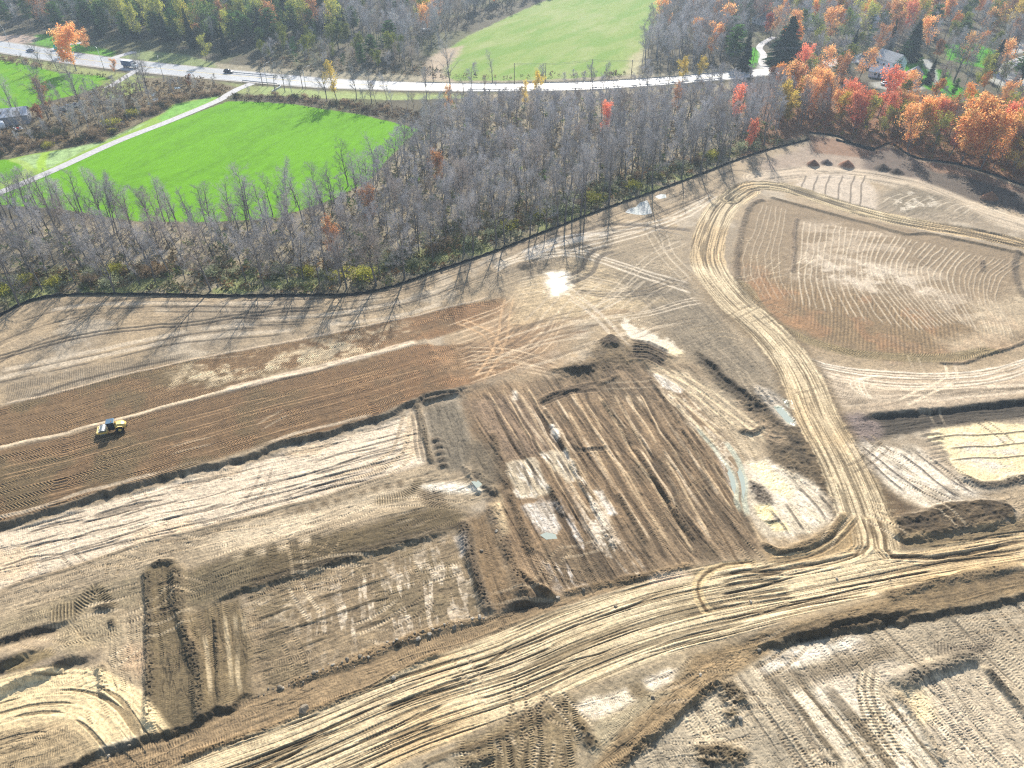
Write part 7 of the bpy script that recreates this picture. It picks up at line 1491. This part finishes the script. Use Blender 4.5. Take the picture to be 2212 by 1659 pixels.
# ================================================================== ROLLER
def roller():
    a = np.array(gp(352, 905)); b_ = np.array(gp(250, 932)); az = math.atan2(*(b_-a)[::-1])
    p = G(248, 938); e = empty('road_roller', (p.x, p.y, gz(p.x, p.y)), az-0.12, 'yellow single-drum soil roller with a dark cab working on the brown compacted strip', 'road roller')
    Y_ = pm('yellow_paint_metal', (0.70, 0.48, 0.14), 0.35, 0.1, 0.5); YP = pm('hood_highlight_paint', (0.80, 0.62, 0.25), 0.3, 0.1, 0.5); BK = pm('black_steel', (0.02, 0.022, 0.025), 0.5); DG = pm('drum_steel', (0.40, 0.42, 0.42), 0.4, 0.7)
    RF = pm('cab_roof', (0.10, 0.17, 0.24), 0.4, 0.1)
    e.scale = (.9, .9, .9)
    # drum with rows of pads
    dm = MB().tube([(1.85, -1.03, .76), (1.85, 1.03, .76)], 0.72, 40).build('drum', DG, e, 0.0, False)
    pd = MB()
    for i in range(16):
        for j in range(9):
            an = 2*math.pi*(i+0.5*(j % 2))/16; pd.box((1.85+0.76*math.cos(an), -0.92+j*0.23, .76+0.76*math.sin(an)), (0.12, 0.14, 0.13), 0, 0.75, 0, -an+math.pi/2)
    pd.build('pads', DG, dm)
    MB().box((1.85, -1.18, .80), (2.0, 0.16, 0.42)).build('side_frame', Y_, e, 0.03); MB().box((1.85, 1.18, .80), (2.0, 0.16, 0.42)).build('side_frame', Y_, e, 0.03)
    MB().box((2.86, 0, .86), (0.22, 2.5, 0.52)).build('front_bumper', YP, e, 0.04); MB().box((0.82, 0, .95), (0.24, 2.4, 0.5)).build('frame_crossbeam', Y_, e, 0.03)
    MB().box((2.62, 0, .62), (0.10, 2.0, 0.16)).build('scraper', BK, e)
    MB().tube([(0.3, 0, .55), (0.3, 0, 1.25)], 0.3, 12).build('articulation_joint', BK, e)
    # rear body, hood
    MB().prism([(-3.0, .75), (-3.05, 1.35), (-2.75, 1.72), (-2.2, 1.92), (-0.75, 2.02), (-0.75, .7), (-1.1, .6), (-2.6, .6)], -0.72, 0.72).build('hood', Y_, e, 0.09, True)
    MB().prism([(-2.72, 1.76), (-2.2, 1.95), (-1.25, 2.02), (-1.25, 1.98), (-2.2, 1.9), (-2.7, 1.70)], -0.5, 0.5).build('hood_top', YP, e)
    for y in (-0.735, 0.735):
        MB().box((-1.7, y, 1.45), (1.1, 0.03, 0.42)).build('grille', BK, e)
    MB().box((-3.06, 0, 1.0), (0.12, 1.3, 0.42)).build('rear_bumper', BK, e, 0.03); MB().tube([(-1.0, .42, 1.98), (-1.0, .42, 2.55)], 0.06, 8).build('exhaust', BK, e)
    for y in (-1, 1): MB().prism([(-2.5, 1.35), (-2.35, 1.62), (-1.85, 1.74), (-1.2, 1.68), (-.95, 1.45), (-.95, 1.38), (-1.25, 1.6), (-1.9, 1.66), (-2.3, 1.55), (-2.42, 1.33)], min(y*.75, y*1.2), max(y*.75, y*1.2)).build('mudguard', Y_, e)
    # cab
    MB().box((-0.15, 0, .98), (1.35, 1.5, 0.42)).build('cab_floor', BK, e, 0.02); 
    c = MB()
    for x in (-0.78, 0.5):
        for y in (-.72, .72): c.box((x, y, 1.95), (0.09, 0.09, 1.6))
    c.build('cab_posts', BK, e); MB().box((-0.14, 0, 1.95), (1.2, 1.36, 1.45)).build('cab_glass', M_glass, e)
    MB().box((-0.14, 0, 2.82), (1.62, 1.72, 0.14)).build('cab_roof', RF, e, 0.04); MB().box((-0.95, 0, 2.68), (0.08, 1.5, 0.3)).build('rear_light_bar', DG, e)
    MB().tube([(-0.5, 0.4, 2.9), (-0.5, .4, 3.06)], 0.07, 8).build('beacon', pm('amber_lens', (0.7, 0.25, 0.02), 0.3), e)
    for y in (-.55, .55): MB().box((0.6, y, 2.66), (0.08, 0.18, 0.14)).build('work_light', M_hl, e)
    for y in (-0.93, 0.93):
        w_ = MB().tube([(-1.72, y-.27, .78), (-1.72, y-.2, .78), (-1.72, y+.2, .78), (-1.72, y+.27, .78)], 0.78, 28).build('wheel', M_tyre, e, 0.03, False)
        lg = MB()
        for i in range(22):
            an = 2*math.pi*i/22
            lg.box((-1.72+.79*math.cos(an), y, .78+.79*math.sin(an)), (0.08, 0.5, 0.09), 0, 1, 0, -an+math.pi/2)
        lg.build('tyre_lugs', M_tyre, w_); MB().tube([(-1.72, y-.29, .78), (-1.72, y+.29, .78)], 0.36, 16).build('rim', Y_, w_)
    MB().box((0.2, -.85, .62), (0.5, .2, 0.06)).build('step', BK, e); MB().box((0.2, -.85, .9), (0.4, .2, 0.06)).build('step', BK, e)
roller()

# ================================================================== STONES
M_rock = pm('pale_stone', (0.36, 0.31, 0.24), 0.9, 0, 0.2, 0.3, 2.0, 0.5); M_rockd = pm('earthy_stone', (0.20, 0.165, 0.12), 0.95, 0, 0.2, 0.3, 2.0, 0.5)
def rock_me(seed):
    bm = bmesh.new(); bmesh.ops.create_icosphere(bm, subdivisions=3, radius=1.0); r = random.Random(seed)
    pl = [(Vector((r.gauss(0, 1), r.gauss(0, 1), r.gauss(0, 1))).normalized(), r.uniform(0.55, 0.9)) for _ in range(11)]
    for v in bm.verts:
        for n_, d in pl:
            t = v.co.dot(n_)
            if t > d: v.co -= n_*(t-d)
        v.co *= 1+r.uniform(-.02, .02)
    me = bpy.data.meshes.new('boulder'); bm.to_mesh(me); bm.free(); me.materials.append(M_rock if seed % 2 else M_rockd); return me
RK = [rock_me(i) for i in range(6)]
def rock(px, py, s, label, group=None, k=0, nm='boulder'):
    p = G(px, py); o = link(nm, RK[k % 6]); o.location = (p.x, p.y, gz(p.x, p.y)+s*0.12); r = random.Random(k+int(px)); o.scale = (s*r.uniform(.8, 1.2), s*r.uniform(.8, 1.2), s*r.uniform(.6, .8)); o.rotation_euler = (r.uniform(-.3, .3), r.uniform(-.3, .3), r.uniform(0, 6)); tag(o, label, 'boulder' if nm == 'boulder' else 'clod', group)
rock(656, 1533, 0.72, 'round dark boulder alone on the edge of the pale haul road, lower left', None, 0)
rock(1598, 1553, 0.35, 'small white stone at the corner of the grey lots below the haul road', None, 1)
rock(1808, 1750-500, 0.25, 'small pale stone on the haul road near the junction', None, 3)
rr = random.Random(4)
RW = [(565, 1497), (620, 1478), (700, 1449), (780, 1420), (860, 1388), (960, 1357), (1050, 1335)]
for i in range(46):
    t = (i+rr.uniform(-.3, .3))/46; x = 560+t*495; y = np.interp(x, [q[0] for q in RW], [q[1] for q in RW])+rr.gauss(0, 6)
    seg_ = 'left end' if t < .33 else ('middle' if t < .66 else 'right end'); sz = rr.choice([.12, .16, .2, .24, .3, .4])*rr.uniform(.8, 1.2); wd = 'big' if sz > .26 else 'small'; kk = rr.randrange(6); tn = 'pale' if kk % 2 else 'brown'
    rock(x, y, sz, f'{wd} {tn} clod in the rubble row above the haul road, {seg_} of the row', f'{wd} {tn} clods, {seg_} of the rubble row', kk, 'clod')
for i, (x, y, s) in enumerate([(1410, 1510, .4), (1512, 1462, .35), (1640, 1405, .35), (850, 1465, .35), (1330, 1310, .3), (1205, 1292, .4), (1260, 1275, .35), (235, 1633, .25), (280, 1612, .25), (1622, 1300, .3), (1040, 1190, .35), (1072, 1150, .35)]):
    rock(x, y, s, ['clod on the near edge of the haul road above the pale patches', 'clod beside the ramp top below the haul road', 'clod at the head of the ramp', 'clod on the lower left road edge', 'clod in the middle of the haul road', 'clod at the dark bank corner above the haul road', 'clod on the ridge above the haul road', 'left clod on the white spoil, lower left', 'right clod on the white spoil, lower left', 'clod below the hairpin of the haul road', 'clod on the dark ridge right of the brown lot', 'clod on the right-hand ridge of the narrow brown strip'][i], None, i, 'clod')

# ================================================================== HAZE
HZ = bpy.data.materials.new('haze'); HZ.use_nodes = True; n = HZ.node_tree.nodes; l = HZ.node_tree.links
for x in list(n):
    if x.type != 'OUTPUT_MATERIAL': n.remove(x)
pv = n.new('ShaderNodeVolumePrincipled'); pv.inputs['Color'].default_value = (0.66, 0.82, 1.0, 1); pv.inputs['Density'].default_value = 0.00023; pv.inputs['Anisotropy'].default_value = 0.3
l.new(pv.outputs[0], [x for x in n if x.type == 'OUTPUT_MATERIAL'][0].inputs['Volume'])
hz = MB().box((0, 8000-400, 60), (34000*1.2, 17200, 132)).build('haze', HZ); tag(hz, 'thin pale blue air over the whole site', 'haze', kind='stuff')
